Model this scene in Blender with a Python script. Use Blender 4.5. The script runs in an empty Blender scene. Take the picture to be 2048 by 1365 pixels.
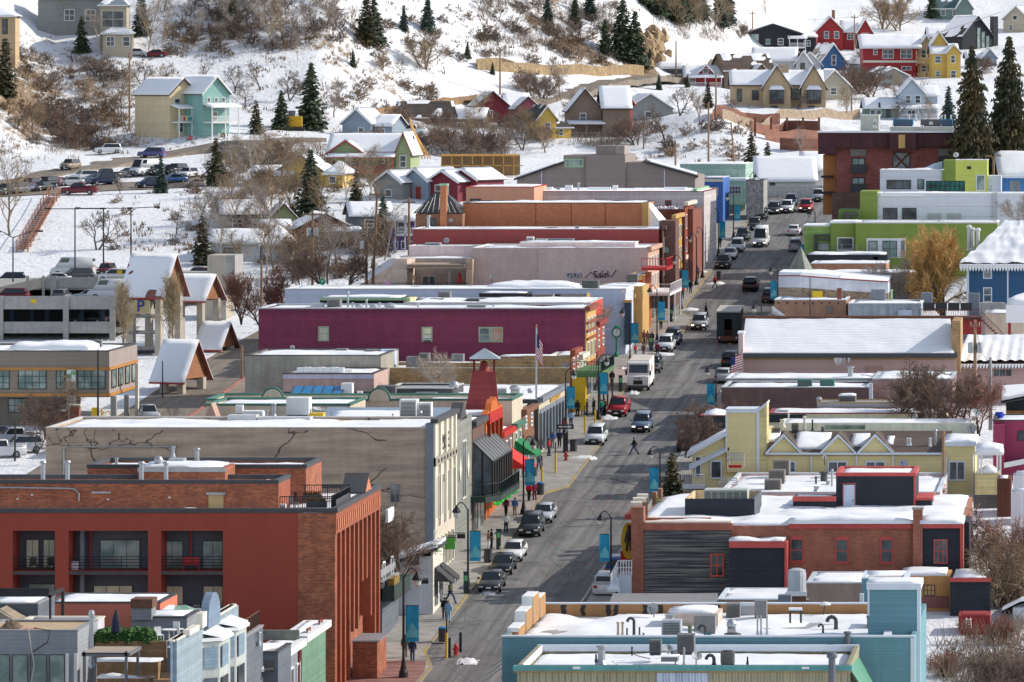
import bpy,bmesh,math,random
from math import sin,cos
import numpy as np
from mathutils import Vector as V3,Matrix,noise
from builtins import range as rg,enumerate as en
F=9444.0;HY=180.0;CZ=45.0;E=0.1258
C=bpy.context.scene.collection
R=math.radians
def W(x,y,Y):return V3(((x-1024)*Y/F,Y,CZ-(y-HY)*Y/F))
def XX(x,Y):return(x-1024)*Y/F
def ZZ(y,Y):return CZ-(y-HY)*Y/F
def zst(Y):return CZ-66.5+.0666*Y
def Yst(y):return 66.5*F/(y+449)
def sm(a,b,t):
 t=min(1,max(0,(t-a)/(b-a)));return t*t*(3-2*t)
def fbm(x,y,s=0):return noise.fractal(V3((x,y,s)),1.0,2.0,4)
def lin(h):
 if not isinstance(h,str):return tuple(h)[:3]
 h=h.lstrip('#');o=[]
 for i in(0,2,4):
  c=int(h[i:i+2],16)/255;o.append(c/12.92 if c<=.04045 else((c+.055)/1.055)**2.4)
 return tuple(o)
def pw(xs,ys,x):
 return float(np.interp(x,xs,ys))
def ground(X,Y):
 w=X-E*Y
 z=zst(Y)-.15
 street=sm(-64,-58,w)*(1-sm(-36,-30,w))*(1-sm(735,770,Y))
 d=-5.5*(1-sm(-100,-86,w))*(1-sm(655,748,Y))
 d+=9*sm(-28,-14,w)*sm(575,640,Y)*(1-sm(690,770,Y))
 px=1024+F*X/max(Y,50)
 Y0=pw((-600,650,1000,1250,1420,1600,2600),(862,868,935,985,1040,1190,1190),px)
 m=pw((-600,650,1000,1250,1420,1600,2600),(.42,.42,.38,.34,.3,.22,.22),px)
 t=Y-Y0
 h=m*(math.sqrt(t*t+900)+t)/2*.98
 if Y>1250:h=min(h,150+(Y-1250)*.05)
 d+=h
 ro_=sm(700,860,Y)*(1-street)
 d+=ro_*1.5*fbm(X*.03,Y*.03,3)+ro_*.5*fbm(X*.13,Y*.13,7)
 d+=9*math.exp(-((px+30)/75)**2)*sm(790,838,Y)*(1-sm(900,960,Y))*(1-street)
 d+=5*math.exp(-((px-1410)/90)**2-((Y-872)/30)**2)
 return z+d*(1-street)
def hit(x,y,Y0=330,Y1=1500):
 Y=Y0;st=2.0
 while Y<Y1:
  p=W(x,y,Y)
  if p.z<ground(p.x,Y):
   lo,hi=Y-st,Y
   for _ in rg(8):
    mid=(lo+hi)/2;q=W(x,y,mid)
    if q.z<ground(q.x,mid):hi=mid
    else:lo=mid
   q=W(x,y,hi);return V3((q.x,hi,ground(q.x,hi)))
  Y+=st
 p=W(x,y,Y1);return V3((p.x,Y1,ground(p.x,Y1)))
MATS={}
def nd(nt,t,ins=None,**pr):
 n=nt.nodes.new(t)
 for k,v in pr.items():setattr(n,k,v)
 for k,v in(ins or{}).items():
  if hasattr(v,'outputs'):nt.links.new(v.outputs[0],n.inputs[k])
  elif isinstance(v,bpy.types.NodeSocket):nt.links.new(v,n.inputs[k])
  else:n.inputs[k].default_value=v
 return n
def tnoise(nt,i):return nd(nt,'ShaderNodeTexNoise',i)
def mrange(nt,i):return nd(nt,'ShaderNodeMapRange',i)
def cxyz(nt,i):return nd(nt,'ShaderNodeCombineXYZ',i)
def ccol(nt,i):return nd(nt,'ShaderNodeCombineColor',i)
def mth(nt,op,a,b=0.0,c=None):
 ins={0:a,1:b}
 if c is not None:ins[2]=c
 return nd(nt,'ShaderNodeMath',ins,operation=op)
def mix(nt,f,a,b,bt='MIX'):
 n=nd(nt,'ShaderNodeMix',data_type='RGBA',blend_type=bt)
 for k,v in((0,f),(6,a),(7,b)):
  if hasattr(v,'outputs'):nt.links.new(v.outputs[2]if v.type=='MIX' else v.outputs[0],n.inputs[k])
  elif isinstance(v,bpy.types.NodeSocket):nt.links.new(v,n.inputs[k])
  else:n.inputs[k].default_value=(*v,1)if k and len(v)==3 else v
 return n
def mt(key,col='#808080',kind='paint',ro_=.75,var=.16,sc=.7,pc=.2,col2=None,metal=0.,spec=.35,emit=0,bump=1.):
 if key in MATS:return MATS[key]
 m=bpy.data.materials.new(key);m.use_nodes=True;MATS[key]=m
 nt=m.node_tree;b=nt.nodes['Principled BSDF'];L=nt.links.new
 c=lin(col);c2=lin(col2)if col2 else None
 b.inputs['Roughness'].default_value=ro_;b.inputs['Metallic'].default_value=metal
 b.inputs['Specular IOR Level'].default_value=spec
 if emit:
  b.inputs['Emission Color'].default_value=(*c,1);b.inputs['Emission Strength'].default_value=emit
 tc=nd(nt,'ShaderNodeTexCoord');ob=tc.outputs['Object']
 sep=nd(nt,'ShaderNodeSeparateXYZ',{0:ob});X,Y,Z=sep.outputs
 u=mth(nt,'ADD',X,Y)
 uv=cxyz(nt,{0:u,1:Z})
 nz=tnoise(nt,{'Vector':ob,'Scale':sc,'Detail':6.0,'Roughness':.65})
 stv=cxyz(nt,{0:mth(nt,'MULTIPLY',u,2.2),1:mth(nt,'MULTIPLY',Z,.25)})
 ns=tnoise(nt,{'Vector':stv,'Scale':1.0,'Detail':4.0})
 def tint(src,v,lo=.5):
  k=mrange(nt,{0:nz.outputs[0],1:.25,2:.75,3:1-v,4:1+v})
  k2=mrange(nt,{0:ns.outputs[0],1:.3,2:.7,3:1-v*.5,4:1+v*.5})
  kk=mth(nt,'MULTIPLY',k,k2)
  return mix(nt,1.0,src,ccol(nt,{0:kk,1:kk,2:kk}),'MULTIPLY')
 bmp=None;colr=None
 if kind in('paint','metal'):
  colr=tint(c,var);bmp=(nz.outputs[0],.02)
 elif kind in('siding','vsiding','seam','corr','shingle'):
  axis=Z if kind in('siding','shingle')else u
  t=mth(nt,'DIVIDE',axis,pc);fr=mth(nt,'FRACT',t)
  wn=nd(nt,'ShaderNodeTexWhiteNoise',{'W':mth(nt,'FLOOR',t)},noise_dimensions='1D')
  k=mrange(nt,{0:wn.outputs[0],3:1-var*.7,4:1+var*.7})
  colr=mix(nt,1.0,tint(c,var),ccol(nt,{0:k,1:k,2:k}),'MULTIPLY')
  if c2:
   gv=cxyz(nt,{0:mth(nt,'MULTIPLY',u,.12),1:mth(nt,'MULTIPLY',Z,2/pc)})
   g=tnoise(nt,{'Vector':gv,'Scale':1.3,'Detail':5.0,'Roughness':.7})
   gm=mrange(nt,{0:g.outputs[0],1:.44,2:.62})
   colr=mix(nt,gm.outputs[0],colr,c2)
  if kind in('siding','shingle'):bmp=(mth(nt,'SUBTRACT',1.0,fr),pc*.22*bump)
  elif kind=='corr':bmp=(mth(nt,'SINE',mth(nt,'MULTIPLY',t,6.2832)),pc*.2*bump)
  elif kind=='seam':bmp=(mth(nt,'LESS_THAN',fr,.14),.05*bump)
  else:bmp=(mth(nt,'GREATER_THAN',fr,.1),.03*bump)
 elif kind=='brick':
  br=nd(nt,'ShaderNodeTexBrick',{'Vector':uv,'Color1':(*c,1),'Color2':(*(c2 or[x*.6 for x in c]),1),'Mortar':(*[min(.5,x*1.15+.03)for x in c],1),'Scale':1.0,'Mortar Size':.012,'Brick Width':pc*1.4,'Row Height':pc*.45,'Bias':-.15})
  nb=tnoise(nt,{'Vector':uv,'Scale':.9,'Detail':5.0})
  mk=mrange(nt,{0:nb.outputs[0],1:.35,2:.7,3:.0,4:.45})
  colr=tint(mix(nt,mk.outputs[0],br.outputs['Color'],c2 or[x*.6 for x in c]),var);bmp=(br.outputs['Fac'],-.012)
 elif kind=='stone':
  vo=nd(nt,'ShaderNodeTexVoronoi',{'Vector':uv,'Scale':1/pc})
  hs=nd(nt,'ShaderNodeSeparateColor',{0:vo.outputs['Color']})
  colr=tint(mix(nt,hs.outputs[0],c,c2 or[x*.55 for x in c]),var);bmp=(vo.outputs['Distance'],-.08)
 elif kind=='block':
  br=nd(nt,'ShaderNodeTexBrick',{'Vector':uv,'Color1':(*c,1),'Color2':(*(c2 or[x*.9 for x in c]),1),'Mortar':(*[x*.85 for x in c],1),'Scale':1.0,'Mortar Size':.015,'Brick Width':.42,'Row Height':.21})
  colr=tint(br.outputs['Color'],var);bmp=(br.outputs['Fac'],-.01)
 elif kind=='crack':
  gv=cxyz(nt,{0:mth(nt,'MULTIPLY',u,.16),1:mth(nt,'MULTIPLY',Z,1.6)})
  g=tnoise(nt,{'Vector':gv,'Scale':1.0,'Detail':8.0,'Roughness':.62})
  k=mrange(nt,{0:g.outputs[0],1:.36,2:.62,3:.72,4:1.12})
  colr=mix(nt,1.0,tint(c,var),ccol(nt,{0:k,1:k,2:k}),'MULTIPLY')
  dv=nd(nt,'ShaderNodeVectorMath',{0:uv,1:tnoise(nt,{'Vector':uv,'Scale':.5,'Detail':5.0}).outputs['Color']},operation='ADD')
  sc2=nd(nt,'ShaderNodeVectorMath',{0:dv,1:(.11,.3,1)},operation='MULTIPLY')
  vo=nd(nt,'ShaderNodeTexVoronoi',{'Vector':sc2,'Scale':1.0},feature='DISTANCE_TO_EDGE')
  msk=tnoise(nt,{'Vector':uv,'Scale':.12})
  ck=mth(nt,'MULTIPLY',mth(nt,'LESS_THAN',vo.outputs[0],.009),mth(nt,'GREATER_THAN',msk.outputs[0],.46))
  colr=mix(nt,mth(nt,'MULTIPLY',ck,.8),colr,(.03,.025,.02));bmp=(g.outputs[0],.05)
 elif kind=='snow':
  n2=tnoise(nt,{'Vector':ob,'Scale':1.1,'Detail':4.0,'Roughness':.5})
  dirt=mrange(nt,{0:nz.outputs[0],1:.58,2:.82,3:0.0,4:.1})
  colr=mix(nt,dirt.outputs[0],c,(.55,.5,.45));bmp=(n2.outputs[0],.05*bump)
 elif kind=='glass':
  n2=tnoise(nt,{'Vector':uv,'Scale':.55,'Detail':3.0})
  k=mrange(nt,{0:n2.outputs[0],1:.42,2:.62})
  colr=mix(nt,k.outputs[0],c,c2 or[x*.35 for x in c])  # noise blend of two tones paints patchy reflections into the pane colour
 elif kind=='spread':
  n2=tnoise(nt,{'Vector':ob,'Scale':sc,'Detail':2.0})
  k=mrange(nt,{0:n2.outputs[0],1:.35,2:.65})
  colr=mix(nt,k.outputs[0],c,c2 or[x*.6 for x in c])
 L(colr.outputs[2]if colr.type=='MIX' else colr.outputs[0],b.inputs['Base Color'])
 if bmp:
  bn=nd(nt,'ShaderNodeBump',{'Height':bmp[0],'Distance':abs(bmp[1]),'Strength':1.0},invert=bmp[1]<0)
  L(bn.outputs[0],b.inputs['Normal'])
 return m
class MB:
 def __init__(s):s.v=[];s.f=[];s.mi=[];s.cur=0
 def use(s,i):s.cur=i;return s
 def add(s,vs,fs):
  b=len(s.v);s.v+=[tuple(p)for p in vs];s.f+=[tuple(b+i for i in q)for q in fs];s.mi+=[s.cur]*len(fs);return s
 def hexa(s,p):return s.add(p,[(3,2,1,0),(4,5,6,7),(0,1,5,4),(1,2,6,5),(2,3,7,6),(3,0,4,7)])
 def box(s,x0,x1,y0,y1,z0,z1,sh=0.):
  d=(y1-y0)*sh
  q=lambda z:[(x0,y0,z),(x1,y0,z),(x1+d,y1,z),(x0+d,y1,z)]
  return s.hexa(q(z0)+q(z1))
 def px(s,xa,ya,xb,yb,Y,d,proud=0.):
  return s.box(XX(xa,Y),XX(xb,Y),Y-proud,Y+d,ZZ(yb,Y),ZZ(ya,Y),E)
 def fac(s,w,Y0,Y1,z0,z1,t,off=0.):
  a,b=w+E*Y0+off,w+E*Y1+off
  q=lambda z:[(a,Y0,z),(a+t,Y0,z),(b+t,Y1,z),(b,Y1,z)]
  return s.hexa(q(z0)+q(z1))
 def tube(s,pts,rad,n=6,cap=True):
  pts=[V3(p)for p in pts]
  if not hasattr(rad,'__len__'):rad=[rad]*len(pts)
  b=len(s.v);vs=[];fs=[]
  for i,p in en(pts):
   t=(pts[min(i+1,len(pts)-1)]-pts[max(i-1,0)]).normalized()
   a=V3((1,0,0))if abs(t.x)<.8 else V3((0,1,0))
   u=t.cross(a).normalized();w=t.cross(u)
   for k in rg(n):
    an=6.28318*k/n;vs.append(p+(u*cos(an)+w*sin(an))*rad[i])
  for i in rg(len(pts)-1):
   for k in rg(n):fs.append((i*n+k,i*n+(k+1)%n,(i+1)*n+(k+1)%n,(i+1)*n+k))
  if cap and n>2:fs.append(tuple(rg(n))[::-1]);fs.append(tuple((len(pts)-1)*n+k for k in rg(n)))
  return s.add(vs,fs)
 def lathe(s,prof,n=12,at=(0,0,0)):
  vs=[];fs=[]
  for r,z in prof:
   for k in rg(n):
    a=6.28318*k/n;vs.append((at[0]+r*cos(a),at[1]+r*sin(a),at[2]+z))
  for i in rg(len(prof)-1):
   for k in rg(n):fs.append((i*n+k,i*n+(k+1)%n,(i+1)*n+(k+1)%n,(i+1)*n+k))
  fs.append(tuple(rg(n))[::-1]);fs.append(tuple((len(prof)-1)*n+k for k in rg(n)))
  return s.add(vs,fs)
 def prism(s,po,y0,y1,sh=0.):
  n=len(po);d=(y1-y0)*sh
  vs=[(x,y0,z)for x,z in po]+[(x+d,y1,z)for x,z in po]
  return s.add(vs,[tuple(rg(n))[::-1],tuple(rg(n,2*n))]+[(i,(i+1)%n,n+(i+1)%n,n+i)[::-1]for i in rg(n)])
 def prismx(s,po,x0,x1):
  n=len(po)
  vs=[(x0,y,z)for y,z in po]+[(x1,y,z)for y,z in po]
  return s.add(vs,[tuple(rg(n)),tuple(rg(n,2*n))[::-1]]+[(i,n+i,n+(i+1)%n,(i+1)%n)for i in rg(n)])
 def sw(s,x0,x1,y0,y1,z,th=.25,sh=E,seed=0,cell=.7,lip=0.,zf=None):
  nx=max(2,min(60,int((x1-x0)/cell)));ny=max(2,min(40,int((y1-y0)/cell)));vs=[];fs=[]
  for j in rg(ny+1):
   for i in rg(nx+1):
    y=y0+(y1-y0)*j/ny;x=x0+(x1-x0)*i/nx+sh*(y-y0)
    e=min(i,nx-i,j,ny-j)
    t=th*(1+.45*fbm(x*.35,y*.35,seed))*(.55 if e==0 else .9 if e==1 else 1)
    if th<.5 and zf is None:t-=max(0,fbm(x*.16,y*.3,seed+9)-.22)*2.2*th*8*.25
    jx=.10*fbm(x*1.3,y*1.3,seed+5)if e==0 else 0
    vs.append((x+jx,y+jx,(zf(x,y)if zf else z)+max(-.04,t)))
  m=nx+1
  for j in rg(ny):
   for i in rg(nx):fs.append((j*m+i,j*m+i+1,(j+1)*m+i+1,(j+1)*m+i))
  ring=[i for i in rg(m)]+[j*m+nx for j in rg(1,ny+1)]+[ny*m+i for i in rg(nx-1,-1,-1)]+[j*m for j in rg(ny-1,0,-1)]
  b=len(vs)
  for i in ring:x,y,zz=vs[i];vs.append((x,y,(zf(x,y)if zf else z)))
  k=len(ring)
  for q in rg(k):fs.append((ring[(q+1)%k],ring[q],b+q,b+(q+1)%k))
  return s.add(vs,fs)
 def slab(s,p,th):
  p=[V3(q)for q in p];return s.hexa([q-V3((0,0,th))for q in p]+p)
PX=lambda*a:MB.px(MB(),*a)
BX=lambda*a,**k:MB.box(MB(),*a,**k)
TU=lambda*a:MB.tube(MB(),*a)
LA=lambda*a:MB.lathe(MB(),*a)
SB=lambda*a:MB.slab(MB(),*a)
SW=lambda*a,**k:MB.sw(MB(),*a,**k)
FC=lambda*a:MB.fac(MB(),*a)
PM=lambda*a:MB.prism(MB(),*a)
def link(o,parent=None):
 C.objects.link(o)
 if parent:o.parent=parent
 return o
def obj(name,mb,mats,parent=None,org=(0,0,0),sm_=False):
 me=bpy.data.meshes.new(name);o_=V3(org)
 me.from_pydata([(v[0]-o_.x,v[1]-o_.y,v[2]-o_.z)for v in mb.v],[],mb.f)
 if not isinstance(mats,(list,tuple)):mats=[mats]
 for m in mats:me.materials.append(m)
 if len(mats)>1:me.polygons.foreach_set('material_index',mb.mi)
 if sm_:me.polygons.foreach_set('use_smooth',[True]*len(me.polygons))
 me.update()
 return link(bpy.data.objects.new(name,me),parent)
def ti(o,lb=None,cat=None,gu=None,kind=None):
 for k,v in(('label',lb),('category',cat),('group',gu),('kind',kind)):
  if v:o[k]=v
 return o
class T:
 def __init__(s,name,lb,cat,loc=(0,0,0),gu=None,rz=0.):
  s.o=bpy.data.objects.new(name,None);link(s.o);s.o.location=loc;s.o.rotation_euler=(0,0,rz)
  s.o.empty_display_size=.3
  s.loc=V3(loc);ti(s.o,lb,cat,gu)
 def pt(s,name,mb,mats,ud=None,sm_=False,lb=None):
  o=obj(name,mb,mats,ud or s.o,s.loc,sm_)
  if lb:o['label']=lb
  return o
class TL(T):
 def pt(s,name,mb,mats,ud=None,sm_=False,lb=None):
  o=obj(name,mb,mats,ud or s.o,(0,0,0),sm_)
  if lb:o['label']=lb
  return o
def so_(name,mb,mats,lb,cat,gu=None,sm_=False,org=None,kind=None):
 if org is None:
  a=np.array(mb.v);org=(float(a[:,0].mean()),float(a[:,1].mean()),float(a[:,2].min()))
 o=obj(name,mb,mats,None,org,sm_);o.location=org
 return ti(o,lb,cat,gu,kind)
def dp(root,loc,rot=None,scale=None,lb=None,gu=None):
 r=root.copy();link(r);r.location=loc
 if rot is not None:r.rotation_euler=rot
 if scale is not None:r.scale=(scale,)*3 if not hasattr(scale,'__len__')else scale
 if lb:r['label']=lb
 if gu:r['group']=gu
 for ch in list(root.children):
  c=ch.copy();link(c,r)
  for g in list(ch.children):link(g.copy(),c)
 return r
def recolor(root,pt,key,m):
 for c in root.children:
  if c.name.split('.')[0]==pt:
   me=MATS.get(('me',c.data.name,key))
   if me is None:
    me=c.data.copy();me.materials[0]=m;MATS[('me',c.data.name,key)]=me
   c.data=me
K=3.0
def shd(h,k=None):
 c=lin(h);k=(k or K)*.86;g=sum(c)/3;c=[g+(x-g)*.86 for x in c];m=max(c)*k
 if m>.75:k*=.75/m
 return tuple(x*k for x in c)
SN=mt('snow',(.88,.89,.91),'snow',ro_=.6,sc=.5)
SNOWD=mt('old_snow',(.74,.74,.76),'snow',ro_=.7,sc=1.5)
CONC=mt('concrete',(.36,.35,.33),var=.2,ro_=.9)
CONCD=mt('dark_concrete',(.2,.2,.2),var=.25,ro_=.9)
SL=mt('galvanised_steel',(.42,.44,.46),'metal',ro_=.45,metal=.6,var=.15)
WH=mt('white_paint',(.78,.78,.77),var=.08)
CREAM=mt('cream_trim',(.7,.66,.55),var=.08)
BL=mt('black_paint',(.025,.025,.028),ro_=.5,var=.1)
DY=mt('dark_grey_paint',(.07,.07,.075),ro_=.6,var=.1)
RUBBER=mt('rubber',(.02,.02,.02),ro_=.9)
WOODP=mt('pole_wood',(.3,.19,.11),var=.3,sc=3)
WOODB=mt('bark_brown',(.09,.065,.045),var=.3,sc=4)
GLASS=mt('window_glass',(.03,.04,.05),'glass',ro_=.08,col2=(.10,.13,.16),spec=.6)
GLASSG=mt('greenish_glass',(.13,.21,.2),'glass',ro_=.1,col2=(.34,.42,.39),spec=.6)
CURT=mt('curtained_glass',(.75,.7,.48),'glass',ro_=.15,col2=(.5,.52,.42),spec=.5)
GLASSB=mt('pale_glass',(.22,.27,.3),'glass',ro_=.1,col2=(.07,.1,.12),spec=.6)
RED=mt('red_paint',(.5,.03,.03),var=.1,ro_=.5)
YEL=mt('yellow_paint',(.75,.5,.02),var=.1,ro_=.5)
BLUEB=mt('banner_blue',(.03,.32,.5),ro_=.8,var=.25,sc=2)
ROOFG=mt('grey_membrane',(.35,.35,.35),var=.2)
TANW=mt('weathered_wood',(.33,.2,.1),'siding',pc=.15,var=.3,sc=2)
sc=bpy.context.scene
AZ,EL=15.0,32.0
sd=V3((cos(R(AZ))*cos(R(EL)),sin(R(AZ))*cos(R(EL)),sin(R(EL))))
w=bpy.data.worlds.new('World');sc.world=w;w.use_nodes=True
nt=w.node_tree;bg=nt.nodes['Background']
sky=nt.nodes.new('ShaderNodeTexSky');sky.sky_type='NISHITA';sky.sun_disc=False
sky.sun_elevation=R(EL);sky.sun_rotation=math.atan2(sd.x,sd.y);sky.altitude=2100;sky.air_density=1.0;sky.dust_density=3.0;sky.ozone_density=.6
hs_=nd(nt,'ShaderNodeHueSaturation',{'Color':sky,'Saturation':.62});nt.links.new(hs_.outputs[0],bg.inputs[0]);bg.inputs[1].default_value=.15
sl=bpy.data.lights.new('sun','SUN');sl.energy=2.9;sl.angle=R(.5);sl.color=(1,.93,.82)
so=bpy.data.objects.new('sun',sl);C.objects.link(so);so.rotation_euler=sd.to_track_quat('Z','Y').to_euler()
so.location=(150,500,200)
cam=bpy.data.cameras.new('camera');co=bpy.data.objects.new('camera',cam);C.objects.link(co)
co.location=(0,0,CZ);co.rotation_euler=(R(90),0,0)
cam.sensor_width=36;cam.lens=36*F/2048;cam.shift_y=-(682.5-HY)/2048
cam.clip_start=5;cam.clip_end=9000
sc.camera=co
sc.render.resolution_x=1024;sc.render.resolution_y=682
sc.view_settings.view_transform='Standard';sc.view_settings.look='None';sc.view_settings.exposure=.46;sc.view_settings.gamma=1
sc.render.engine='CYCLES'
try:
 sc.cycles.use_denoising=True;sc.cycles.max_bounces=5;sc.cycles.diffuse_bounces=3;sc.cycles.glossy_bounces=2
 sc.cycles.transmission_bounces=2;sc.cycles.transparent_max_bounces=4;sc.cycles.caustics_reflective=False
except Exception:pass
def terrain():
 xs=[-1500,-900,-500,-300,-230]+list(np.arange(-180,220,3.2))+[250,320,520,900,1500]
 ys=[30,120,220,270]+list(np.arange(300,1240,3.2))+list(np.arange(1240,1500,13))+[1560,1700,2000]
 me=bpy.data.meshes.new('ground');nx=len(xs)
 vs=[(x,y,ground(x,y))for y in ys for x in xs]
 fs=[(j*nx+i,j*nx+i+1,(j+1)*nx+i+1,(j+1)*nx+i)for j in rg(len(ys)-1)for i in rg(nx-1)]
 me.from_pydata(vs,[],fs);me.polygons.foreach_set('use_smooth',[True]*len(fs))
 a=me.color_attributes.new('bare','FLOAT_COLOR','POINT')
 blobs=[(1180,985,120,8,.7),(700,900,200,12,.35),(60,870,120,30,.5),(1100,1030,130,15,.45),(20,838,60,25,.75),(330,868,60,12,.45),(160,832,60,10,.5),(1290,996,22,10,1.3),(1300,1012,20,8,1.0),(1090,1000,60,8,.4),(700,790,120,30,.3),(560,800,100,40,.3),(450,700,120,25,.15),(1000,850,120,25,.25),(1250,860,60,25,.2),(600,640,90,25,.25),(1500,870,60,20,.3)]
 cols=[]
 for x,y,z in vs:
  px=1024+F*x/max(y,50)
  b=sum(k*math.exp(-((px-cx)/sx)**2-((y-cy)/sy)**2)for cx,cy,sx,sy,k in blobs)
  ww=x-E*y
  b=max(b,(1-sm(-60,-56,ww))*sm(-112,-104,ww)*(1-sm(600,640,y))*.5)
  cols+=[b,b,b,1]
 a.data.foreach_set('color',cols)
 m=bpy.data.materials.new('snowy_hill_ground');m.use_nodes=True;nt=m.node_tree;b=nt.nodes['Principled BSDF']
 b.inputs['Roughness'].default_value=.75;b.inputs['Specular IOR Level'].default_value=.2
 tc=nd(nt,'ShaderNodeTexCoord');ob=tc.outputs['Object']
 at=nd(nt,'ShaderNodeAttribute',attribute_name='bare')
 n1=tnoise(nt,{'Vector':ob,'Scale':.16,'Detail':9.0,'Roughness':.68})
 st=nd(nt,'ShaderNodeVectorMath',{0:ob,1:(.5,.12,.5)},operation='MULTIPLY')
 n2=tnoise(nt,{'Vector':st,'Scale':1.6,'Detail':7.0,'Roughness':.7})
 n3=tnoise(nt,{'Vector':ob,'Scale':1.1,'Detail':6.0,'Roughness':.6})
 s=mth(nt,'ADD',mth(nt,'MULTIPLY',n1.outputs[0],.55),mth(nt,'MULTIPLY',n2.outputs[0],.45))
 s=mth(nt,'ADD',s,mth(nt,'MULTIPLY',at.outputs['Fac'],.3))
 k=mrange(nt,{0:s,1:.575,2:.665})
 dirt=mix(nt,n3.outputs[0],(.11,.075,.05),(.42,.3,.19))
 c=mix(nt,k.outputs[0],(.82,.83,.85),dirt)
 nt.links.new(c.outputs[2],b.inputs['Base Color'])
 hh=mth(nt,'ADD',mth(nt,'MULTIPLY',n3.outputs[0],.5),n1.outputs[0])
 bn=nd(nt,'ShaderNodeBump',{'Height':hh,'Distance':.7,'Strength':.8})
 nt.links.new(bn.outputs[0],b.inputs['Normal'])
 me.materials.append(m)
 o=link(bpy.data.objects.new('ground',me));o['kind']='structure';o['label']='snow covered hillside and valley ground with bare brown patches'
terrain()
def asphalt(key,base,streak,dark):
 m=bpy.data.materials.new(key);m.use_nodes=True;nt=m.node_tree;b=nt.nodes['Principled BSDF']
 b.inputs['Roughness'].default_value=.85;b.inputs['Specular IOR Level'].default_value=.25
 tc=nd(nt,'ShaderNodeTexCoord');ob=tc.outputs['Object']
 sep=nd(nt,'ShaderNodeSeparateXYZ',{0:ob})
 wv=mth(nt,'SUBTRACT',sep.outputs[0],mth(nt,'MULTIPLY',sep.outputs[1],E))
 lv=cxyz(nt,{0:mth(nt,'MULTIPLY',wv,1.1),1:mth(nt,'MULTIPLY',sep.outputs[1],.035)})
 n1=tnoise(nt,{'Vector':lv,'Scale':1.0,'Detail':7.0,'Roughness':.65})
 n2=tnoise(nt,{'Vector':ob,'Scale':.35,'Detail':8.0,'Roughness':.7})
 n3=tnoise(nt,{'Vector':ob,'Scale':9.0,'Detail':2.0})
 k1=mrange(nt,{0:n1.outputs[0],1:.38,2:.66})
 c=mix(nt,k1.outputs[0],base,streak)
 k2=mrange(nt,{0:n2.outputs[0],1:.52,2:.68,3:0.,4:.75})
 c=mix(nt,k2.outputs[0],c,dark)
 k3=mrange(nt,{0:n3.outputs[0],1:.3,2:.7,3:.85,4:1.15})
 c=mix(nt,1.0,c,ccol(nt,{0:k3,1:k3,2:k3}),'MULTIPLY')
 vo=nd(nt,'ShaderNodeTexVoronoi',{'Vector':nd(nt,'ShaderNodeVectorMath',{0:ob,1:(.22,.09,1)},operation='MULTIPLY'),'Scale':1.0},feature='DISTANCE_TO_EDGE')
 ck=mth(nt,'MULTIPLY',mth(nt,'LESS_THAN',vo.outputs[0],.006),.55)
 c=mix(nt,ck,c,(.02,.02,.02))
 nt.links.new(c.outputs[2],b.inputs['Base Color'])
 bn=nd(nt,'ShaderNodeBump',{'Height':n3.outputs[0],'Distance':.02,'Strength':.6});nt.links.new(bn.outputs[0],b.inputs['Normal'])
 return m
ASPH=asphalt('street_asphalt',(.125,.123,.12),(.25,.243,.235),(.07,.07,.072))
ASPH2=asphalt('upper_road_asphalt',(.2,.17,.14),(.3,.25,.2),(.14,.12,.1))
def structure(o,lb=None):
 o['kind']='structure'
 if lb:o['label']=lb
 return o
LK=[(300,-50.2),(352,-50.2),(358,-51.6),(385,-51.7),(420,-51.8),(437,-51.9),(441,-50.2),(468,-50.2),(474,-51.9),(556,-52.0),(560,-50.4),(578,-50.4),(584,-52.6),(760,-53.5)]
RK=[(300,-41.8),(620,-41.5),(660,-40.5),(760,-38)]
def lk(Y):return pw([a for a,_ in LK],[b for _,b in LK],Y)
def rk(Y):return pw([a for a,_ in RK],[b for _,b in RK],Y)
ysr=sorted(set(list(np.arange(300,762,4.))+[a for a,_ in LK]))
def strip(name,wl,wr,dz,m,ys=ysr,skirt=0):
 b=MB();vs=[];n=len(ys)
 for Y in ys:
  z=zst(Y)+dz;a,c=wl(Y)+E*Y,wr(Y)+E*Y
  vs+=[(a,Y,z),(c,Y,z)]
 fs=[(2*i,2*i+1,2*i+3,2*i+2)for i in rg(n-1)]
 if skirt:
  k=len(vs);vs+=[(x,y,z-skirt)for x,y,z in vs]
  fs+=[(2*i,2*i+2,k+2*i+2,k+2*i)for i in rg(n-1)]+[(2*i+1,k+2*i+1,k+2*i+3,2*i+3)for i in rg(n-1)]
 b.add(vs,fs);o=obj(name,b,m);structure(o);return o
strip('road',lambda Y:lk(Y)-.02,lambda Y:rk(Y)+.02,0,ASPH)['label']='worn grey asphalt main street climbing the hill'
SWALK=mt('sidewalk_concrete',(.36,.34,.31),'block',var=.3,ro_=.9)
KERB=mt('kerb_yellow',(.42,.3,.07),'spread',sc=.5,col2=(.27,.24,.2))
strip('sidewalk',lambda Y:-60.5,lambda Y:lk(Y)-.2,.13,SWALK,skirt=.4)['label']='concrete pavement in front of the sunlit shops'
strip('sidewalk',lambda Y:rk(Y)+.2,lambda Y:-34,.13,SWALK,skirt=.4)['label']='shaded pavement behind the snow roofed buildings'
strip('kerb',lambda Y:lk(Y)-.2,lambda Y:lk(Y),.135,KERB,skirt=.3)['label']='kerb with worn yellow paint'
strip('kerb',lambda Y:rk(Y),lambda Y:rk(Y)+.2,.135,CONC,skirt=.3)['label']='plain concrete kerb in the shade'
BRK=mt('red_paving',(.3,.15,.12),'brick',pc=.2,col2=(.2,.1,.09))
strip('paving',lambda Y:-58.5,lambda Y:lk(Y)-.3,.137,BRK,ys=[338,342,346,350,354])['label']='red brick paving at the near corner'
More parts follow.
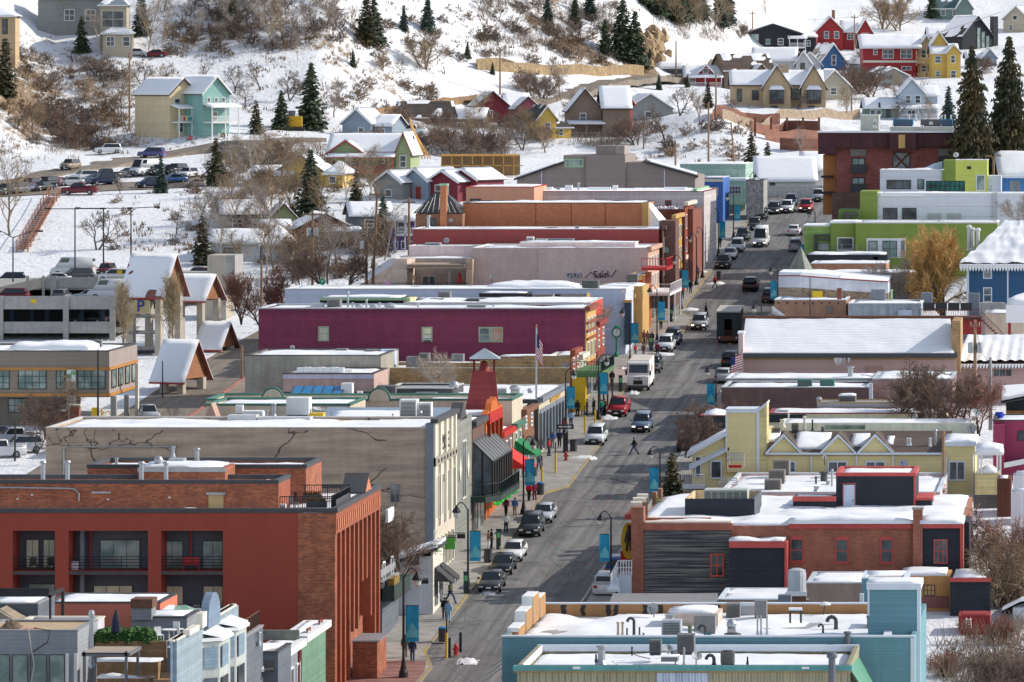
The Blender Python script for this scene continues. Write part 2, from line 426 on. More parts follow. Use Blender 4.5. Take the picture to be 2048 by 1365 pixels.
LINE=mt('worn_road_paint',(.5,.47,.38),var=.4,sc=3)
for i,Y in en(np.arange(372,438,6.6)):
 b=MB();z=zst(Y)+.006;a=lk(Y)+E*Y
 b.add([(a+.1,Y,z),(a+2.2,Y+.05,z),(a+2.2,Y+.17,z),(a+.1,Y+.12,z)],[(0,1,2,3)]);structure(obj('road_marking',b,LINE))
strip('road_marking',lambda Y:rk(Y)-.55,lambda Y:rk(Y)-.4,.006,LINE,ys=list(np.arange(366,402,4.)))
def ribbon(name,pts,wid,m,dz=.06,lb=None,step=3.):
 P=[V3(p)for p in pts];out=[]
 for i in rg(len(P)-1):
  p0,p1,p2,p3=P[max(0,i-1)],P[i],P[i+1],P[min(len(P)-1,i+2)]
  n=max(1,int((p2-p1).length/step))
  for k in rg(n):
   t=k/n;out.append(.5*((2*p1)+(p2-p0)*t+(2*p0-5*p1+4*p2-p3)*t*t+(3*p1-p0-3*p2+p3)*t**3))
 out.append(P[-1]);b=MB();vs=[];nn=5
 for i,p in en(out):
  d=(out[min(i+1,len(out)-1)]-out[max(i-1,0)]).normalized();nrm=V3((-d.y,d.x))
  zc=[ground(p.x+nrm.x*wid*(k/(nn-1)-.5),p.y+nrm.y*wid*(k/(nn-1)-.5))for k in rg(nn)]
  zm=max(sum(zc)/nn,max(zc)-.25)+dz
  for k in rg(nn):
   q=p+nrm*wid*(k/(nn-1)-.5);vs.append((q.x,q.y,zm))
 L_=len(out)
 fs=[(i*nn+k,(i+1)*nn+k,(i+1)*nn+k+1,i*nn+k+1)for i in rg(L_-1)for k in rg(nn-1)]
 kb=len(vs);vs+=[(x,y,z-1.2)for x,y,z in vs]
 for e in(0,nn-1):fs+=[(i*nn+e,(i+1)*nn+e,kb+(i+1)*nn+e,kb+i*nn+e)for i in rg(L_-1)]
 b.add(vs,fs);o=obj(name,b,m,sm_=False);structure(o,lb);return out
def gp(x,y):h_=hit(x,y);return(h_.x,h_.y)
RD=[gp(-190,382),gp(-60,370),gp(70,352),gp(180,334),gp(300,314),gp(400,299),gp(500,287),gp(620,282)]
ribbon('road',RD,8.5,ASPH2,.1,'brown stained road climbing behind the car park')
RD2=[gp(940,213),gp(1090,196),gp(1180,183),gp(1290,166),gp(1370,158),gp(1450,140)]
ribbon('road',RD2,6.5,ASPH2,.1,'narrow hillside road below the rock cutting')
SWA=[(w_+E*Y,Y)for w_,Y in((-108,380),(-107,440),(-106.6,525),(-106.4,578),(-104,625),(-98,660),(-86,690))]
ribbon('road',SWA,8.5,ASPH2,.08,'back alley road beside the parking structure')
b=MB()
for(w0,w1,Y0,Y1)in((-104.2-.1,-99.5,500,600),):
 n=14
 vs=[]
 for i in rg(n+1):
  Y=Y0+(Y1-Y0)*i/n
  for w_ in(w0+1.9,w1):vs.append((w_+E*Y,Y,ground(w0+E*Y,Y)+.2))
 b.add(vs,[(2*i,2*i+1,2*i+3,2*i+2)for i in rg(n)])
structure(obj('sidewalk',b,mt('tan_paving',(.33,.26,.2),'block',var=.25)),'tan pavement along the back alley')
b=MB();n=14;vs=[]
for i in rg(n+1):
 Y=512+80*i/n;z=ground(-102+E*Y,Y)+.16
 for dx,dz in((0,0),(0,.12),(.3,.12),(.3,0)):vs.append((-102.6+E*Y+dx,Y,z+dz))
b.add(vs,[(4*i+k,4*i+k+1,4*i+k+5,4*i+k+4)for i in rg(n)for k in rg(3)])
structure(obj('kerb',b,mt('kerb_red',(.45,.16,.14),var=.3,sc=2)),'red painted kerb of the back alley')
b=MB()
lp=[hit(-40,398),hit(410,374),hit(405,354),hit(-40,384)]
n=24;vs=[]
for j in rg(7):
 for i in rg(n+1):
  a=lp[0].lerp(lp[1],i/n);c_=lp[3].lerp(lp[2],i/n);p=a.lerp(c_,j/6);vs.append((p.x,p.y,ground(p.x,p.y)+.12))
b.add(vs,[(j*(n+1)+i,j*(n+1)+i+1,(j+1)*(n+1)+i+1,(j+1)*(n+1)+i)for j in rg(6)for i in rg(n)])
structure(obj('parking_lot',b,ASPH2),'upper car park surface below the hillside road')
WL=-55.5;WR=-38.5
def Yl(x):return 55.5*F/(2212-x)
def Yr(x):return 38.5*F/(2212-x)
def win(t,x0,y0,x1,y1,Y,fr=WH,gl=GLASS,nx=1,ny=1,fw=1.6,name='window',sill=False):
 f=MB();X0,X1,Z0,Z1=XX(x0,Y),XX(x1,Y),ZZ(y1,Y),ZZ(y0,Y);k=fw*Y/F
 def bar(a,b,c,d,o=.07):f.box(a,b,Y-o,Y+.03,c,d)
 bar(X0,X0+k,Z0,Z1);bar(X1-k,X1,Z0,Z1);bar(X0+k,X1-k,Z1-k,Z1);bar(X0+k,X1-k,Z0,Z0+k)
 for i in rg(1,nx):c=X0+(X1-X0)*i/nx;bar(c-k*.35,c+k*.35,Z0+k,Z1-k,.055)
 for j in rg(1,ny):c=Z0+(Z1-Z0)*j/ny;bar(X0+k,X1-k,c-k*.35,c+k*.35,.05)
 o=t.pt(name,f,fr)
 t.pt('pane',BX(X0+k*.8,X1-k*.8,Y-.025,Y+.02,Z0+k*.8,Z1-k*.8),gl,ud=o)
 if sill:t.pt('sill',BX(X0-k,X1+k,Y-.16,Y-.001,Z0-k*.8,Z0-.003),fr,ud=o)
 return o
def fwin(t,w,Y0,Y1,z0,z1,fr=WH,gl=GLASS,off=0.,fw=.12,name='window',n=1):
 f=MB();f.fac(w,Y0,Y1,z0,z0+fw,.1,off);f.fac(w,Y0,Y1,z1-fw,z1,.1,off)
 f.fac(w,Y0,Y0+fw,z0+fw,z1-fw,.1,off);f.fac(w,Y1-fw,Y1,z0+fw,z1-fw,.1,off)
 for i in rg(1,n):c=Y0+(Y1-Y0)*i/n;f.fac(w,c-.05,c+.05,z0+fw,z1-fw,.1,off)
 o=t.pt(name,f,fr)
 t.pt('pane',FC(w,Y0+fw*.8,Y1-fw*.8,z0+fw*.8,z1-fw*.8,.05,off),gl,ud=o)
 return o
def ft(name,lb,x0,x1,ytop,Y,dep,wl_,par=.5,roof=None,cop=None,th=.25,zb=None,cat='building',copw=.09,base=None,gu=None,snow_in=0.,seed=0,backpar=True):
 X0,X1,zt=XX(x0,Y),XX(x1,Y),ZZ(ytop,Y)
 if zb is None:zb=min(ground(X0,Y),ground(X1,Y),zst(Y))-1.2
 t=T(name,lb,cat,((X0+X1)/2,Y+dep/2,zb),gu)
 t.X0,t.X1,t.Y,t.Y1,t.zt,t.zr,t.zb=X0,X1,Y,Y+dep,zt,zt-par,zb
 b=MB();b.box(X0,X1,Y,Y+dep,zb,zt-par,E);q=.28
 d=dep*E
 if par>.02:
  b.box(X0,X1,Y,Y+q,zt-par,zt,E)
  if backpar:b.box(X0+(dep-q)*E,X1+(dep-q)*E,Y+dep-q,Y+dep,zt-par,zt,E)
  b.box(X0+q*E,X0+q+q*E,Y+q,Y+dep-q,zt-par,zt,E);b.box(X1-q+q*E,X1+q*E,Y+q,Y+dep-q,zt-par,zt,E)
 t.pt('wall',b,wl_)
 r=roof or SN
 if r is SN:t.pt('roof',BX(X0+q,X1-q,Y+q,Y+dep-q,zt-par-.01,zt-par+.012,E),ROOFG);t.pt('roof_snow',SW(X0+q+.02+snow_in,X1-q-.02-snow_in,Y+q+.02,Y+dep-q-.02,zt-par+.01,th,E,seed or X0),r,sm_=True)
 else:t.pt('roof',BX(X0+q+.01,X1-q-.01,Y+q+.01,Y+dep-q-.01,zt-par+.005,zt-par+.05,E),r)
 if cop:
  c=MB();g=.05;h=copw
  c.box(X0-g,X1+g,Y-g,Y+q+g,zt+.003,zt+h,E)
  if backpar:c.box(X0+(dep-q)*E-g,X1+(dep-q)*E+g,Y+dep-q-g,Y+dep+g,zt+.003,zt+h,E)
  c.box(X0-g+(q+g)*E,X0+q+g+(q+g)*E,Y+q+g+.01,Y+dep-q-g-.01,zt+.003,zt+h,E);c.box(X1-q-g+(q+g)*E,X1+g+(q+g)*E,Y+q+g+.01,Y+dep-q-g-.01,zt+.003,zt+h,E)
  t.pt('coping',c,cop)
 return t
def bd(t,name,x0,y0,x1,y1,Y,m,proud=.06,d=.0,ud=None):
 return t.pt(name,PX(x0,y0,x1,y1,Y,d-.002 if not d else d,proud),m,ud=ud)
def fb(t,name,w,Y0,Y1,z0,z1,m,th=.12,off=.0):
 return t.pt(name,FC(w,Y0,Y1,z0,z1,th,off),m)
def gable_front(t,po,Y,d,m,name='gable'):
 return t.pt(name,PM([(XX(x,Y),ZZ(y,Y))for x,y in po],Y,Y+d,E),m)
def rt(name,lb,cat,x,y,Y,gu=None):p=W(x,y,Y);return T(name,lb,cat,p,gu),p
def ac(x,y,Y,w,h,lb,d=None,m=None,louvre=True,gu=None,sw=False,name='air_conditioner'):
 t,p=rt(name,lb,'air conditioner' if name=='air_conditioner' else 'roof unit',x,y,Y,gu);s=Y/F;W_,H=w*s,h*s;d=d or min(W_,1.6)
 m=m or mt('beige_unit',(.42,.40,.36),'metal',metal=.1,ro_=.5)
 t.pt('casing',BX(p.x-W_/2,p.x+W_/2,p.y,p.y+d,p.z+.08,p.z+H,E),m)
 t.pt('base',BX(p.x-W_*.46,p.x+W_*.46,p.y+.03,p.y+d-.03,p.z-.15,p.z+.08,E),DY)
 if louvre:
  g=MB();n=max(4,int(H/.13))
  for i in rg(n):z=p.z+.16+(H-.28)*i/n;g.box(p.x-W_*.42,p.x+W_*.42,p.y-.03,p.y-.002,z,z+(H-.28)/n*.55)
  t.pt('grille',g,mt('unit_grille',(.13,.13,.125),'metal',metal=.2))
 if sw:t.pt('snow_cap',SW(p.x-W_/2,p.x+W_/2,p.y,p.y+d,p.z+H,.16,E,x,cell=.3),SN,sm_=True)
 return t
def condenser(x,y,Y,w,h,lb,gu=None,m=None):
 t,p=rt('condenser',lb,'air conditioner',x,y,Y,gu);s=Y/F;r,H=w*s/2,h*s
 m=m or mt('condenser_grey',(.2,.19,.18),'corr',pc=.09,metal=.2,ro_=.55)
 b=MB();vs=[];n=20
 for z in(.1,H):
  for k in rg(n):
   a=6.2832*k/n;c,s_=cos(a),sin(a);q=1/max(abs(c),abs(s_))**.72
   vs.append((p.x+r*c*q,p.y+r+r*s_*q,p.z+z))
 b.add(vs,[(k,(k+1)%n,n+(k+1)%n,n+k)for k in rg(n)]+[tuple(rg(n,2*n)),tuple(rg(n))[::-1]])
 t.pt('casing',b,m)
 t.pt('fan',LA([(r*.75,0),(r*.75,.06),(r*.2,.09),(.01,.1)],14,(p.x,p.y+r,p.z+H+.002)),DY)
 t.pt('base',BX(p.x-r*.9,p.x+r*.9,p.y+.05,p.y+2*r-.05,p.z-.12,p.z+.098),CONCD)
 return t
def vt(x,y,Y,w,h,lb,cap=True,m=None,gu=None,capk=1.5):
 t,p=rt('vent_pipe',lb,'vent pipe',x,y,Y,gu);s=Y/F;r,H=w*s/2,h*s;m=m or SL
 t.pt('pipe',LA([(r,-.2),(r,H*.86),(r*.98,H*.87)],10,(p.x,p.y,p.z)),m)
 if cap:t.pt('cap',LA([(r*.6,H*.872),(r*capk,H*.875),(r*capk*1.03,H*.93),(r*capk*.8,H*.985),(r*.2,H)],12,(p.x,p.y,p.z)),m)
 t.pt('flashing',LA([(r*1.8,-.1),(r*1.5,.05),(r*1.02,.22)],10,(p.x,p.y,p.z)),m)
 return t
def dh(x,y,Y,r,lb,face=(-.6,-1,.35),pole=0.8,m=None,gu=None):
 t,p=rt('satellite_dish',lb,'satellite dish',x,y,Y,gu);s=Y/F;r=r*s;m=m or mt('dish_grey',(.42,.44,.45),ro_=.5)
 f=V3(face).normalized();q=f.to_track_quat('Z','Y').to_matrix();b=MB();vs=[];n=16
 for rr,dz in((.05,-.22),(.5,-.16),(.85,-.06),(1,0)):
  for k in rg(n):a=6.2832*k/n;vs.append(p+q@V3((r*rr*cos(a),r*rr*sin(a)*.92,r*dz)))
 fs=[(i*n+k,i*n+(k+1)%n,(i+1)*n+(k+1)%n,(i+1)*n+k)for i in rg(3)for k in rg(n)]
 vs2=[v-f*.04 for v in vs]
 b.add(vs,fs).add(vs2,[g[::-1]for g in fs]);t.pt('bowl',b,m,sm_=True)
 t.pt('feed_arm',TU([p-q@V3((0,r*.8,0)),p+f*r*.7],.03,4).tube([p+f*r*.62,p+f*r*.8],.07,5),DY)
 t.pt('mast',TU([p-f*r*.2,p-f*(r*.2+.1)+V3((0,0,-.1)),p-f*(r*.2+.1)-V3((0,0,pole))],.04,5),DY)
 return t
def fanvent(x,y,Y,w,h,lb,m=None,gu=None):
 t,p=rt('exhaust_fan',lb,'roof fan',x,y,Y,gu);s=Y/F;r,H=w*s/2,h*s;m=m or SL
 t.pt('curb',BX(p.x-r*.8,p.x+r*.8,p.y-r*.8,p.y+r*.8,p.z-.1,p.z+H*.35),CONC)
 t.pt('hood',LA([(r*.6,H*.352),(r,H*.45),(r,H*.7),(r*.7,H*.9),(r*.2,H)],14,(p.x,p.y,p.z)),m,sm_=False)
 return t
def gooseneck(x,y,Y,w,h,lb,gu=None):
 t,p=rt('gooseneck_vent',lb,'vent pipe',x,y,Y,gu);s=Y/F;r,H=w*s/2,h*s
 pts=[p+V3((0,0,-.1)),p+V3((0,0,H*.7))]+[p+V3((-r*2.2+r*2.2*cos(a),0,H*.7+r*2.2*sin(a)))for a in(.5,1,1.6,2.2,2.8,3.3)]
 t.pt('pipe',TU(pts,r,8),DY);t.pt('flashing',LA([(r*1.7,-.1),(r*1.4,.06),(r*1.02,.2)],10,p),DY)
 return t
def pipe(name,pts,r,m,lb,cat='pipe'):
 return so_(name,TU(pts,r,6),m,lb,cat)
def skylight(x0,x1,y0,y1,Y,dep,lb,n=5,m=None):
 p=W((x0+x1)/2,y1,Y);t=T('skylight',lb,'skylight',p);X0,X1=XX(x0,Y),XX(x1,Y);z0,z1=ZZ(y1,Y),ZZ(y0,Y)+.3
 t.pt('curb',BX(X0,X1,Y,Y+dep,z0-.2,z0+.1,E),DY)
 d=dep*E;t.pt('pane',SB([(X0,Y,z0+.2),(X1,Y,z0+.2),(X1+d,Y+dep,z1),(X0+d,Y+dep,z1)],.06),m or GLASSB)
 f=MB()
 for i in rg(n+1):
  a=X0+(X1-X0)*i/n;f.slab([(a-.05,Y-.02,z0+.24),(a+.05,Y-.02,z0+.24),(a+.05+d,Y+dep,z1+.04),(a-.05+d,Y+dep,z1+.04)],.04)
 t.pt('frame',f,DY);return t
def railing(t,p0,p1,h,m=BL,n=None,bars=4,name='railing',post=.035):
 p0,p1=V3(p0),V3(p1);L_=(p1-p0).length;n=n or max(1,int(L_/1.6));b=MB()
 for i in rg(n+1):q=p0.lerp(p1,i/n);b.tube([q,q+V3((0,0,h))],post,4)
 for k in rg(bars):z=V3((0,0,h*(k+1)/bars));b.tube([p0+z,p1+z],post*.7,4)
 return t.pt(name,b,m)
def pk(t,p0,p1,h,m=BL,sp=.16,name='railing'):
 p0,p1=V3(p0),V3(p1);L_=(p1-p0).length;n=max(1,int(L_/sp));b=MB()
 for i in rg(n+1):q=p0.lerp(p1,i/n);b.tube([q,q+V3((0,0,h))],.02 if i%10 else .04,3)
 for z in(h,.1):b.tube([p0+V3((0,0,z)),p1+V3((0,0,z))],.035,4)
 return t.pt(name,b,m)
def tx(name,s,size,loc,rot,m,parent=None,ext=.01,org=(0,0,0),align='CENTER'):
 cu=bpy.data.curves.new('lettering','FONT');cu.body=s;cu.size=size;cu.extrude=ext;cu.align_x=align;cu.align_y='CENTER';cu.resolution_u=2
 tmp=bpy.data.objects.new('lettering',cu);me=bpy.data.meshes.new_from_object(tmp)
 bpy.data.objects.remove(tmp);bpy.data.curves.remove(cu)
 me.materials.clear();me.materials.append(m)
 M=Matrix.Translation(V3(loc)-V3(org))@rot.to_4x4();me.transform(M)
 return link(bpy.data.objects.new(name,me),parent)
FRONT=Matrix.Rotation(R(90),3,'X')
SIDE=Matrix.Rotation(R(90)-math.atan(E),3,'Z')@Matrix.Rotation(R(90),3,'X')
def vol(t,x0,x1,y0,y1,z0,zh,rise,axis='y',wl_=WH,roof=None,sw=1.,ov=.45,th=.16,trim=None,sth=.17,gab=None,seed=1):
 roof=roof or mt('dark_shingles',(.06,.05,.045),'shingle',pc=.2,var=.3)
 b=BX(x0,x1,y0,y1,z0,zh)
 if axis=='y':b.prism([(x0,zh),(x1,zh),((x0+x1)/2,zh+rise)],y0,y1)
 elif axis=='x':b.prismx([(y0,zh),(y1,zh),((y0+y1)/2,zh+rise)],x0,x1)
 wo=t.pt('wall',b,wl_)
 if gab and axis=='y':t.pt('gable',PM([(x0+.1,zh+.05),(x1-.1,zh+.05),((x0+x1)/2,zh+rise-.08)],y0-.05,y0-.003),gab)
 r=MB();sn=MB();tr=MB()
 def pl(a,b_,c,d):
  r.slab([a,b_,c,d],th);A,B,Cc,D=map(V3,(a,b_,c,d))
  nx=max(3,int((B-A).length/.8));ny=max(3,int((D-A).length/.8));vs=[];fs=[]
  lo=0.0
  for j in rg(ny+1):
   for i in rg(nx+1):
    u,v=i/nx,lo+(1-lo)*j/ny
    p=A.lerp(B,u).lerp(D.lerp(Cc,u),v);e=min(i,nx-i,j)
    n_=fbm(p.x*.4+seed*7,p.y*.4,p.z*.4+seed);h=sth*(1+.4*n_)*(.6 if e==0 else 1)
    if n_*.5+.5+.25*v<(1-sw):h=-.05
    vs.append(p+V3((0,0,h)))
  m=nx+1;bse=len(vs)
  fs+=[(j*m+i,j*m+i+1,(j+1)*m+i+1,(j+1)*m+i)for j in rg(ny)for i in rg(nx)]
  ring=list(rg(m))+[j*m+nx for j in rg(1,ny+1)]+[ny*m+i for i in rg(nx-1,-1,-1)]+[j*m for j in rg(ny-1,0,-1)]
  for i in ring:
   j,ii=divmod(i,m);u,v=ii/nx,j/ny;vs.append(A.lerp(B,u).lerp(D.lerp(Cc,u),v)-V3((0,0,.03)))
  k=len(ring);fs+=[(ring[(q+1)%k],ring[q],bse+q,bse+(q+1)%k)for q in rg(k)]
  if sw>0:sn.add(vs,fs)
 if axis=='y':
  s_=rise/((x1-x0)/2);xc=(x0+x1)/2;zr=zh+rise+.02;a,bb=y0-ov,y1+ov;ze=zh-ov*s_+.02
  pl((x0-ov,bb,ze),(x0-ov,a,ze),(xc,a,zr),(xc,bb,zr));pl((x1+ov,a,ze),(x1+ov,bb,ze),(xc,bb,zr),(xc,a,zr))
  for sgn,xe in((-1,x0-ov),(1,x1+ov)):tr.hexa([(xe,a-.06,ze-.3),(xc,a-.06,zr-.3),(xc,a-.01,zr-.3),(xe,a-.01,ze-.3),(xe,a-.06,ze),(xc,a-.06,zr),(xc,a-.01,zr),(xe,a-.01,ze)])
 elif axis=='x':
  s_=rise/((y1-y0)/2);yc=(y0+y1)/2;zr=zh+rise+.02;a,bb=x0-ov,x1+ov;ze=zh-ov*s_+.02
  pl((a,y0-ov,ze),(bb,y0-ov,ze),(bb,yc,zr),(a,yc,zr));pl((bb,y1+ov,ze),(a,y1+ov,ze),(a,yc,zr),(bb,yc,zr))
  tr.box(a,bb,y0-ov-.06,y0-ov-.005,ze-.22,ze-.01)
 elif axis=='shed':
  pl((x0-ov,y0-ov,zh),(x1+ov,y0-ov,zh),(x1+ov,y1+ov,zh+rise),(x0-ov,y1+ov,zh+rise));tr.box(x0-ov,x1+ov,y0-ov-.06,y0-ov-.005,zh-.2,zh-.01)
  t.pt('gable',MB().prismx([(y0,zh-.1),(y1,zh-.1),(y1,zh+rise-.18)],x0,x1),wl_)
 elif axis=='hip':
  q=min((x1-x0),(y1-y0))/2;a,bb,c,d=x0-ov,x1+ov,y0-ov,y1+ov;zr=zh+rise;ze=zh-.1;xl,xr,yc=a+q+ov*.5,bb-q-ov*.5,(c+d)/2
  if xl>xr:xl=xr=(a+bb)/2
  pl((a,c,ze),(bb,c,ze),(xr,yc,zr),(xl,yc,zr));pl((bb,d,ze),(a,d,ze),(xl,yc,zr),(xr,yc,zr))
  pl((a,d,ze),(a,c,ze),(xl,yc,zr),(xl,yc,zr));pl((bb,c,ze),(bb,d,ze),(xr,yc,zr),(xr,yc,zr))
  tr.box(a,bb,c-.06,c-.005,ze-.25,ze-.01)
 ro=t.pt('roof',r,roof)
 if sn.v:t.pt('roof_snow',sn,SN,ud=ro,sm_=True)
 if trim is not None and tr.v:t.pt('fascia',tr,trim,ud=ro)
 return wo
def hw(t,x,z,w,h,y=0.,fr=WH,gl=GLASS,nx=1,ny=2,name='window'):
 f=MB();k=.11
 f.box(x,x+k,y-.07,y+.02,z,z+h);f.box(x+w-k,x+w,y-.07,y+.02,z,z+h);f.box(x+k,x+w-k,y-.07,y+.02,z+h-k,z+h);f.box(x+k,x+w-k,y-.07,y+.02,z,z+k)
 for i in rg(1,nx):c=x+w*i/nx;f.box(c-.04,c+.04,y-.06,y+.02,z+k,z+h-k)
 for j in rg(1,ny):c=z+h*j/ny;f.box(x+k,x+w-k,y-.055,y+.02,c-.04,c+.04)
 o=t.pt(name,f,fr);t.pt('pane',BX(x+k*.9,x+w-k*.9,y-.03,y+.015,z+k*.9,z+h-k*.9),gl,ud=o);return o
def swin(t,xw,y,z,w,h,fr=WH,gl=GLASS):
 f=MB();k=.11
 f.box(xw-.02,xw+.07,y,y+k,z,z+h);f.box(xw-.02,xw+.07,y+w-k,y+w,z,z+h);f.box(xw-.02,xw+.07,y+k,y+w-k,z+h-k,z+h);f.box(xw-.02,xw+.07,y+k,y+w-k,z,z+k)
 o=t.pt('window',f,fr);t.pt('pane',BX(xw-.015,xw+.03,y+k*.9,y+w-k*.9,z+k*.9,z+h-k*.9),gl,ud=o)
def hdoor(t,x,z,w=.95,h=2.1,y=0.,m=None,fr=WH):
 d=t.pt('door',BX(x,x+w,y-.05,y+.02,z,z+h),m or DY)
 t.pt('handle',BX(x+w*.82,x+w*.9,y-.1,y-.052,z+h*.45,z+h*.52),SL,ud=d)
def porch(t,x0,x1,y0,z0,h,dep=1.8,m=WH,roof=True,n=3,rail=True,floor=True,rm=None,sw=1.,seed=3):
 if floor:t.pt('deck',BX(x0,x1,y0-dep,y0-.02,z0-.25,z0),m)
 for i in rg(n):
  x=x0+.1+(x1-x0-.2)*i/(n-1);t.pt('post',BX(x-.09,x+.09,y0-dep,y0-dep+.18,z0-3.2 if floor else z0,z0+h),m)
 if rail:
  r=MB();r.box(x0,x1,y0-dep-.02,y0-dep+.06,z0+.92,z0+1.0);k=int((x1-x0)/.22)
  for i in rg(k):x=x0+(x1-x0)*(i+.5)/k;r.box(x-.03,x+.03,y0-dep,y0-dep+.04,z0+.08,z0+.92)
  r.box(x0,x1,y0-dep-.02,y0-dep+.06,z0+.05,z0+.12);t.pt('railing',r,rm or m)
 if roof:
  ro=t.pt('porch_roof',SB([(x0-.3,y0-dep-.35,z0+h+.12),(x1+.3,y0-dep-.35,z0+h+.12),(x1+.3,y0-.02,z0+h+.75),(x0-.3,y0-.02,z0+h+.75)],.16),m)
  if sw:t.pt('porch_snow',SW(x0-.3,x1+.3,y0-dep-.35,y0-.02,0,.2,0,seed,zf=lambda x,y:z0+h+.12+(y-(y0-dep-.35))/(dep+.33)*.63),SN,ud=ro,sm_=True)
def house(name,lb,x,y,Yd=None,rz=0.,cat='house',gu=None,dz=0.):
 p=hit(x,y)if Yd is None else V3((XX(x,Yd),Yd,ZZ(y,Yd)))
 p.z+=dz
 t=TL(name,lb,cat,p,gu,R(rz));t.s=F/p.y;return t
def chim(t,x,y,z0,z1,w=.7,m=None,name='chimney'):
 m=m or mt('chimney_brick',(.28,.12,.08),'brick',pc=.2)
 o=t.pt(name,BX(x-w/2,x+w/2,y-w/2,y+w/2,z0,z1),m)
 t.pt('chimney_cap',BX(x-w/2-.06,x+w/2+.06,y-w/2-.06,y+w/2+.06,z1+.002,z1+.12),CONC,ud=o)
DG=mt('charcoal_siding',shd('#3c4148'),'siding',pc=.2,var=.15)
MIDG=mt('grey_siding',shd('#5a5c60',2.6),'siding',pc=.22,var=.12)
def fr_(t,w,Y0,Y1,zt,wallm,rows=2,nw=3,wm=WH,cor=None,shop=True,gl=GLASS,shopm=None,zs=3.4):
 z0=zst((Y0+Y1)/2)+.1;L_=Y1-Y0
 fb(t,'facade',w,Y0+.02,Y1-.02,z0-1,zt,wallm,.14)
 if cor:fb(t,'cornice',w,Y0-.05,Y1+.05,zt-.35,zt+.12,cor,.55)
 if shop:
  o=fb(t,'shopfront',w,Y0+.3,Y1-.3,z0+.05,z0+zs-.5,shopm or DY,.06,.14)
  n=max(2,int(L_/2.4))
  for i in rg(n):
   a=Y0+.6+(L_-1.2)*i/n;b=Y0+.6+(L_-1.2)*(i+1)/n-.25
   if i==n//2:t.pt('door',FC(w,a+.3,b-.2,z0+.1,z0+2.3,.05,.20),GLASSG)
   else:t.pt('shop_window',FC(w,a,b,z0+.7,z0+zs-.8,.05,.20),GLASS)
  fb(t,'sign_board',w,Y0+.5,Y1-.5,z0+zs-.45,z0+zs+.1,cor or wm,.1,.14)
 hz=(zt-.6-(z0+zs+.3))/max(1,rows)
 for r in rg(rows):
  zz=z0+zs+.5+r*hz
  for i in rg(nw):
   c=Y0+L_*(i+.5)/nw;ww=min(1.3,L_/nw*.55)
   fwin(t,w,c-ww/2,c+ww/2,zz,zz+min(1.9,hz*.7),wm,gl,off=.14)
def awning(t,w,Y0,Y1,z,m,d=1.5,h=1.1):
 b=MB();a=lambda Y,o:w+E*Y+o
 p=[(a(Y0,.2),Y0,z+h),(a(Y0,d),Y0,z),(a(Y1,d),Y1,z),(a(Y1,.2),Y1,z+h)]
 b.slab(p,.05);b.hexa([(a(Y0,d-.02),Y0,z-.3),(a(Y0,d+.02),Y0,z-.3),(a(Y1,d+.02),Y1,z-.3),(a(Y1,d-.02),Y1,z-.3),(a(Y0,d-.02),Y0,z-.01),(a(Y0,d+.02),Y0,z-.01),(a(Y1,d+.02),Y1,z-.01),(a(Y1,d-.02),Y1,z-.01)])
 b.add([(a(Y0,.2),Y0,z+h-.06),(a(Y0,.2),Y0,z),(a(Y0,d),Y0,z-.06)],[(0,1,2)])
 return t.pt('awning',b,m)
t=ft('rooftop_building','grey clad roof storey with dark glazed wall and tan plywood roof at the lower corner',-40,155,1263,300,6,mt('grey_lap_siding',shd('#6c6f74',2.2),'siding',pc=.28,var=.12),par=.1,roof=mt('plywood',(.5,.36,.22),var=.25,sc=2),zb=0,cop=mt('grey_flashing',(.3,.3,.31)))
zz_=45-(1306-180)*300/F
for i,(a,b_)in en(((-20,20),(24,56),(60,94),(98,130))):win(t,a,1309,b_,1400,300,DY,GLASSG,1,1,1.5)
for a,b_ in((131,138),(148,155)):bd(t,'post',a,1307,b_,1400,300,WH,.1)
pipe('cable',[W(68,1256,299.5),W(100,1262,299.4),W(95,1285,299.6),W(66,1304,299.7)],.035,BL,'black cable hanging over the grey clad wall')
pipe('cable',[W(57,1258,299.5),W(63,1300,299.6),W(69,1330,299.6),W(62,1365,299.7)],.025,CREAM,'pale cable hanging down the dark glazed wall')
def dirtpile(x,y,Y,w,h,lb):
 b=MB();p=W(x,y,Y);n=9;s=Y/F;vs=[(p.x+(i/n-.5)*w*s,p.y+(j/n)*2,p.z+max(0,(1-(2*i/n-1)**2)*(1-(2*j/n-1)**2))*h*s*(1+.5*fbm(i*.7,j*.7,x)))for j in rg(n+1)for i in rg(n+1)]
 b.add(vs,[(j*(n+1)+i,j*(n+1)+i+1,(j+1)*(n+1)+i+1,(j+1)*(n+1)+i)for j in rg(n)for i in rg(n)])
 return so_('rubble_heap',b,mt('rubble',(.13,.09,.06),var=.4,sc=4),lb,'rubble')
dirtpile(20,1260,301.5,44,15,'brown heap of roofing rubble on the tan plywood roof')
so_('tarpaulin_roll',TU([W(46,1260,301),W(75,1260,301)],.07,6),RED,'red roll lying on the tan plywood roof','roll')
t=ft('rooftop_building','low white parapet roof behind the plywood one',36,186,1247,307,3.5,mt('pale_render',shd('#a9a8ae',1.8)),par=.3,zb=0,cop=CREAM)
t=ft('rooftop_building','small dark grey roof block with snow behind a black pergola',-30,76,1209,313,5,DG,par=.05,zb=0,cop=mt('grey_flashing'))
b=MB();b.prism([(XX(-25,312),ZZ(1247,312)),(XX(58,312),ZZ(1247,312)),(XX(0,312),ZZ(1214,312))],310,312.8,E)
so_('skylight_gable',b,mt('tan_shingle',(.32,.26,.19),'shingle',pc=.2),'tan gabled dormer poking from the low roofs at the edge','dormer')
t=T('pergola','black steel pergola frame standing on the snowy roof','pergola',W(100,1245,309))
b=MB();b.px(-40,1177,98,1194,311,.1)
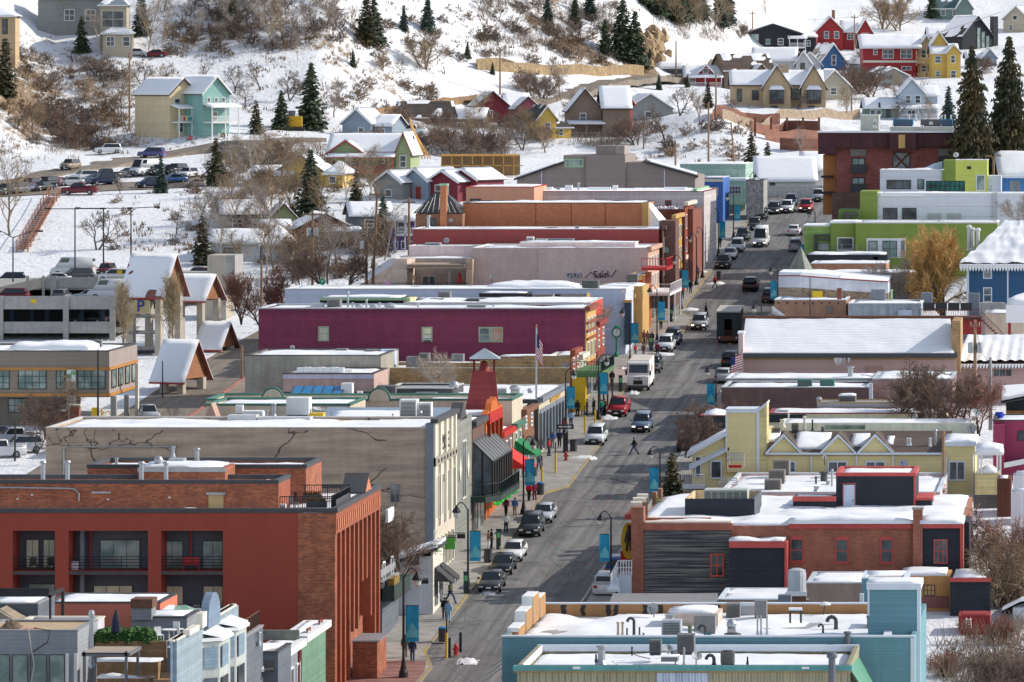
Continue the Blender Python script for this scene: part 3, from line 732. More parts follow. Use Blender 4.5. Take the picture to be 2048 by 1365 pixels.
t.pt('screen',b,mt('black_slats',(.03,.03,.035),'siding',pc=.1))
t.pt('post',PX(98,1190,102,1245,308,.15),BL);t.pt('post',PX(122,1178,128,1248,311,.18),BL)
t.pt('beam',SB([W(96,1190,308),W(102,1190,308),W(128,1176,311),W(122,1176,311)],.2),BL)
t=ft('rooftop_building','orange rendered roof storey with snowy roof below the red hotel',92,320,1207,322,6,mt('orange_render',shd('#c2694a',1.5),var=.08),par=.12,zb=0,cop=DY)
t=ft('rooftop_building','grey clad stair block with a brown capped chimney between hedge and green roof',262,374,1236,313,4,MIDG,par=.05,zb=0,cop=DY)
t.pt('chimney',PX(263,1217,303,1240,312.6,1.5),MIDG);t.pt('chimney_cap',PX(261,1199,304.5,1217,312.5,1.7),mt('rusty_brown',(.15,.07,.045),var=.3,sc=3))
t=T('green_roof','pale green metal hipped roof beside the orange wall','roof',W(350,1250,322))
gm=mt('green_seam_roof',(.22,.36,.28),'seam',pc=.45,ro_=.5)
A=[W(300,1236,316),W(412,1250,316),W(357,1211,321),W(340,1211,321)]
b=SB(A,.1);t.pt('slope',b,gm)
t.pt('slope',SB([W(412,1250,316),W(412,1225,327),W(370,1210,321),W(357,1211,321)],.1),gm)
t.pt('roof_snow',SB([W(303,1235,315.8),W(335,1238,315.8),W(350,1211,320.6),W(338,1210,320.6)],.12),SN)
t.pt('base',PX(306,1243,408,1285,316.5,8),MIDG)
t=ft('rooftop_building','roof terrace with timber planter walls and snowy benches',165,338,1418,286,18,TANW,par=.02,zb=0,roof=TANW)
so_('planter_wall',PX(190,1283,333,1420,304,.2),TANW,'timber board wall behind the terrace benches below the hedge','planter')
for k,(x0,x1,y0,y1,Y)in en(((190,316,1316,1331,300),(198,300,1349,1362,294))):
 t=T('bench',('long terrace bench under thick snow by the timber wall','lower terrace bench capped with snow beside the pergola post')[k],'bench',W((x0+x1)/2,y1,Y))
 t.pt('seat',PX(x0,y0+8,x1,y1+70,Y,1.),TANW);t.pt('snow_cap',SW(XX(x0,Y)-.1,XX(x1,Y)+.1,Y-.1,Y+1.1,ZZ(y0+8,Y),.28,E,k),SN,sm_=True)
t=T('pergola','grey slatted pergola over the roof terrace','pergola',W(220,1365,294));PG=mt('pergola_grey',(.2,.2,.21))
for x,Y in((252,293),(275,297),(168,293),(190,297)):t.pt('post',PX(x-2.5,1303,x+2.5,1420,Y,.16),PG)
b=MB();f0=[W(163,1306,293),W(256,1306,293),W(279,1293,297.5),W(190,1293,297.5)]
for i in rg(24):
 u0,u1=i/24,i/24+.026;b.slab([f0[0].lerp(f0[1],u0),f0[0].lerp(f0[1],u1),f0[3].lerp(f0[2],u1),f0[3].lerp(f0[2],u0)],.09)
t.pt('slat_roof',b,mt('pergola_slats',(.36,.3,.25)))
b=MB();b.slab([f0[0],f0[1],f0[1]+V3((0,.15,0)),f0[0]+V3((0,.15,0))],.22);b.slab([f0[1],f0[1]+V3((.12,0,0)),f0[2]+V3((.12,0,0)),f0[2]],.2)
t.pt('beam',b,PG)
vt(183,1330,296,8,110,'tall steel flue rising past the slatted pergola')
def chair(x,y,Y,lb,m=WH,rz=0.,gu=None):
 p=W(x,y,Y);t=TL('chair',lb,'chair',p,gu,rz)
 t.pt('seat',BX(-.25,.25,-.25,.25,.42,.47),m);t.pt('backrest',BX(-.25,.25,.22,.27,.47,.95),m)
 for sx in(-1,1):
  for sy in(-1,1):t.pt('leg',BX(sx*.22-.025,sx*.22+.025,sy*.22-.025,sy*.22+.025,0,.42),m)
 return t
def table(x,y,Y,lb,m=WH,r=.5):
 p=W(x,y,Y);t=TL('table',lb,'table',p)
 t.pt('tabletop',LA([(r,.7),(r,.75)],16),m);t.pt('pedestal',LA([(.25,0),(.05,.06),(.05,.7)],8),m);return t
chair(318,1284,305,'white terrace chair beside the hedge',WH,.5);chair(357,1272,307,'white terrace chair across the small white table',WH,2.6);table(338,1282,306,'small white terrace table between two chairs')
so_('folded_parasol',LA([(.03,-.6),(.03,0),(.32,.15),(.25,.9),(.08,1.45),(.02,1.6)],8,W(232,1268,304)),mt('navy_cloth',(.02,.02,.05)),'closed navy parasol standing behind the hedge','parasol')
t=ft('shop','pale blue shop building with white bay windows and round topped parapet',341,346,1284,281,20,mt('blue_siding',shd('#8fa3b2',1.5),'siding',pc=.2),par=.4,zb=0,cop=CREAM)
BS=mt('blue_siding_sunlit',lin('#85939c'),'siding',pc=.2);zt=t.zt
fb(t,'facade',WL,281,301,0,zt,BS,.2);fb(t,'cornice',WL,284,287,zt,zt+.35,CREAM,.4);fb(t,'cornice',WL,288,289.5,zt,zt+.9,CREAM,.4)
n=14;b=MB();a0=291.3;vs=[]
pts=[(a0-1.9,zt-.2)]+[(a0-1.9*cos(3.14159*k/n),zt+.55+1.3*sin(3.14159*k/n))for k in rg(n+1)]+[(a0+1.9,zt-.2)]
b.add([(WL+E*y+.02,y,z)for y,z in pts]+[(WL+E*y+.5,y,z)for y,z in pts],[tuple(rg(n+3)),tuple(rg(n+3,2*n+6))[::-1]]+[(i,n+3+i,n+4+i,i+1)for i in rg(n+2)])
t.pt('arched_parapet',b,mt('slate_blue',(.16,.22,.3),'siding',pc=.15))
for k,(Y0,Y1)in en(((289,293),(294.5,298.5))):
 q=t.pt('bay_window',MB().add([(WL+E*Y0+.2,Y0,zt-8),(WL+E*Y0+1.2,Y0+.7,zt-8),(WL+E*Y1+1.2,Y1-.7,zt-8),(WL+E*Y1+.2,Y1,zt-8),(WL+E*Y0+.2,Y0,zt-1),(WL+E*Y0+1.2,Y0+.7,zt-1),(WL+E*Y1+1.2,Y1-.7,zt-1),(WL+E*Y1+.2,Y1,zt-1)],[(4,5,6,7),(0,1,5,4),(1,2,6,5),(2,3,7,6)]),mt('bay_grey',(.42,.44,.42)))
 t.pt('bay_cap',SB([(WL+E*Y0+.1,Y0-.15,zt-.75),(WL+E*Y0+1.4,Y0+.6,zt-.75),(WL+E*Y1+1.4,Y1-.6,zt-.75),(WL+E*Y1+.1,Y1+.15,zt-.75)],.2),WH,ud=q)
 t.pt('bay_snow',SB([(WL+E*Y0+.1,Y0-.05,zt-.3),(WL+E*Y0+1.3,Y0+.65,zt-.62),(WL+E*Y1+1.3,Y1-.65,zt-.62),(WL+E*Y1+.1,Y1+.05,zt-.3)],.13),SN,ud=q)
 for z in(zt-2.6,zt-6):
  t.pt('pane',FC(WL,Y0+.9,Y1-.9,z,z+(1.3 if z>zt-4 else 2.8),.06,1.2),mt('blue_panel',(.17,.24,.3),'siding',pc=.2)if z>zt-4 else GLASS,ud=q)
  t.pt('pane',SB([(WL+E*Y0+.32,Y0+.06,z+1.3+(0 if z>zt-4 else 1.5)),(WL+E*Y0+1.1,Y0+.6,z+1.3+(0 if z>zt-4 else 1.5)),(WL+E*Y0+1.1,Y0+.54,z+1.3+(0 if z>zt-4 else 1.5)),(WL+E*Y0+.32,Y0,z+1.3+(0 if z>zt-4 else 1.5))],1.3 if z>zt-4 else 2.8),mt('blue_panel')if z>zt-4 else GLASS,ud=q)
for Y in(283,285,287):fwin(t,WL,Y-.5,Y+.5,zt-6,zt-3.6,WH,GLASS,.2)
t=ft('shop','dark flat roofed block with brown railing behind the bay windows',380,470,1288,301.5,10,DG,par=.5,zb=0,cop=mt('grey_flashing'))
pk(t,(t.X1-.2+E*1,302,t.zt),(t.X1-.2+E*9.5,311.5,t.zt),1.0,mt('brown_rail',(.12,.06,.04)))
vt(518,1288,309,6,24,'short steel roof flue beside the brown railing');fanvent(474,1262,312,9,9,'small snowy roof fan behind the brown railing')
t=ft('shop','dark shingled shop with snow streaked sloping roofs',430,556,1306,312,5,DG,par=.05,zb=0,cop=DY)
b=MB();b.slab([W(462,1345,311),W(548,1340,311),W(534,1303,318),W(478,1303,318)],.15)
q=t.pt('roof',b,mt('slate_shingles',(.09,.085,.08),'shingle',pc=.2,var=.3));t.pt('roof_snow',SB([W(500,1338,310.9),W(528,1338,310.9),W(526,1322,313.5),W(512,1322,313.5)],.2),SN,ud=q)
fr_(t,WL,312,316.5,ZZ(1325,312),mt('grey_green_sunlit',lin('#6b7a70'),'vsiding',pc=.4),rows=1,nw=2,cor=mt('slate_shingles'),shop=False)
t=ft('shop','slate grey shop with snowy roof and green fascia board',500,562,1310,317,7.5,DG,par=.05,zb=0,cop=WH)
t.pt('fascia',PX(512,1261,598,1280,324,.3),mt('weathered_green',(.2,.21,.18),var=.3))
fr_(t,WL,317,324.6,t.zt+.1,mt('slate_sunlit',lin('#8b8f96'),'siding',pc=.18),rows=1,nw=3,cor=WH,shop=False)
t.pt('downpipe',TU([W(601,1290,323.5),W(597,1330,323.5),W(597,1400,323.5)],.12,6),mt('oxblood',(.3,.05,.04)))
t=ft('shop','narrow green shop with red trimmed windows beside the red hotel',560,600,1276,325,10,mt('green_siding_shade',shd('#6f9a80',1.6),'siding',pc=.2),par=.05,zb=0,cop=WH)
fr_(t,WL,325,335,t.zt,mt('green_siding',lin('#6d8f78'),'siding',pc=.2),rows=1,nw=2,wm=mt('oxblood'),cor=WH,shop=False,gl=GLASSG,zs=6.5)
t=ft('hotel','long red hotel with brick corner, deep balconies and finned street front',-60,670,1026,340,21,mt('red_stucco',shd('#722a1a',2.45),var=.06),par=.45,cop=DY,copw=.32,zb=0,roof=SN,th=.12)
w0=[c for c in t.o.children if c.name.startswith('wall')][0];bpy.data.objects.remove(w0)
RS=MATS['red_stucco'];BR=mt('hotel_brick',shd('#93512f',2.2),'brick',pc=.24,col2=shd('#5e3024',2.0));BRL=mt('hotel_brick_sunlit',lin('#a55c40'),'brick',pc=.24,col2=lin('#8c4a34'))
Yh=340;ops=[(25,110),(137,296),(322,446)];OT=1062;SL0,SL1=1143,1150
b=MB();xs=[-60]+[v for o in ops for v in o]+[596]
for i in rg(0,len(xs),2):b.px(xs[i],OT,xs[i+1],1420,Yh,2.2)
b.px(-60,1027,596,OT,Yh,2.2)
for x0,x1 in ops:b.px(x0,SL0,x1,SL1,Yh,2.2);b.px(x0,1238,x1,1420,Yh,2.2)
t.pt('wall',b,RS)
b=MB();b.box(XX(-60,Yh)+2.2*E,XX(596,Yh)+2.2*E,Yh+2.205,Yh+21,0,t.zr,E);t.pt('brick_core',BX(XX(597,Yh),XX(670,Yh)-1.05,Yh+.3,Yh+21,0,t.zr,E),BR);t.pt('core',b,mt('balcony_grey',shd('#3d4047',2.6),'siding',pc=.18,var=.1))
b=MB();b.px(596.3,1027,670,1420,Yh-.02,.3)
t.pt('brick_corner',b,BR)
t.pt('slab_edge',PX(137,SL0+.5,296,SL1-.5,Yh-.02,.02).px(322,SL0+.5,446,SL1-.5,Yh-.02,.02).px(25,SL0+.5,110,SL1-.5,Yh-.02,.02),DY)
Yb=Yh+2.18
def slide(x0,x1,y0,y1,n,gl):win(t,x0,y0,x1,y1,Yb,DY,gl,n,1,1.2,name='balcony_door')
slide(52,78,1079,1136,2,CURT);slide(86,110,1079,1136,2,CURT);slide(200,280,1080,1138,3,GLASSG);slide(323,366,1082,1140,2,GLASSG);slide(405,446,1082,1140,2,GLASSG)
slide(57,110,1168,1236,2,GLASSG);slide(187,265,1171,1236,3,CURT);slide(327,367,1172,1232,2,CURT);slide(406,446,1172,1236,2,CURT)
for x0,x1 in ops:
 railing(t,W(x0,SL0,Yh+.15),W(x1,SL0,Yh+.15),1.05,BL,bars=5);railing(t,W(x0,1238,Yh+.15),W(x1,1238,Yh+.15),1.05,BL,bars=5)
for y0,y1 in((1062,1143),(1150,1238)):t.pt('column',PX(160,y0,168,y1,Yh+1.2,.3),mt('grey_column',shd('#5b5f66',2.)))
for x,y0,y1 in((181,1063,1143),(382,1063,1120)):t.pt('standpipe',TU([W(x,y0,Yh+2),W(x,y1,Yh+2)],.07,6),RED)
for x,y,Y,lab in((68,1142,Yh+1,'dark terrace chair on the upper balcony at the edge'),(103,1142,Yh+1,'dark terrace chair beside the curtained balcony door'),(395,1236,Yh+1,'pale bistro chair on the lower balcony'),(415,1236,Yh+1,'second pale bistro chair on the lower balcony')):chair(x,y,Y,lab,DY if x<200 else mt('grey_flashing'),.4)
p=W(382,1131,Yh+.9);q=TL('bench','red slatted bench on the upper hotel balcony','bench',W(382,1142,Yh+.9))
q.pt('seat',BX(-.6,.6,-.25,.25,.42,.48),RED);q.pt('backrest',BX(-.6,.6,.22,.28,.5,.95),RED)
for sx in(-.55,.55):q.pt('leg',BX(sx-.04,sx+.04,-.2,.2,0,.42),RED)
ac(149,1142,Yh+1,14,18,'white boxed unit on the wide hotel balcony',m=WH,louvre=False)
zt=t.zt;z0=zst(350)
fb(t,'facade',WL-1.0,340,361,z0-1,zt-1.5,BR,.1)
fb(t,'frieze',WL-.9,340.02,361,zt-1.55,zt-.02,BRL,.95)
nf=11
for i in rg(nf):
 Y=340.3+20.2*i/(nf-1);st=(0,0,0,3.2,3.2,3.2,6.5,6.5,3.5,0,0)[i]
 t.pt('fin',FC(WL-.9,Y,Y+.55,z0-.5 if i<4 or i>8 else z0+st,zt-1.56,.9),BRL)
b=MB()
for i in rg(22):b.fac(WL+.05,340.5+.92*i,340.9+.92*i,zt-1.25,zt-.5,.07)
t.pt('corbel',b,mt('brick_light',lin('#c27a58')))
fb(t,'coping',WL,340,361,zt,zt+.35,DY,.16)
b=MB();Ya,Yc,Yd=352.6,354.4,356.2;o_=-.5
b.add([(WL+E*Ya+o_,Ya,zt+.36),(WL+E*Yd+o_,Yd,zt+.36),(WL+E*Yc+o_,Yc,ZZ(949,Yc)),(WL+E*Ya+.1,Ya,zt+.36),(WL+E*Yd+.1,Yd,zt+.36),(WL+E*Yc+.1,Yc,ZZ(949,Yc))],[(0,2,1),(3,4,5),(0,3,5,2),(1,2,5,4)])
t.pt('gable',b,mt('brick_light'));
b=MB();b.slab([(WL+E*Ya-1.6,Ya-.1,zt+.4),(WL+E*Ya+.2,Ya-.1,zt+.4),(WL+E*Yc+.2,Yc,ZZ(946,Yc)),(WL+E*Yc-1.6,Yc,ZZ(946,Yc))],.12);t.pt('gable_roof',b,DY)
t.pt('porch',BX(XX(705,347),XX(705,347)+1.8,347,351.5,z0-1,ZZ(1284,347),E),BR)
t.pt('porch_cap',BX(XX(704,347),XX(704,347)+2,346.9,351.6,ZZ(1283.8,347),ZZ(1281,347),E),SL)
t=ft('penthouse','brick roof storey with tan door on top of the red hotel',-60,556,968,344,5,BR,par=.3,cop=DY,copw=.28,zb=t.zr-.3,roof=SN,th=.1)
t.pt('right_return',FC(XX(556,344)-E*344,344,349,t.zb,t.zt,.03),BRL)
d=bd(t,'door',417,990,447,1024,344,mt('tan_door',(.5,.38,.17)),.06);t.pt('handle',PX(442,1008,444,1013,343.9,.04),SL,ud=d)
for x in(413,183):bd(t,'lintel',x if x>200 else 183,985 if x>200 else 983,(x+38)if x>200 else 222,990 if x>200 else 987,344,SL,.2)
t.pt('conduit',TU([W(-20,975,343.9),W(132,977,343.9),W(150,979,343.9),W(158,987,343.9),W(158,1003,343.9)],.07,6),SL)
b=MB()
for x,y in((35,998),(64,990),(216,999),(339,995)):b.px(x-2,y-1.5,x+2,y+1.5,344,.0,.12)
t.pt('wall_lamp',b,WH)
ft('penthouse','brick stair block behind the hotel roof storey',175,612,937,352,7,BR,par=.3,cop=DY,copw=.28,zb=t.zb,roof=SN)
ft('roof_hut','small brick hut with thick white snow roof on the hotel',276,450,936,347.5,4,BR,par=0,zb=t.zb,roof=SN,th=.3,cop=None).pt('fascia',PX(275,936,451,944,347.45,.02,.1),SL)
ft('roof_hut','brick chimney block beside the roof terrace',500,555,966,346.5,3,BRL,par=.2,zb=t.zb,cop=DY)
for x,yb,h,lab in((86,966,44,'tall steel flue at the edge of the hotel roof'),(135,966,45,'tall steel flue above the brick wall conduit'),(283,965,42,'steel flue in front of the snowy roof hut'),(332,966,43,'steel flue at the corner of the snowy roof hut'),(394,930,34,'steel flue standing behind the snowy roof hut'),(346,912,18,'short flue against the cracked wall'),(233,934,18,'thin white flue behind the hotel roof')):
 vt(x,yb,346 if yb>940 else 353,9 if h>25 else 6,h,lab)
fanvent(317,936,349,18,24,'round steel fan on the snowy roof hut');ac(352,934,350,30,16,'low grey duct box on the snowy roof hut',louvre=False,m=SL)
ac(565,1026,342.5,12,17,'white unit beside the hotel roof terrace',m=WH)
so_('snow_heap',SW(XX(350,341),XX(402,341),340.4,342,ZZ(1023,341),.25,0,4),SN,'rounded snow cap on the hotel parapet','snow cap',sm_=True)
t=T('terrace_railing','black railing round the hotel roof terrace','railing',W(640,1000,348));zr=ZZ(1024,341)
pk(t,W(560,1020,341.6),W(663,1020,341.6),.95);pk(t,W(610,1000,352),W(700,1000,352),1.1);pk(t,W(663,1020,341.6),W(700,1000,352),1.)
for x0,x1,y,Y,lab in((612,652,1016,343,'long dark planter of dry plants at the terrace edge'),(606,642,1003,348,'dark planter of dry plants further back on the terrace')):
 q=T('planter',lab,'planter',W((x0+x1)/2,y,Y));q.pt('box',PX(x0,y-13,x1,y,Y,.6),DY)
 b=MB();rr=random.Random(x0)
 for i in rg(120):p=W(rr.uniform(x0+1,x1-1),y-13,Y+.3);b.tube([p,p+V3((rr.uniform(-.15,.15),rr.uniform(-.2,.2),rr.uniform(.1,.35)))],[.03,.01],3)
 q.pt('dry_plant',b,mt('dry_plant',(.3,.15,.05),'spread',sc=3))
q=T('screen','dark planter screen at the corner of the roof terrace','screen',W(690,1015,344));q.pt('panel',SB([W(672,1000,342),W(699,985,349),W(699,985,349.2),W(672,1000,342.2)],1.1),DY)
chair(588,1018,343.5,'dark chair on the hotel roof terrace',DY,1.);chair(597,1010,346,'black terrace chair near the planters',BL,2.)
t=ft('shop','narrow dark grey shop with flower balcony next to the red hotel',735,764,1168,362,8.5,DG,par=.05,cop=WH)
fr_(t,WL-.4,362,370.5,t.zt,mt('olive_grey_siding',lin('#6f7068'),'siding',pc=.2),rows=1,nw=2,cor=mt('grey_flashing'),gl=GLASS,zs=5)
fb(t,'balcony',WL-.4,362,370.5,zst(366)+2.9,zst(366)+4.1,mt('green_black',(.03,.05,.045)),1.2,.14)
fb(t,'flower_box',WL-.4,362.2,365,zst(366)+4.1,zst(366)+4.6,mt('autumn_flowers',(.4,.22,.04),'spread',sc=3,col2=(.1,.1,.03)),.5,.8)
fb(t,'name_board',WL-.4,365.5,368.5,zst(366)+8.6,zst(366)+9.6,WH,.2,.14)
t=ft('plank_shop','white plank shop with snowy lean-to roof and square black window',790,862,1113,373.5,5.8,mt('pale_planks',shd('#a7a7ab',2.0),'vsiding',pc=.3,var=.12),par=0,roof=SN,th=.05)
for c in list(t.o.children):
 if c.name.startswith('roof_snow'):bpy.data.objects.remove(c)
Xa,Xb=t.X0,t.X1;zl,zh=ZZ(1126,373.5),ZZ(1113,373.5)
b=MB();b.slab([(Xa-.3,373.1,zl+.1),(Xb+.5,373.1,zh+.75),(Xb+1.2,379.5,zh+.75),(Xa+.4,379.5,zl+.1)],.25);q=t.pt('roof',b,DY)
b=MB();b.slab([(Xa-.3,373.1,zl+.4),(Xb+.4,373.1,zh+1.0),(Xb+1.1,379.5,zh+1.0),(Xa+.4,379.5,zl+.4)],.28);t.pt('roof_snow',b,SN,ud=q)
win(t,812,1108,838,1130,373.5,BL,mt('frosted_green',(.3,.36,.32),'glass'),1,1,3.5)
t.pt('false_front',FC(XX(862,373.5)-E*373.5,373.5,379.3,t.zb,zh+.95,.16),mt('white_siding_sunlit',lin('#d9d4c8'),'siding',pc=.2))
awf=XX(862,373.5)-E*373.5
for a in(374.2,377):awning(t,awf,a,a+2,zst(376)+2.5,mt('dark_canvas',(.06,.06,.06),ro_=.9))
for a in(374.4,377.2):t.pt('shop_window',FC(awf,a,a+1.7,zst(376)+.5,zst(376)+2.6,.05,.16),GLASS)
for k,a in en((375,376.2)):t.pt('crest',LA([(.25,0),(.25,.05)],8,(awf+E*a+.4,a,zst(376)+4.8+k*.2)),mt('sign_green',(.1,.4,.06)))
EW=mt('cracked_render',shd('#8a7866',2.2),'crack',var=.1)
t=ft('lodge_hall','big grey brown hall with cracked side wall and cream lettered front',92,862,857,388,13,EW,par=.35,cop=mt('pale_coping',(.55,.53,.5)),roof=SN,th=.3)
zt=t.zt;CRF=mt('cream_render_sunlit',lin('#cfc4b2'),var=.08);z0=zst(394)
fb(t,'facade',WL,388,401,z0-1,zt+.4,CRF,.2)
for Y in(388,391.3,394.6,397.6,400.2):fb(t,'pilaster',WL,Y,Y+.7,z0+4.2,zt+.4,CREAM,.2,.2)
fb(t,'cornice',WL,387.9,401.1,zt+.42,zt+.75,DY,.6);fb(t,'string_course',WL,388,401,z0+9.3,z0+10,mt('taupe_trim',lin('#9a9186')),.25,.2)
for i in rg(7):
 Y=389.2+1.75*i;fwin(t,WL,Y,Y+.7,z0+4.8,z0+8.4,CREAM,GLASS,.2)
 t.pt('dentil',FC(WL,Y+.1,Y+.5,z0+9.5,z0+9.8,.06,.45),BL)
for i in rg(6):fwin(t,WL,389+1.95*i,390.1+1.95*i,z0+.5,z0+3.2,CREAM,GLASS,.2)
tx('lettering','B.P.O.E.',1.9,(WL+E*394.3+.26,394.3,zt-1.6),SIDE,DY,t.o,.03,t.loc)
tx('lettering','734',1.0,(WL+E*394.3+.26,394.3,zt-4.6),SIDE,mt('taupe_trim'),t.o,.03,t.loc)
t.pt('corner_pier',FC(WL-.4,387.9,388.9,z0-1,zt+.4,.65),mt('blue_grey_trim',lin('#7d838c')))
win(t,780,968,801,1006,388,mt('taupe_trim'),mt('papered_pane',(.35,.36,.38),'glass',col2=(.08,.08,.09)),2,2,1.8)
t.pt('conduit',TU([W(128,958,387.9),W(128,900,387.9),W(133,894,387.9),W(350,894,387.9)],.06,6),SL)
bd(t,'junction_box',342,891,351,901,388,SL,.2)
t.pt('pipe',TU([W(347,900,387.8),W(347,915,387.8)],.12,6),SL)
t=ft('gable_shop','grey clapboard building with white diamond window and metal roof',560,906,850,401.2,10.5,mt('grey_clapboard',lin('#7f8078'),'siding',pc=.2),par=.1,cop=DY,roof=SN)
fb(t,'facade',WL,401.2,411.7,z0-1,ZZ(836,406),mt('grey_clapboard'),.2)
b=MB();q0,q1=404.2,408.8;b.add([(WL+E*q0-.8,q0,ZZ(840,406)),(WL+E*q1-.8,q1,ZZ(840,406)),(WL+E*406.5-.8,406.5,ZZ(806,406)),(WL+E*q0+.2,q0,ZZ(840,406)),(WL+E*q1+.2,q1,ZZ(840,406)),(WL+E*406.5+.2,406.5,ZZ(806,406))],[(0,2,1),(3,4,5),(0,3,5,2),(1,2,5,4)]);t.pt('gable',b,DY)
fwin(t,WL,405.3,407.6,zst(406)+4.3,zst(406)+9.3,CREAM,GLASS,.2,n=2)
for a,b_ in((403.3,404.6),(408.3,409.6)):
 c_=(a+b_)/2;zc=zst(406)+7;t.pt('diamond_trim',MB().add([(WL+E*a+.3,a,zc),(WL+E*c_+.3,c_,zc-1.2),(WL+E*b_+.3,b_,zc),(WL+E*c_+.3,c_,zc+1.2)]+[(WL+E*a+.2,a,zc),(WL+E*c_+.2,c_,zc-1.2),(WL+E*b_+.2,b_,zc),(WL+E*c_+.2,c_,zc+1.2)],[(0,1,2,3),(0,4,5,1),(1,5,6,2),(2,6,7,3),(3,7,4,0)]),CREAM)
b=SB([W(590,853,402),W(868,846,402),W(872,838,404),W(610,838,404)],.1);t.pt('skylight_strip',b,mt('dark_glazing',(.02,.022,.03),ro_=.15))
MR=mt('blue_metal_roof',(.28,.36,.44),'seam',pc=.55,ro_=.4,metal=.4)
q=t.pt('roof',SB([W(640,843,404.5),W(905,843,404.5),W(925,815,411),W(655,815,411)],.12),MR)
b=SW(XX(655,404.5),XX(800,404.5),404.4,408.4,0,.2,E,6,zf=lambda x,y:ZZ(843,404.5)+(y-404.5)*.145);t.pt('roof_snow',b,SN,ud=q,sm_=True)
ac(632,840,403,28,13,'yellow boxed unit on the dark glazed roof strip',m=YEL,louvre=False);ac(684,856,400,30,14,'yellow boxed unit behind the cracked wall',m=YEL,louvre=False)
ac(816,836,403,34,36,'white louvred cabinet on legs above the hall roof',m=WH);ac(849,838,403.5,26,32,'pale fan cabinet next to the louvred one',m=WH)
dh(783,838,402,13,'pale satellite dish tipped back on the hall roof',(.3,-.3,1));fanvent(840,833,402,10,12,'small steel fan beside the pale dish')
for i,(x0,x1)in en(((455,512),(515,620))):ac((x0+x1)/2,857,399,x1-x0,26-4*i,('long white duct run on the hall roof','tapered white duct box beside the skylight strip')[i],m=mt('white_duct',(.55,.56,.57),'metal',metal=.2),louvre=False,d=1.5)
ac(595,832,410,45,36,'large pale roof unit with a blue emblem',m=WH,louvre=False);vt(548,833,408,7,26,'bent steel flue beside the pale roof unit');vt(533,838,406,6,18,'thin flue at the end of the duct run')
dh(638,818,411,14,'grey dish lying behind the pale roof unit',(.2,-.2,1))
t=T('restaurant_balcony','black steel and glass restaurant balcony above the pavement','balcony',(WL+E*409+2,409,zst(409)))
zf_=ZZ(985,416)
def P_(Y,o,z):Y+=8.7;return(WL+E*Y+o*.66,Y,z)
t.pt('deck',MB().add([P_(402.5,.2,zf_),P_(402.5,2.2,zf_),P_(404.5,3.9,zf_),P_(417.5,3.9,zf_),P_(418,.2,zf_),P_(402.5,.2,zf_-.5),P_(402.5,2.2,zf_-.5),P_(404.5,3.9,zf_-.5),P_(417.5,3.9,zf_-.5),P_(418,.2,zf_-.5)],[(0,1,2,3,4),(9,8,7,6,5)]+[(i,5+i,5+(i+1)%5,(i+1)%5)for i in rg(5)]),mt('green_black'))
for a,b_ in(((402.5,.2),(402.5,2.2)),((402.5,2.2),(404.5,3.85)),((404.5,3.85),(417.5,3.85))):pk(t,P_(a[0],a[1],zf_),P_(b_[0],b_[1],zf_),1.1,mt('green_black'),.3)
b=MB();g=MB()
for i in rg(9):
 Y=404+1.62*i;b.tube([P_(Y,2.9,zf_),P_(Y,2.9,zf_+3.0),P_(Y,.25,zf_+4.7)],.11,4)
b.tube([P_(404,2.9,zf_+3),P_(417,2.9,zf_+3)],.12,4);b.tube([P_(404,.25,zf_+4.7),P_(417,.25,zf_+4.7)],.12,4);b.tube([P_(404,1.5,zf_),P_(404,1.5,zf_+3.9)],.08,4)
t.pt('frame',b,BL)
t.pt('glazing',MB().add([P_(404,.3,zf_),P_(404,2.85,zf_),P_(404,2.85,zf_+3),P_(404,.3,zf_+4.6)],[(0,1,2,3)]),GLASS)
t.pt('glazing',SB([P_(404,2.9,zf_+3.05),P_(417,2.9,zf_+3.05),P_(417,.3,zf_+4.7),P_(404,.3,zf_+4.7)],.03),mt('dark_glazing'))
rr=random.Random(4);b=MB()
for i in rg(60):Y=403+.24*i;p=V3(P_(Y,3.2+.4*rr.random(),zf_-.6-.2*rr.random()));b.lathe([(.01,-.16),(.14,0),(.01,.16)],5,p)
t.pt('green_garland',b,mt('green_lights',(.02,.5,.05),emit=.12))
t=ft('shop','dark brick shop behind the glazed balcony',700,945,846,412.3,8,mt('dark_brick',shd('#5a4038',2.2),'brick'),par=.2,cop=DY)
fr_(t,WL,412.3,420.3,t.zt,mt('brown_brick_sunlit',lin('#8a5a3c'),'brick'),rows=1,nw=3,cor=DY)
t=ft('opera_shop','orange shop with ornate carved false front',760,966,838,421,10,mt('dark_brick'),par=.1,cop=DY,roof=SN)
OR=mt('orange_paint',lin('#c2652a'),var=.15);z0=zst(426)
fb(t,'facade',WL,421,431,z0-1,ZZ(830,426),OR,.2)
b=MB();pts=[(421,ZZ(832,426)),(421,ZZ(822,426)),(422,ZZ(815,426)),(423,ZZ(824,426)),(424,ZZ(804,426)),(425,ZZ(797,426)),(426,ZZ(803,426)),(427,ZZ(795,426)),(428,ZZ(808,426)),(429,ZZ(822,426)),(430,ZZ(812,426)),(431,ZZ(820,426)),(431,ZZ(832,426))]
n=len(pts);b.add([(WL+E*y-.2,y,z)for y,z in pts]+[(WL+E*y+.35,y,z)for y,z in pts],[tuple(rg(n))[::-1],tuple(rg(n,2*n))]+[(i,i+1,n+i+1,n+i)for i in rg(n-1)]);t.pt('carved_parapet',b,OR)
for Y in(422,424.8,427.6,430.3):t.pt('pilaster',FC(WL,Y,Y+.5,z0+3,ZZ(832,426),.3,.2),mt('orange_dark',lin('#8e3d1a')))
for Y in(423,425.8,428.4):fwin(t,WL,Y,Y+1.2,z0+5,z0+7.6,mt('red_trim',lin('#b3231c')),GLASS,.2)
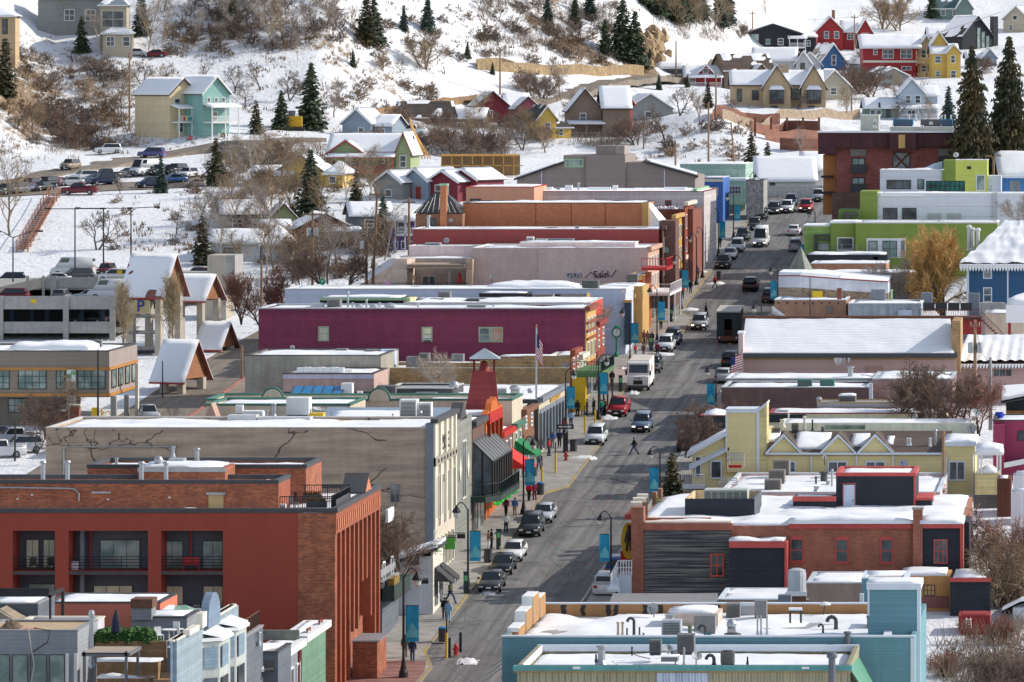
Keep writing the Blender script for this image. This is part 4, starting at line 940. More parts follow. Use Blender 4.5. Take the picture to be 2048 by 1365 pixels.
fb(t,'red_band',WL,421.5,430.5,z0+8.3,z0+9.2,mt('red_trim'),.3,.2)
t=ft('shop','small red shop with lettered fascia and red awning',900,1000,868,431.3,9,mt('dark_brick'),par=.1,cop=mt('red_trim'),roof=SN)
fr_(t,WL,431.3,440,t.zt,mt('brick_red_paint',lin('#8c3a34')),rows=1,nw=3,cor=mt('red_trim'))
awning(t,WL,431.5,437.5,zst(434)+3.0,mt('bright_red_canvas',lin('#d23a34'),ro_=.85),d=2.7,h=1.6)
[t.pt('sign_mark',FC(WL,432.4+1.7*k,433.6+1.7*k,t.zt-2,t.zt-1.2,.05,.16),DY)for k in rg(4)]
BG=mt('beige_render',shd('#a89a86',1.9));GC=mt('green_cornice',(.06,.18,.13),ro_=.5)
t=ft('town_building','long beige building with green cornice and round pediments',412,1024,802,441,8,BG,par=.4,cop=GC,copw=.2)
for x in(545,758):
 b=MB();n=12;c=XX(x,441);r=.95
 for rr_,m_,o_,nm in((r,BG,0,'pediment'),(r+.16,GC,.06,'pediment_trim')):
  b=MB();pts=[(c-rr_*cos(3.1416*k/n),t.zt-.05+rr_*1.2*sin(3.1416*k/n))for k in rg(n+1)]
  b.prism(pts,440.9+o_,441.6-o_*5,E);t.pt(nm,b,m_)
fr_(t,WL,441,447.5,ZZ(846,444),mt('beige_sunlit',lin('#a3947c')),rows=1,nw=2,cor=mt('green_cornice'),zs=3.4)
awning(t,WL,442,446.5,zst(444)+2.8,mt('green_canvas',lin('#1f7a4a'),ro_=.85),d=2.1,h=1.3)
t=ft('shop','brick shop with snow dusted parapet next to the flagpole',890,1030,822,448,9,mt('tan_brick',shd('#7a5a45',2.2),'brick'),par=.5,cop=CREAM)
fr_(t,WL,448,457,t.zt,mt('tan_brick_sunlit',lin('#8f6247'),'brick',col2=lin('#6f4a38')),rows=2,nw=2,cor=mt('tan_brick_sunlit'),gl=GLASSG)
for i,(x0,x1,y0,y1,Y)in en(((412,700,812,838,430),)):
 ft('town_building','low roofs with pale membrane behind the cracked hall',x0,x1,y0,Y,9,BG,par=.2,cop=GC,copw=.2,roof=SN)
b=MB();b.prism([(XX(408,428),ZZ(838,428)),(XX(436,428),ZZ(838,428)),(XX(424,428),ZZ(806,428))],427,429,E);so_('roof_gable',b,mt('peach_render',(.5,.32,.25)),'small peach gable at the end of the low roofs','gable')
for i,(x,y,Y,w_,h_,lab)in en(((505,845,426,40,22,'white kitchen duct box among the low roofs'),(470,846,426,26,14,'flat white roof unit at the end of the low roofs'),(478,829,428,14,18,'small white exhaust tower among the low roofs'))):ac(x,y,Y,w_,h_,lab,m=WH,louvre=False)
t=T('bell_tower','tapering maroon fire bell tower with grey pyramid roof','tower',W(968,880,433));Y=433;MA=mt('maroon_wood',lin('#7c2230'),'siding',pc=.25)
def frus(xa,xb,y0,xc,xd,y1,m,nm,dk=1.0,ud=None):
 s=Y/F;w0,w1=(xb-xa)*s,(xd-xc)*s;z0,z1=ZZ(y0,Y),ZZ(y1,Y);c0,c1=XX((xa+xb)/2,Y),XX((xc+xd)/2,Y);yc=Y+w1/2
 b=MB().hexa([(c0-w0/2,yc-w0/2,z0),(c0+w0/2,yc-w0/2,z0),(c0+w0/2,yc+w0/2,z0),(c0-w0/2,yc+w0/2,z0),(c1-w1/2,yc-w1/2,z1),(c1+w1/2,yc-w1/2,z1),(c1+w1/2,yc+w1/2,z1),(c1-w1/2,yc+w1/2,z1)])
 return t.pt(nm,b,m,ud=ud)
frus(915,1006,905,945,991,744,mt('maroon_shade',shd('#7a2c2c',2.2),'shingle',pc=.25),'shaft')
frus(943,993,747,943,993,744.5,mt('maroon_wood'),'rim')
for xa,xb in((945,951),(985,991)):
 for dy in(0,1):
  s=Y/F;x0,x1=XX(xa,Y),XX(xb,Y);yy=Y+.1+dy*1.9;t.pt('post',BX(x0+.05,x1-.05,yy,yy+.22,ZZ(744,Y),ZZ(719,Y)),MA)
frus(938,998,720,938,998,717.5,MA,'eave');frus(939,1001,717,968,969.5,697,mt('pale_metal_roof',(.42,.5,.54),'seam',pc=.4,ro_=.4,metal=.3),'roof')
t.pt('bell',LA([(.55,-.9),(.45,-.5),(.3,0),(.05,.15)],10,(XX(968,Y),Y+1.1,ZZ(726,Y))),mt('maroon_shade'))
t=ft('shop','long low shop with cream columned front and snow covered roof',770,1076,800,461,23,mt('charcoal_wall',shd('#3b3a3c',2.)),par=.25,cop=mt('pale_coping'),th=.3)
z0=zst(470);fr_(t,WL,461,483.5,t.zt+.1,mt('cream_sunlit',lin('#c9bda2')),rows=0,nw=0,cor=mt('blue_grey_trim'),shop=True,zs=3.6,shopm=mt('blue_grey_trim'))
for i in rg(9):t.pt('pilaster',FC(WL,461.2+2.65*i,461.7+2.65*i,z0,z0+3.6,.3,.14),mt('blue_grey_trim'))
fb(t,'sign_board',WL,470,478,z0+4.1,z0+5,mt('gold_letters',lin('#b58a3c')),.12,.14)
for i,(x0,x1,y0,y1,lab)in en(((775,905,778,803,'dark sunken roof well beside the bell tower'),)):
 ft('roof_well',lab,x0,x1,y0,466,8,mt('charcoal_wall'),par=.2,cop=mt('pale_coping'),roof=ROOFG,zb=ZZ(815,466))
fanvent(908,786,467,20,24,'steel mushroom fan near the bell tower');ac(772,790,465,38,18,'long grey roof unit beside the sunken well',m=mt('dark_unit',(.16,.16,.165),'metal'));ac(850,798,464,40,12,'low grey unit inside the sunken roof well',m=mt('dark_unit'))
ac(693,795,463,22,28,'pale bent duct unit beside the blue roof lights',m=WH,louvre=False);ac(719,795,464,10,12,'small white box beside the pale bent duct',m=WH,louvre=False)
ac(1004,792,464,20,16,'louvred unit behind the bell tower',m=WH);fanvent(1030,786,466,22,16,'round steel turbine on the low shop roof');fanvent(1060,787,470,11,10,'small steel vent on the low shop roof')
skylight(582,684,781,792,462,2,'row of blue tinted roof lights',5,mt('blue_pane',(.02,.2,.42),ro_=.2))
t=ft('town_building','dark roofed building with plank parapet carrying blue roof lights',500,768,796,459,8,mt('charcoal_wall'),par=.1,cop=mt('charcoal_wall'),roof=ROOFG)
t=ft('town_building','mauve stucco back building with lilac trim and wrapped roof units',566,748,748,474,9,mt('mauve_stucco',shd('#9c7f76',2.0),var=.18),par=.2,cop=mt('charcoal_wall'))
bd(t,'trim',566,750,748,758,474,mt('lilac_trim',shd('#a6a0b5',2.0)),.08)
for i in rg(7):ac(600+13.5*i,748,475.5,13,12+(i%2),'white wrapped roof unit in a row on the mauve building',m=WH,louvre=False,gu='wrapped units on the mauve building')
ac(693,748,476,22,8,'low white unit at the end of the wrapped row',m=WH,louvre=False)
t=ft('town_building','long grey concrete block wall below the purple building',490,762,712,483,12,mt('grey_blocks',shd('#7f7a70',2.1),'block',var=.22),par=.25,cop=mt('charcoal_wall'))
t=ft('town_building','tan brick building with stepped parapet and air conditioners',747,1140,737,489,11,mt('tan_brick_shade',shd('#a37a4c',2.0),'brick',col2=shd('#6c5238',2.),var=.2),par=.5,cop=CREAM)
t.pt('parapet',PX(840,726,1122,736.8,489,.3).px(1045,712,1140,725.8,489,.3).px(960,716,1044.8,725.8,489,.3),mt('tan_brick_shade'))
t.pt('parapet_snow',SW(XX(850,489),XX(955,489),489.3,491,ZZ(728,489),.2,E,3).sw(XX(1000,489),XX(1108,489),489.3,492,ZZ(714,489),.15,E,4),SN,sm_=True)
fr_(t,WL,489,496,ZZ(702,490),mt('red_brick_sunlit',lin('#a34f38'),'brick'),rows=2,nw=2,cor=mt('red_brick_sunlit'))
t=ft('shop','narrow cream shop beside the red brick corner',1100,1158,712,496.2,6.5,BG,par=.1,cop=CREAM)
fr_(t,WL,496.2,502.7,ZZ(708,500),mt('cream_sunlit'),rows=1,nw=2,cor=CREAM)
for x,y,w_,h_,lab in((682,712,22,14,'small fan unit below the purple wall'),(745,712,30,12,'low unit under the purple wall'),(825,738,26,24,'pale square unit on the tan brick roof'),(848,726,20,19,'dark louvred unit on the tan brick roof'),(914,733,24,24,'beige square unit beside the bare shrub'),(773,734,32,34,'pale blue box against the purple wall'),(1010,722,14,10,'small white box behind the bell tower')):
 ac(x,y,492,w_,h_,lab,m=mt('beige_unit')if x!=773 else mt('pale_blue_unit',(.5,.58,.7)),louvre=x in(682,745,848))
ac(745,735,486,20,22,'stacked pale vents on the grey block roof',m=WH)
PU=mt('purple_siding',shd('#66203a',2.1),'siding',pc=.2,var=.12)
t=ft('purple_building','long purple clapboard building with four windows',517,1170,618,503,9.5,PU,par=.25,cop=mt('pale_metal',(.5,.55,.58)),copw=.12)
OL=mt('olive_frame',shd('#7d8470',2.0))
bd(t,'trim',517,621,1170,626,503,mt('purple_dark',shd('#48162e',2.6)),.06)
win(t,636,653,658,683,503,OL,CURT,1,2,3);win(t,843,654,865,684,503,OL,CURT,1,2,3)
win(t,957,654.5,981,685,503,OL,GLASSB,1,2,3);win(t,981.5,654.5,1006,685,503,OL,mt('peach_blind',(.5,.36,.3),'glass',col2=(.45,.2,.08)),1,1,3)
ac(854,682,502.8,13,8,'small window air conditioner in the purple wall',m=WH,d=.3)
dh(585,695,502.4,5,'small white dish fixed to the purple wall',(-.2,-1,.3),m=WH)
fr_(t,WL,503,512.3,ZZ(613,506),mt('ochre_front',lin('#c8a164')),rows=2,nw=3,cor=mt('rust_cornice',lin('#8c4a3a')))
for k in rg(3):fb(t,'moulding',WL,503,512.3,ZZ(645+k*16,507),ZZ(641+k*16,507),mt('rust_cornice'),.2,.14)
t=ft('shop','red brick shop behind the ochre corner',1100,1188,640,512.6,9,mt('dark_brick'),par=.2,cop=DY)
fr_(t,WL,512.6,521.5,ZZ(642,517),mt('red_brick_sunlit'),rows=2,nw=2,cor=mt('brick_red_paint'))
t=ft('town_building','flat roof with bright red fascia behind the purple wall',810,1180,607,514,13,mt('red_fascia',shd('#a63322',2.0)),par=.1,cop=mt('pale_metal'))
t=ft('small_pavilion','low green and cream roof structure with pipes',640,806,596,516,5,mt('green_black'),par=0,roof=SN,th=.18);bd(t,'fascia',640,596,820,601,516,mt('sage',shd('#7fa27c',1.9)),.3)
t.pt('end_wall',PX(806.5,598,821,616,516,5),mt('pale_yellow',shd('#c8bf86',1.8)))
for x,w_,h_,lab in((667,26,20,'beige louvred cabinet on the purple roof'),(718,16,11,'first steel mushroom vent along the purple roof'),(747,16,11,'second steel mushroom vent along the purple roof'),(780,24,13,'wide steel vent along the purple roof'),(952,36,8,'low white unit at the middle of the purple roof'),(633,24,12,'grey block near the green parking signs')):
 (ac(x,619,506,w_,h_,lab,louvre=x==667,m=mt('beige_unit')if x!=633 else SL)if x in(667,952,633)else fanvent(x,619,506,w_,h_,lab))
for x,h_,lab in((696,36,'tall thin flue over the purple roof'),(733,20,'short flue between the mushroom vents'),(759,14,'yellowish stub flue on the purple roof'),(836,14,'thin white flue on the purple roof'),(705,14,'brown stub flue on the purple roof'),(987,10,'pair of stub flues at the end of the purple roof')):vt(x,619,507,4,h_,lab)
t=ft('town_building','snow streaked pitched roof with dark skylights and beige unit',1000,1168,607,528,10,mt('charcoal_wall'),par=0,roof=None,th=.05)
b=SB([W(1000,608,528),W(1172,608,528),W(1178,588,538),W(1006,588,538)],.15);q=t.pt('roof',b,mt('slate_shingles'))
t.pt('snow_cover',SB([W(1012,607,527.8),W(1170,607,527.8),W(1172,596,532),W(1012,598,532)],.18),SN,ud=q)
t.pt('verge',SB([W(1168,609,527.5),W(1174,609,527.5),W(1180,586,538),W(1174,586,538)],.4),mt('ochre_front'))
ac(1087,607,529,38,18,'beige box unit on the snow streaked roof');
for x in(1056,1113):ac(x,599,531,16,10,'dark framed skylight box %s the beige unit'%('before' if x<1080 else 'past'),m=BL,louvre=False)
LB=mt('pale_blue_wall',shd('#b7bfd4',1.75),'siding',pc=.2,var=.06)
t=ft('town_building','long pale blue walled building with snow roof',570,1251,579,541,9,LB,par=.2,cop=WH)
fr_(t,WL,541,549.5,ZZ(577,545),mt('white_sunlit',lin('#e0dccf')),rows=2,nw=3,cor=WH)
t.pt('end_pier',PX(1249,606,1262,690,540.5,1),mt('navy_pier',(.05,.08,.12)));t.pt('pier_cap',PX(1247,601,1263,606,540.4,1.2),mt('ochre_front'))
so_('snowy_roof_slab',SW(XX(975,546),XX(1150,546),545,550,ZZ(580,546),.9,E,5),SN,'thick snow slab on the pale blue building roof','snow',sm_=True)
ac(888,606,524,24,22,'pale upright box in front of the blue wall');t=ft('roof_well','dark sunken strip on the pale blue building',958,1055,587,530,4,BL,par=.1,roof=SN,zb=ZZ(606,530))
for x,lab in((832,'low vent box before the blue wall'),(872,'dark unit before the blue wall'),(945,'grey unit before the blue wall')):ac(x,607,520,26,9,lab,m=mt('dark_unit'))
ac(1180,582,543,32,20,'green screened unit on the pale blue roof',m=mt('green_screen',(.1,.13,.11)));t=ft('town_building','low building with yellow swept eave in front of the graffiti wall',1195,1285,573,552,8,mt('ochre_front'),par=.1,roof=SN)
fr_(t,WL,551,559,ZZ(588,555),mt('yellow_front',lin('#d8b02c')),rows=1,nw=2,cor=mt('ochre_front'))
ac(1264,563,556,22,14,'grey condenser under the graffiti wall',m=mt('dark_unit'))
t=ft('shop','rust coloured shop with carved posts and yellow trim',1255,1287,552,560,10,mt('rust_paint',lin('#a5522c')),par=.1,cop=mt('ochre_front'))
fr_(t,WL,560,570,ZZ(551,565),mt('rust_paint'),rows=2,nw=3,cor=mt('ochre_front'))
LI=mt('lilac_blocks',shd('#a18a84',2.0),'block',var=.1)
t=ft('lilac_building','big lilac block wall with black and white graffiti',945,1296,497,571,14,LI,par=.3,cop=WH)
bd(t,'panel',1077,499,1296,575,571,mt('lilac_light',shd('#a9948d',2.0),'block',var=.08),.12)
fr_(t,WL,571,585,ZZ(494,575),mt('pink_front',lin('#c9a28c')),rows=2,nw=4,cor=mt('pink_front'))
GF=mt('graffiti_black',(.03,.03,.035));GW=mt('graffiti_white',(.55,.58,.66))
q=bpy.data.objects.new('graffiti',None);link(q,t.o)
tx('graffiti','GUS.',1.05,W(1149,551,570.82),FRONT,GW,t.o,.01,t.loc);tx('graffiti','Saul',1.2,W(1202,550,570.82),FRONT,GF,t.o,.01,t.loc)
bpy.data.objects.remove(q)
b=MB()
for sgn in rg(14):
 x=1135+2.1*sgn;b.tube([W(x,546+(sgn%3),570.85),W(x+1.2,557-(sgn%2),570.85)],.035,3)
for k in rg(2):b.tube([W(1170+30*k,556,570.85),W(1182+30*k,545+k*2,570.85),W(1195+28*k,556-k,570.85),W(1206+26*k,541,570.85)],.06,3)
t.pt('graffiti',b,GF)
BE=mt('beige_siding',shd('#a08e80',2.0),'siding',pc=.2)
t=ft('terrace_building','beige flat roofed building with slatted canopy and roof terrace',785,945,518,576,9,BE,par=.15,cop=WH)
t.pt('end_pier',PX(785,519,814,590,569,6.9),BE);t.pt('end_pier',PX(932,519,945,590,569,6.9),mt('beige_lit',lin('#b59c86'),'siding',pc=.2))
b=MB()
for i in rg(28):x=814+4.2*i;b.px(x,529,x+2.4,534,568.5,6)
b.px(812,534.2,936,537,568.6,.25);t.pt('slatted_canopy',b,mt('canopy_wood',(.36,.28,.22)));t.pt('post',PX(896,537,901,583,569,.25),mt('taupe_post',(.25,.22,.2)))
win(t,843,551,872,583,576,CREAM,GLASS,2,1,2.5,name='terrace_door')
t.pt('deck',PX(712,584,946,590,566.5,9),TANW);pk(t,W(714,584,566.6),W(936,584,566.6),1.05,BL,.22)
for i,x in en((722,742,776)):so_('privacy_screen',PX(x,569,x+13,583,567,.08),BE,'beige privacy panel on the terrace railing, %s from the flag'%('far','middle','near')[i],'screen')
q=T('parasol','closed red parasol on the beige terrace','parasol',W(919,584,570));q.pt('pole',TU([W(919,584,570),W(919,546,570)],.04,5),SL);q.pt('canopy',LA([(.05,.9),(.28,1.0),(.22,1.9),(.05,2.4)],8,W(919,584,570)),RED)
for x,lab in((886,'green terrace chair'),(905,'second green terrace chair by the red parasol'),(916,'dark green terrace table set'),(855,'grey terrace chair before the glass door')):chair(x,584,569.5,lab+' on the beige terrace',mt('chair_green',(.02,.25,.15))if x>870 else SL,x*.3)
q=T('flag','small pink striped flag on the terrace railing','flag',W(772,584,566));b=MB();b.slab([W(770,562,566),W(779,561,566),W(779,561,566.1),W(770,562,566.1)],.8);q.pt('cloth',b,mt('pink_flag',(.5,.2,.4),'vsiding',pc=.12,col2=(.6,.5,.6)));q.pt('pole',TU([W(770,584,566.1),W(770,560,566.1)],.02,4),SL)
ft('town_building','low pink roof block with roof hatch above the terrace',818,978,493,581,4,mt('pink_beige',shd('#a8938f',2.0)),par=.15,cop=WH,zb=ZZ(530,581));ft('roof_hut','cream corner box on the pink roof',968,1040,494,580,3,mt('beige_lit'),par=.1,zb=ZZ(520,580),cop=WH)
ft('roof_hut','long pale roof hut above the lilac wall',1040,1270,486,577,4,mt('pink_beige'),par=.05,zb=ZZ(505,577),cop=WH)
dh(893,481,582,6,'dish on the pink roof',(-.2,-1,.4));dh(985,553,560,4,'white dish on a post before the lilac wall',(.2,-1,.2));dh(1197,492,578,4,'blue grey dish above the lilac wall',(0,-1,.5))
ac(865,493,582,30,7,'low steel units on the pink roof',m=SL);ac(1060,486,579,14,12,'white fan box on the long pale hut',m=WH);ac(1082,486,579,22,8,'grey duct on the long pale hut',m=SL,louvre=False);ac(1120,484,582,52,6,'long blue grey unit by the red wall',m=mt('blue_grey_trim'),louvre=False)
ac(965,512,574,14,9,'dark unit by the cream corner box',m=mt('dark_unit'));ac(982,512,574,14,9,'second dark unit by the cream corner box',m=mt('dark_unit'))
t=ft('red_building','long dark red painted wall with a brown brick corner',825,1318,459,587,9,mt('red_wall',shd('#7c3230',2.4),'block',var=.06),par=.2,cop=WH)
fr_(t,WL+.3,586.8,596,ZZ(452,590),mt('brown_brick_sunlit'),rows=2,nw=3,cor=mt('dark_brick'))
t.pt('brick_corner',PX(1318.3,442,1351,640,588,5),mt('brown_corner_brick',shd('#5d4038',2.2),'brick'));win(t,1322,493,1340,508,588,DY,GLASSG,1,1,2)
t=ft('orange_building','long tan orange block building beside a dark hipped roof',926,1288,407,600,13,mt('orange_blocks',shd('#a5663f',1.9),'block',var=.08,col2=shd('#9a5c38',1.9)),par=.15,cop=BL)
for x in(1071,1142,1210):bd(t,'joint',x,408,x+1.2,458,600,mt('orange_dark'),.03)
t.pt('corner_strip',PX(1284,406,1297,470,599.9,1.),mt('ochre_front'))
b=MB().hexa([W(1292,470,600),W(1338,470,600),W(1350,460,612),W(1300,460,612),W(1293,409,601),W(1295,409,601),W(1302,405,606),W(1300,405,606)]);t.pt('snowy_slope',b,SN)
fr_(t,WL+.3,600,613,ZZ(430,606),mt('gold_front',lin('#c49a4a')),rows=2,nw=4,cor=mt('ochre_front'))
t=ft('brick_house','brick house with black seamed pyramid roof and tall chimney',831,925,428,597,10,mt('tan_orange_brick',shd('#8a5f45',2.0),'brick'),par=0,roof=None)
for c in list(t.o.children):
 if c.name.startswith('roof_snow'):bpy.data.objects.remove(c)
b=MB();e=[W(826,427,596.5),W(928,427,596.5),W(936,420,608),W(834,420,608)];r0,r1=W(872,383,602),W(890,383,602)
b.add([*e,r0,r1],[(0,1,5,4),(1,2,5),(2,3,4,5),(3,0,4),(3,2,1,0)]);q=t.pt('roof',b,mt('black_seam_roof',(.035,.037,.042),'seam',pc=.6,ro_=.45))
for i in rg(9):
 a=e[0].lerp(e[1],(i+.5)/9);c_=r0.lerp(r1,.5 if i in(4,)else(0 if i<4 else 1));k=min(1,.35+.16*min(i,8-i));t.pt('snow_guard',TU([a+V3((0,-.05,.1)),a.lerp(c_,k)+V3((0,-.05,.1))],.03,4),CREAM,ud=q)
o=t.pt('chimney',PX(880,372,893,455,596.3,1.0),mt('orange_blocks'));t.pt('chimney_cap',PX(878,368,895,371.8,596.2,1.2),mt('sage'),ud=o)
win(t,861,437,871,458,597,DY,GLASS,1,1,1.5);vt(857,455,594,6,24,'steel flue beside the brick house door');dh(902,441,594,4,'small dish beside the brick house',(0,-1,.3))
t=ft('brick_shop_row','red brick building with snow dotted parapet far up the street',1290,1386,420,618,14,mt('far_red_brick',shd('#7d4434',2.1),'brick'),par=.3,cop=mt('dark_brick'))
fr_(t,WL+.6,614,628,ZZ(405,618),mt('red_brick_sunlit'),rows=2,nw=4,cor=CREAM)
b=MB();rr=random.Random(2)
for i in rg(16):x=1300+4.6*i;b.sw(XX(x,618),XX(x+4,618),617.9,618.5,ZZ(419,618),.35+.2*rr.random(),E,i,cell=.15)
t.pt('parapet_snow',b,SN,sm_=True)
t=ft('town_building','peach rendered block behind the tan orange building',932,1068,375,624,14,mt('peach_wall',shd('#b08064',1.9),var=.06),par=.1,cop=mt('red_trim'));win(t,940,398,962,408,624,DY,GLASSB,1,1,1.2)
t=ft('town_building','grey white building with dark red coping and small red windows',1068,1408,384,634,20,mt('pale_planks_far',shd('#a29a98',1.9),'siding',pc=.3),par=.1,cop=mt('oxblood'))
for x in(1083,1117,1152,1245,1285,1330,1375):win(t,x,401,x+13,412,634,mt('oxblood'),GLASS,1,1,1.5)
fr_(t,WL,634,654,ZZ(378,640),mt('white_sunlit'),rows=2,nw=5,cor=mt('sage'))
for i,(x,w_,m_)in en(((1092,24,SN),(1197,44,SN),(1350,44,SN),(1137,14,None),(1230,10,None))):ac(x,384,640,w_,9 if m_ else 13,('snow covered roof box at the left end','snow covered roof box in the middle','snow covered roof box near the street','white roof unit between snowy boxes','tan roof unit between snowy boxes')[i]+' before the taupe hall',m=m_ or WH,louvre=False)
vt(1157,384,638,4,18,'thin flue on the grey white building');dh(1116,379,640,5,'small tilted dish on the grey white building',(-.6,-.6,.5));dh(1192,400,614,4,'white dish on the tan orange roof',(0,-1,.3));dh(1154,455,590,4,'grey dish at the red wall roof',(0,-1,.3))
TA=mt('taupe_siding',shd('#736862',2.1),'siding',pc=.3,var=.05);t=T('taupe_hall','big taupe hall with sloping wings and green clerestory window','building',W(1210,380,676));Y=676
b=PM([(XX(x,Y),ZZ(y,Y))for x,y in((1034,420),(1390,420),(1390,353),(1287,325),(1250,325),(1250,310),(1172,310),(1172,311),(1127,311),(1127,322),(1034,356))],Y,Y+16,E);t.pt('wall',b,TA)
b=MB();b.prism([(XX(x,Y),ZZ(y,Y))for x,y in((1172,330),(1250,330),(1250,311),(1172,311))],Y-.5,Y,E);b.px(1172,330,1250,420,Y,0,.5);t.pt('bay',b,TA)
q=t.pt('roof',SB([W(1028,358,Y-.4),W(1127,324,Y-.4),W(1131,321,Y+16),W(1032,354,Y+16)],.25).slab([W(1287,322,Y-.4),W(1396,352,Y-.4),W(1398,349,Y+16),W(1290,319,Y+16)],.25),mt('dark_shingles',(.06,.05,.045),'shingle',pc=.2,var=.3));t.pt('roof_snow',SB([W(1030,355,Y),W(1110,328,Y),W(1114,325,Y+15),W(1034,351,Y+15)],.15).slab([W(1300,322.5,Y),W(1392,348.5,Y),W(1394,345,Y+15),W(1303,319.5,Y+15)],.15),SN,ud=q)
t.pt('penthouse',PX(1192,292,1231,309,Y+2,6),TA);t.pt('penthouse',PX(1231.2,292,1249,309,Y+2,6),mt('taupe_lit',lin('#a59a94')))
win(t,1129,318,1167,335,Y,mt('sage'),GLASSG,4,1,2)
for x in(1082,1328):bd(t,'downpipe',x,340,x+2,400,Y,mt('lilac_trim'),.1)
t=ft('green_building','mint green building at the top of the street',1360,1491,329,722,16,mt('mint_wall',shd('#8aa596',1.6),'siding',pc=.2),par=.1,cop=WH)
t.pt('shop_wing',PX(1447,362,1500,410,715,6.9),mt('mint_light',shd('#97b59b',1.9),'siding',pc=.2));t.pt('wing_snow',PX(1446,357,1492,362,714.8,7),SN);win(t,1458,372,1482,389,715,WH,GLASS,4,2,1.5)
t=ft('blue_shop','deep blue painted shop near the top of the street',1392,1446,356,700,12,mt('deep_blue',shd('#1f4a86',2.4)),par=.2,cop=WH);bd(t,'fascia',1392,358,1446,364,700,CREAM,.1);win(t,1410,375,1436,392,700,CREAM,GLASS,2,1,1.5)
ft('stone_shop','small grey stone shop beside the mint building',1492,1527,361,705,8,mt('grey_stone',(.44,.42,.39),'stone',pc=.4),par=.2,cop=DY)
TEAL=mt('teal_siding',shd('#56828c',1.55),'siding',pc=.22,var=.08);TEALT=mt('teal_trim',shd('#45807f',1.7))
KH=mt('khaki_ribbed_metal',shd('#8b8468',1.9),'corr',pc=.42,var=.12,ro_=.6)
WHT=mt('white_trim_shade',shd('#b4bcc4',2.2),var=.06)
t=ft('ribbed_building','nearest low building with khaki ribbed metal wall, teal cornice and snowy roof',1034,1700,1331,309,11.4,KH,par=.75,cop=None,zb=0,th=.3,roof=SN)
t.pt('cornice',PX(1026,1331,1703,1341,309,.28,.35),TEALT);t.pt('fascia_strip',PX(1028,1341.2,1702,1345,309,-.002,.2),mt('weathered_tan',(.36,.25,.12)))
t.pt('back_parapet',BX(XX(1034,309)+11.0*E,XX(1700,309)+11.0*E,319.98,320.42,t.zr+.35,t.zt+.02,E),WHT)
t.pt('side_parapet',BX(t.X0+.29+.3*E,t.X0+.36+.3*E,309.3,319.9,t.zr+.3,t.zt+.03,E),WH)
t.pt('light_panel',PX(1314,1346,1417,1500,309,-.002,.09),mt('pale_ribbed_metal',shd('#98a2b2',1.9),'corr',pc=.42,ro_=.6))
b=SB([W(1700,1336,309),W(1752,1420,309),W(1752+2,1380,320),W(1707,1294,320)],.12);t.pt('green_slope',b,mt('green_slope_metal',(.1,.28,.18),'seam',pc=.5,ro_=.45))
for x in(1145,1603):t.pt('wall_light',PX(x,1334,x+15,1338,308.64,.0,.12),WH)
vt(1203,1327,311,15,36,'wide steel flue with cap on the nearest roof');vt(1192,1322,311,3.5,15,'short dark stub beside the wide flue',cap=False,m=DY)
vt(1664,1400,307.5,14,96,'tall dark capped flue in front of the khaki wall',m=mt('dark_flue',(.16,.17,.2),'metal',metal=.4))
ac(1310,1307,314,23,26,'small dark condenser on the nearest roof',m=mt('dark_unit'));ac(1371,1306,313,34,36,'large dark roof unit with side louvres',m=mt('dark_unit'))
dh(1337,1297,317,9,'first blue grey dish between the dark condensers',(.1,-.6,.4));dh(1348,1308,313.5,10,'second dish in front of the large dark unit',(-.5,-.5,.5));dh(1394,1311,312,11,'dish tipped skywards right of the large dark unit',(.3,-.7,.6))
vt(1368,1330,310.5,4,40,'thin steel mast on the nearest roof',cap=False);condenser(1456,1331,310,29,26,'squat grey condenser at the front of the nearest roof');gooseneck(1428,1331,310,7,18,'gooseneck vent beside the squat condenser')
for x,lab in((1495,'small black stub pipe right of the squat condenser'),(1264,'small black stub pipe near the centre of the nearest roof'),(1305,'small black stub pipe by the small dark condenser')):vt(x,1326 if x>1400 else 1306,311 if x>1400 else 315,3.2,14,lab,cap=False,m=BL)
q=T('roof_hatch','low flat roof hatch dusted with snow','roof hatch',W(1339,1322,311));q.pt('curb',PX(1322,1315,1355,1324,311,1.2),mt('beige_unit'));q.pt('snow_cap',SW(XX(1322,311),XX(1355,311),311,312.2,ZZ(1315,311),.12,E,1,.3),SN)
pts=[W(1262,1306,315),W(1268,1318,312.5),W(1275,1321,312),W(1285,1324,311.6),W(1300,1327,311)]
pipe('cable',[p+V3((0,0,.3))for p in pts],.03,DY,'grey cable snaking over the nearest snowy roof')
t=ft('teal_building','teal clapboard building with stepped parapet, tar streaked inner wall and roof machinery',1004,1829,1275,321,21,TEAL,par=.9,cop=None,zb=0,th=.3)
TP=mt('tar_streaked_tan',shd('#a87a46',1.25),var=.12)
q=.03;X0,X1=t.X0,t.X1
b=MB();b.box(X0+20.65*E,X1-1+20.65*E,341.66,341.7,t.zr,t.zt-.002,E);b.box(X0+.285+.3*E,X0+.32+.3*E,321.4,341.6,t.zr,t.zt-.002,E);t.pt('inner_parapet',b,TP)
b=MB();rr=random.Random(5)
for i in rg(9):
 x=X0+20.6*E+1.2+rr.uniform(0,1)+i*1.45;z=t.zt-.05;n=6;vs=[]
 for k in rg(n+1):a=z-k*.13;vs+=[(x-.1-.13*rr.random(),341.64,a),(x+.1+.13*rr.random(),341.64,a)]
 b.add(vs,[(2*k,2*k+2,2*k+3,2*k+1)for k in rg(n)])
t.pt('tar_stain',b,BL);t.pt('coping',BX(X0-.05,X1,320.93,321.33,t.zt+.002,t.zt+.12,E).box(X0-.05+20.6*E,X1-1+20.6*E,341.6,342.1,t.zt+.002,t.zt+.1,E),WHT)
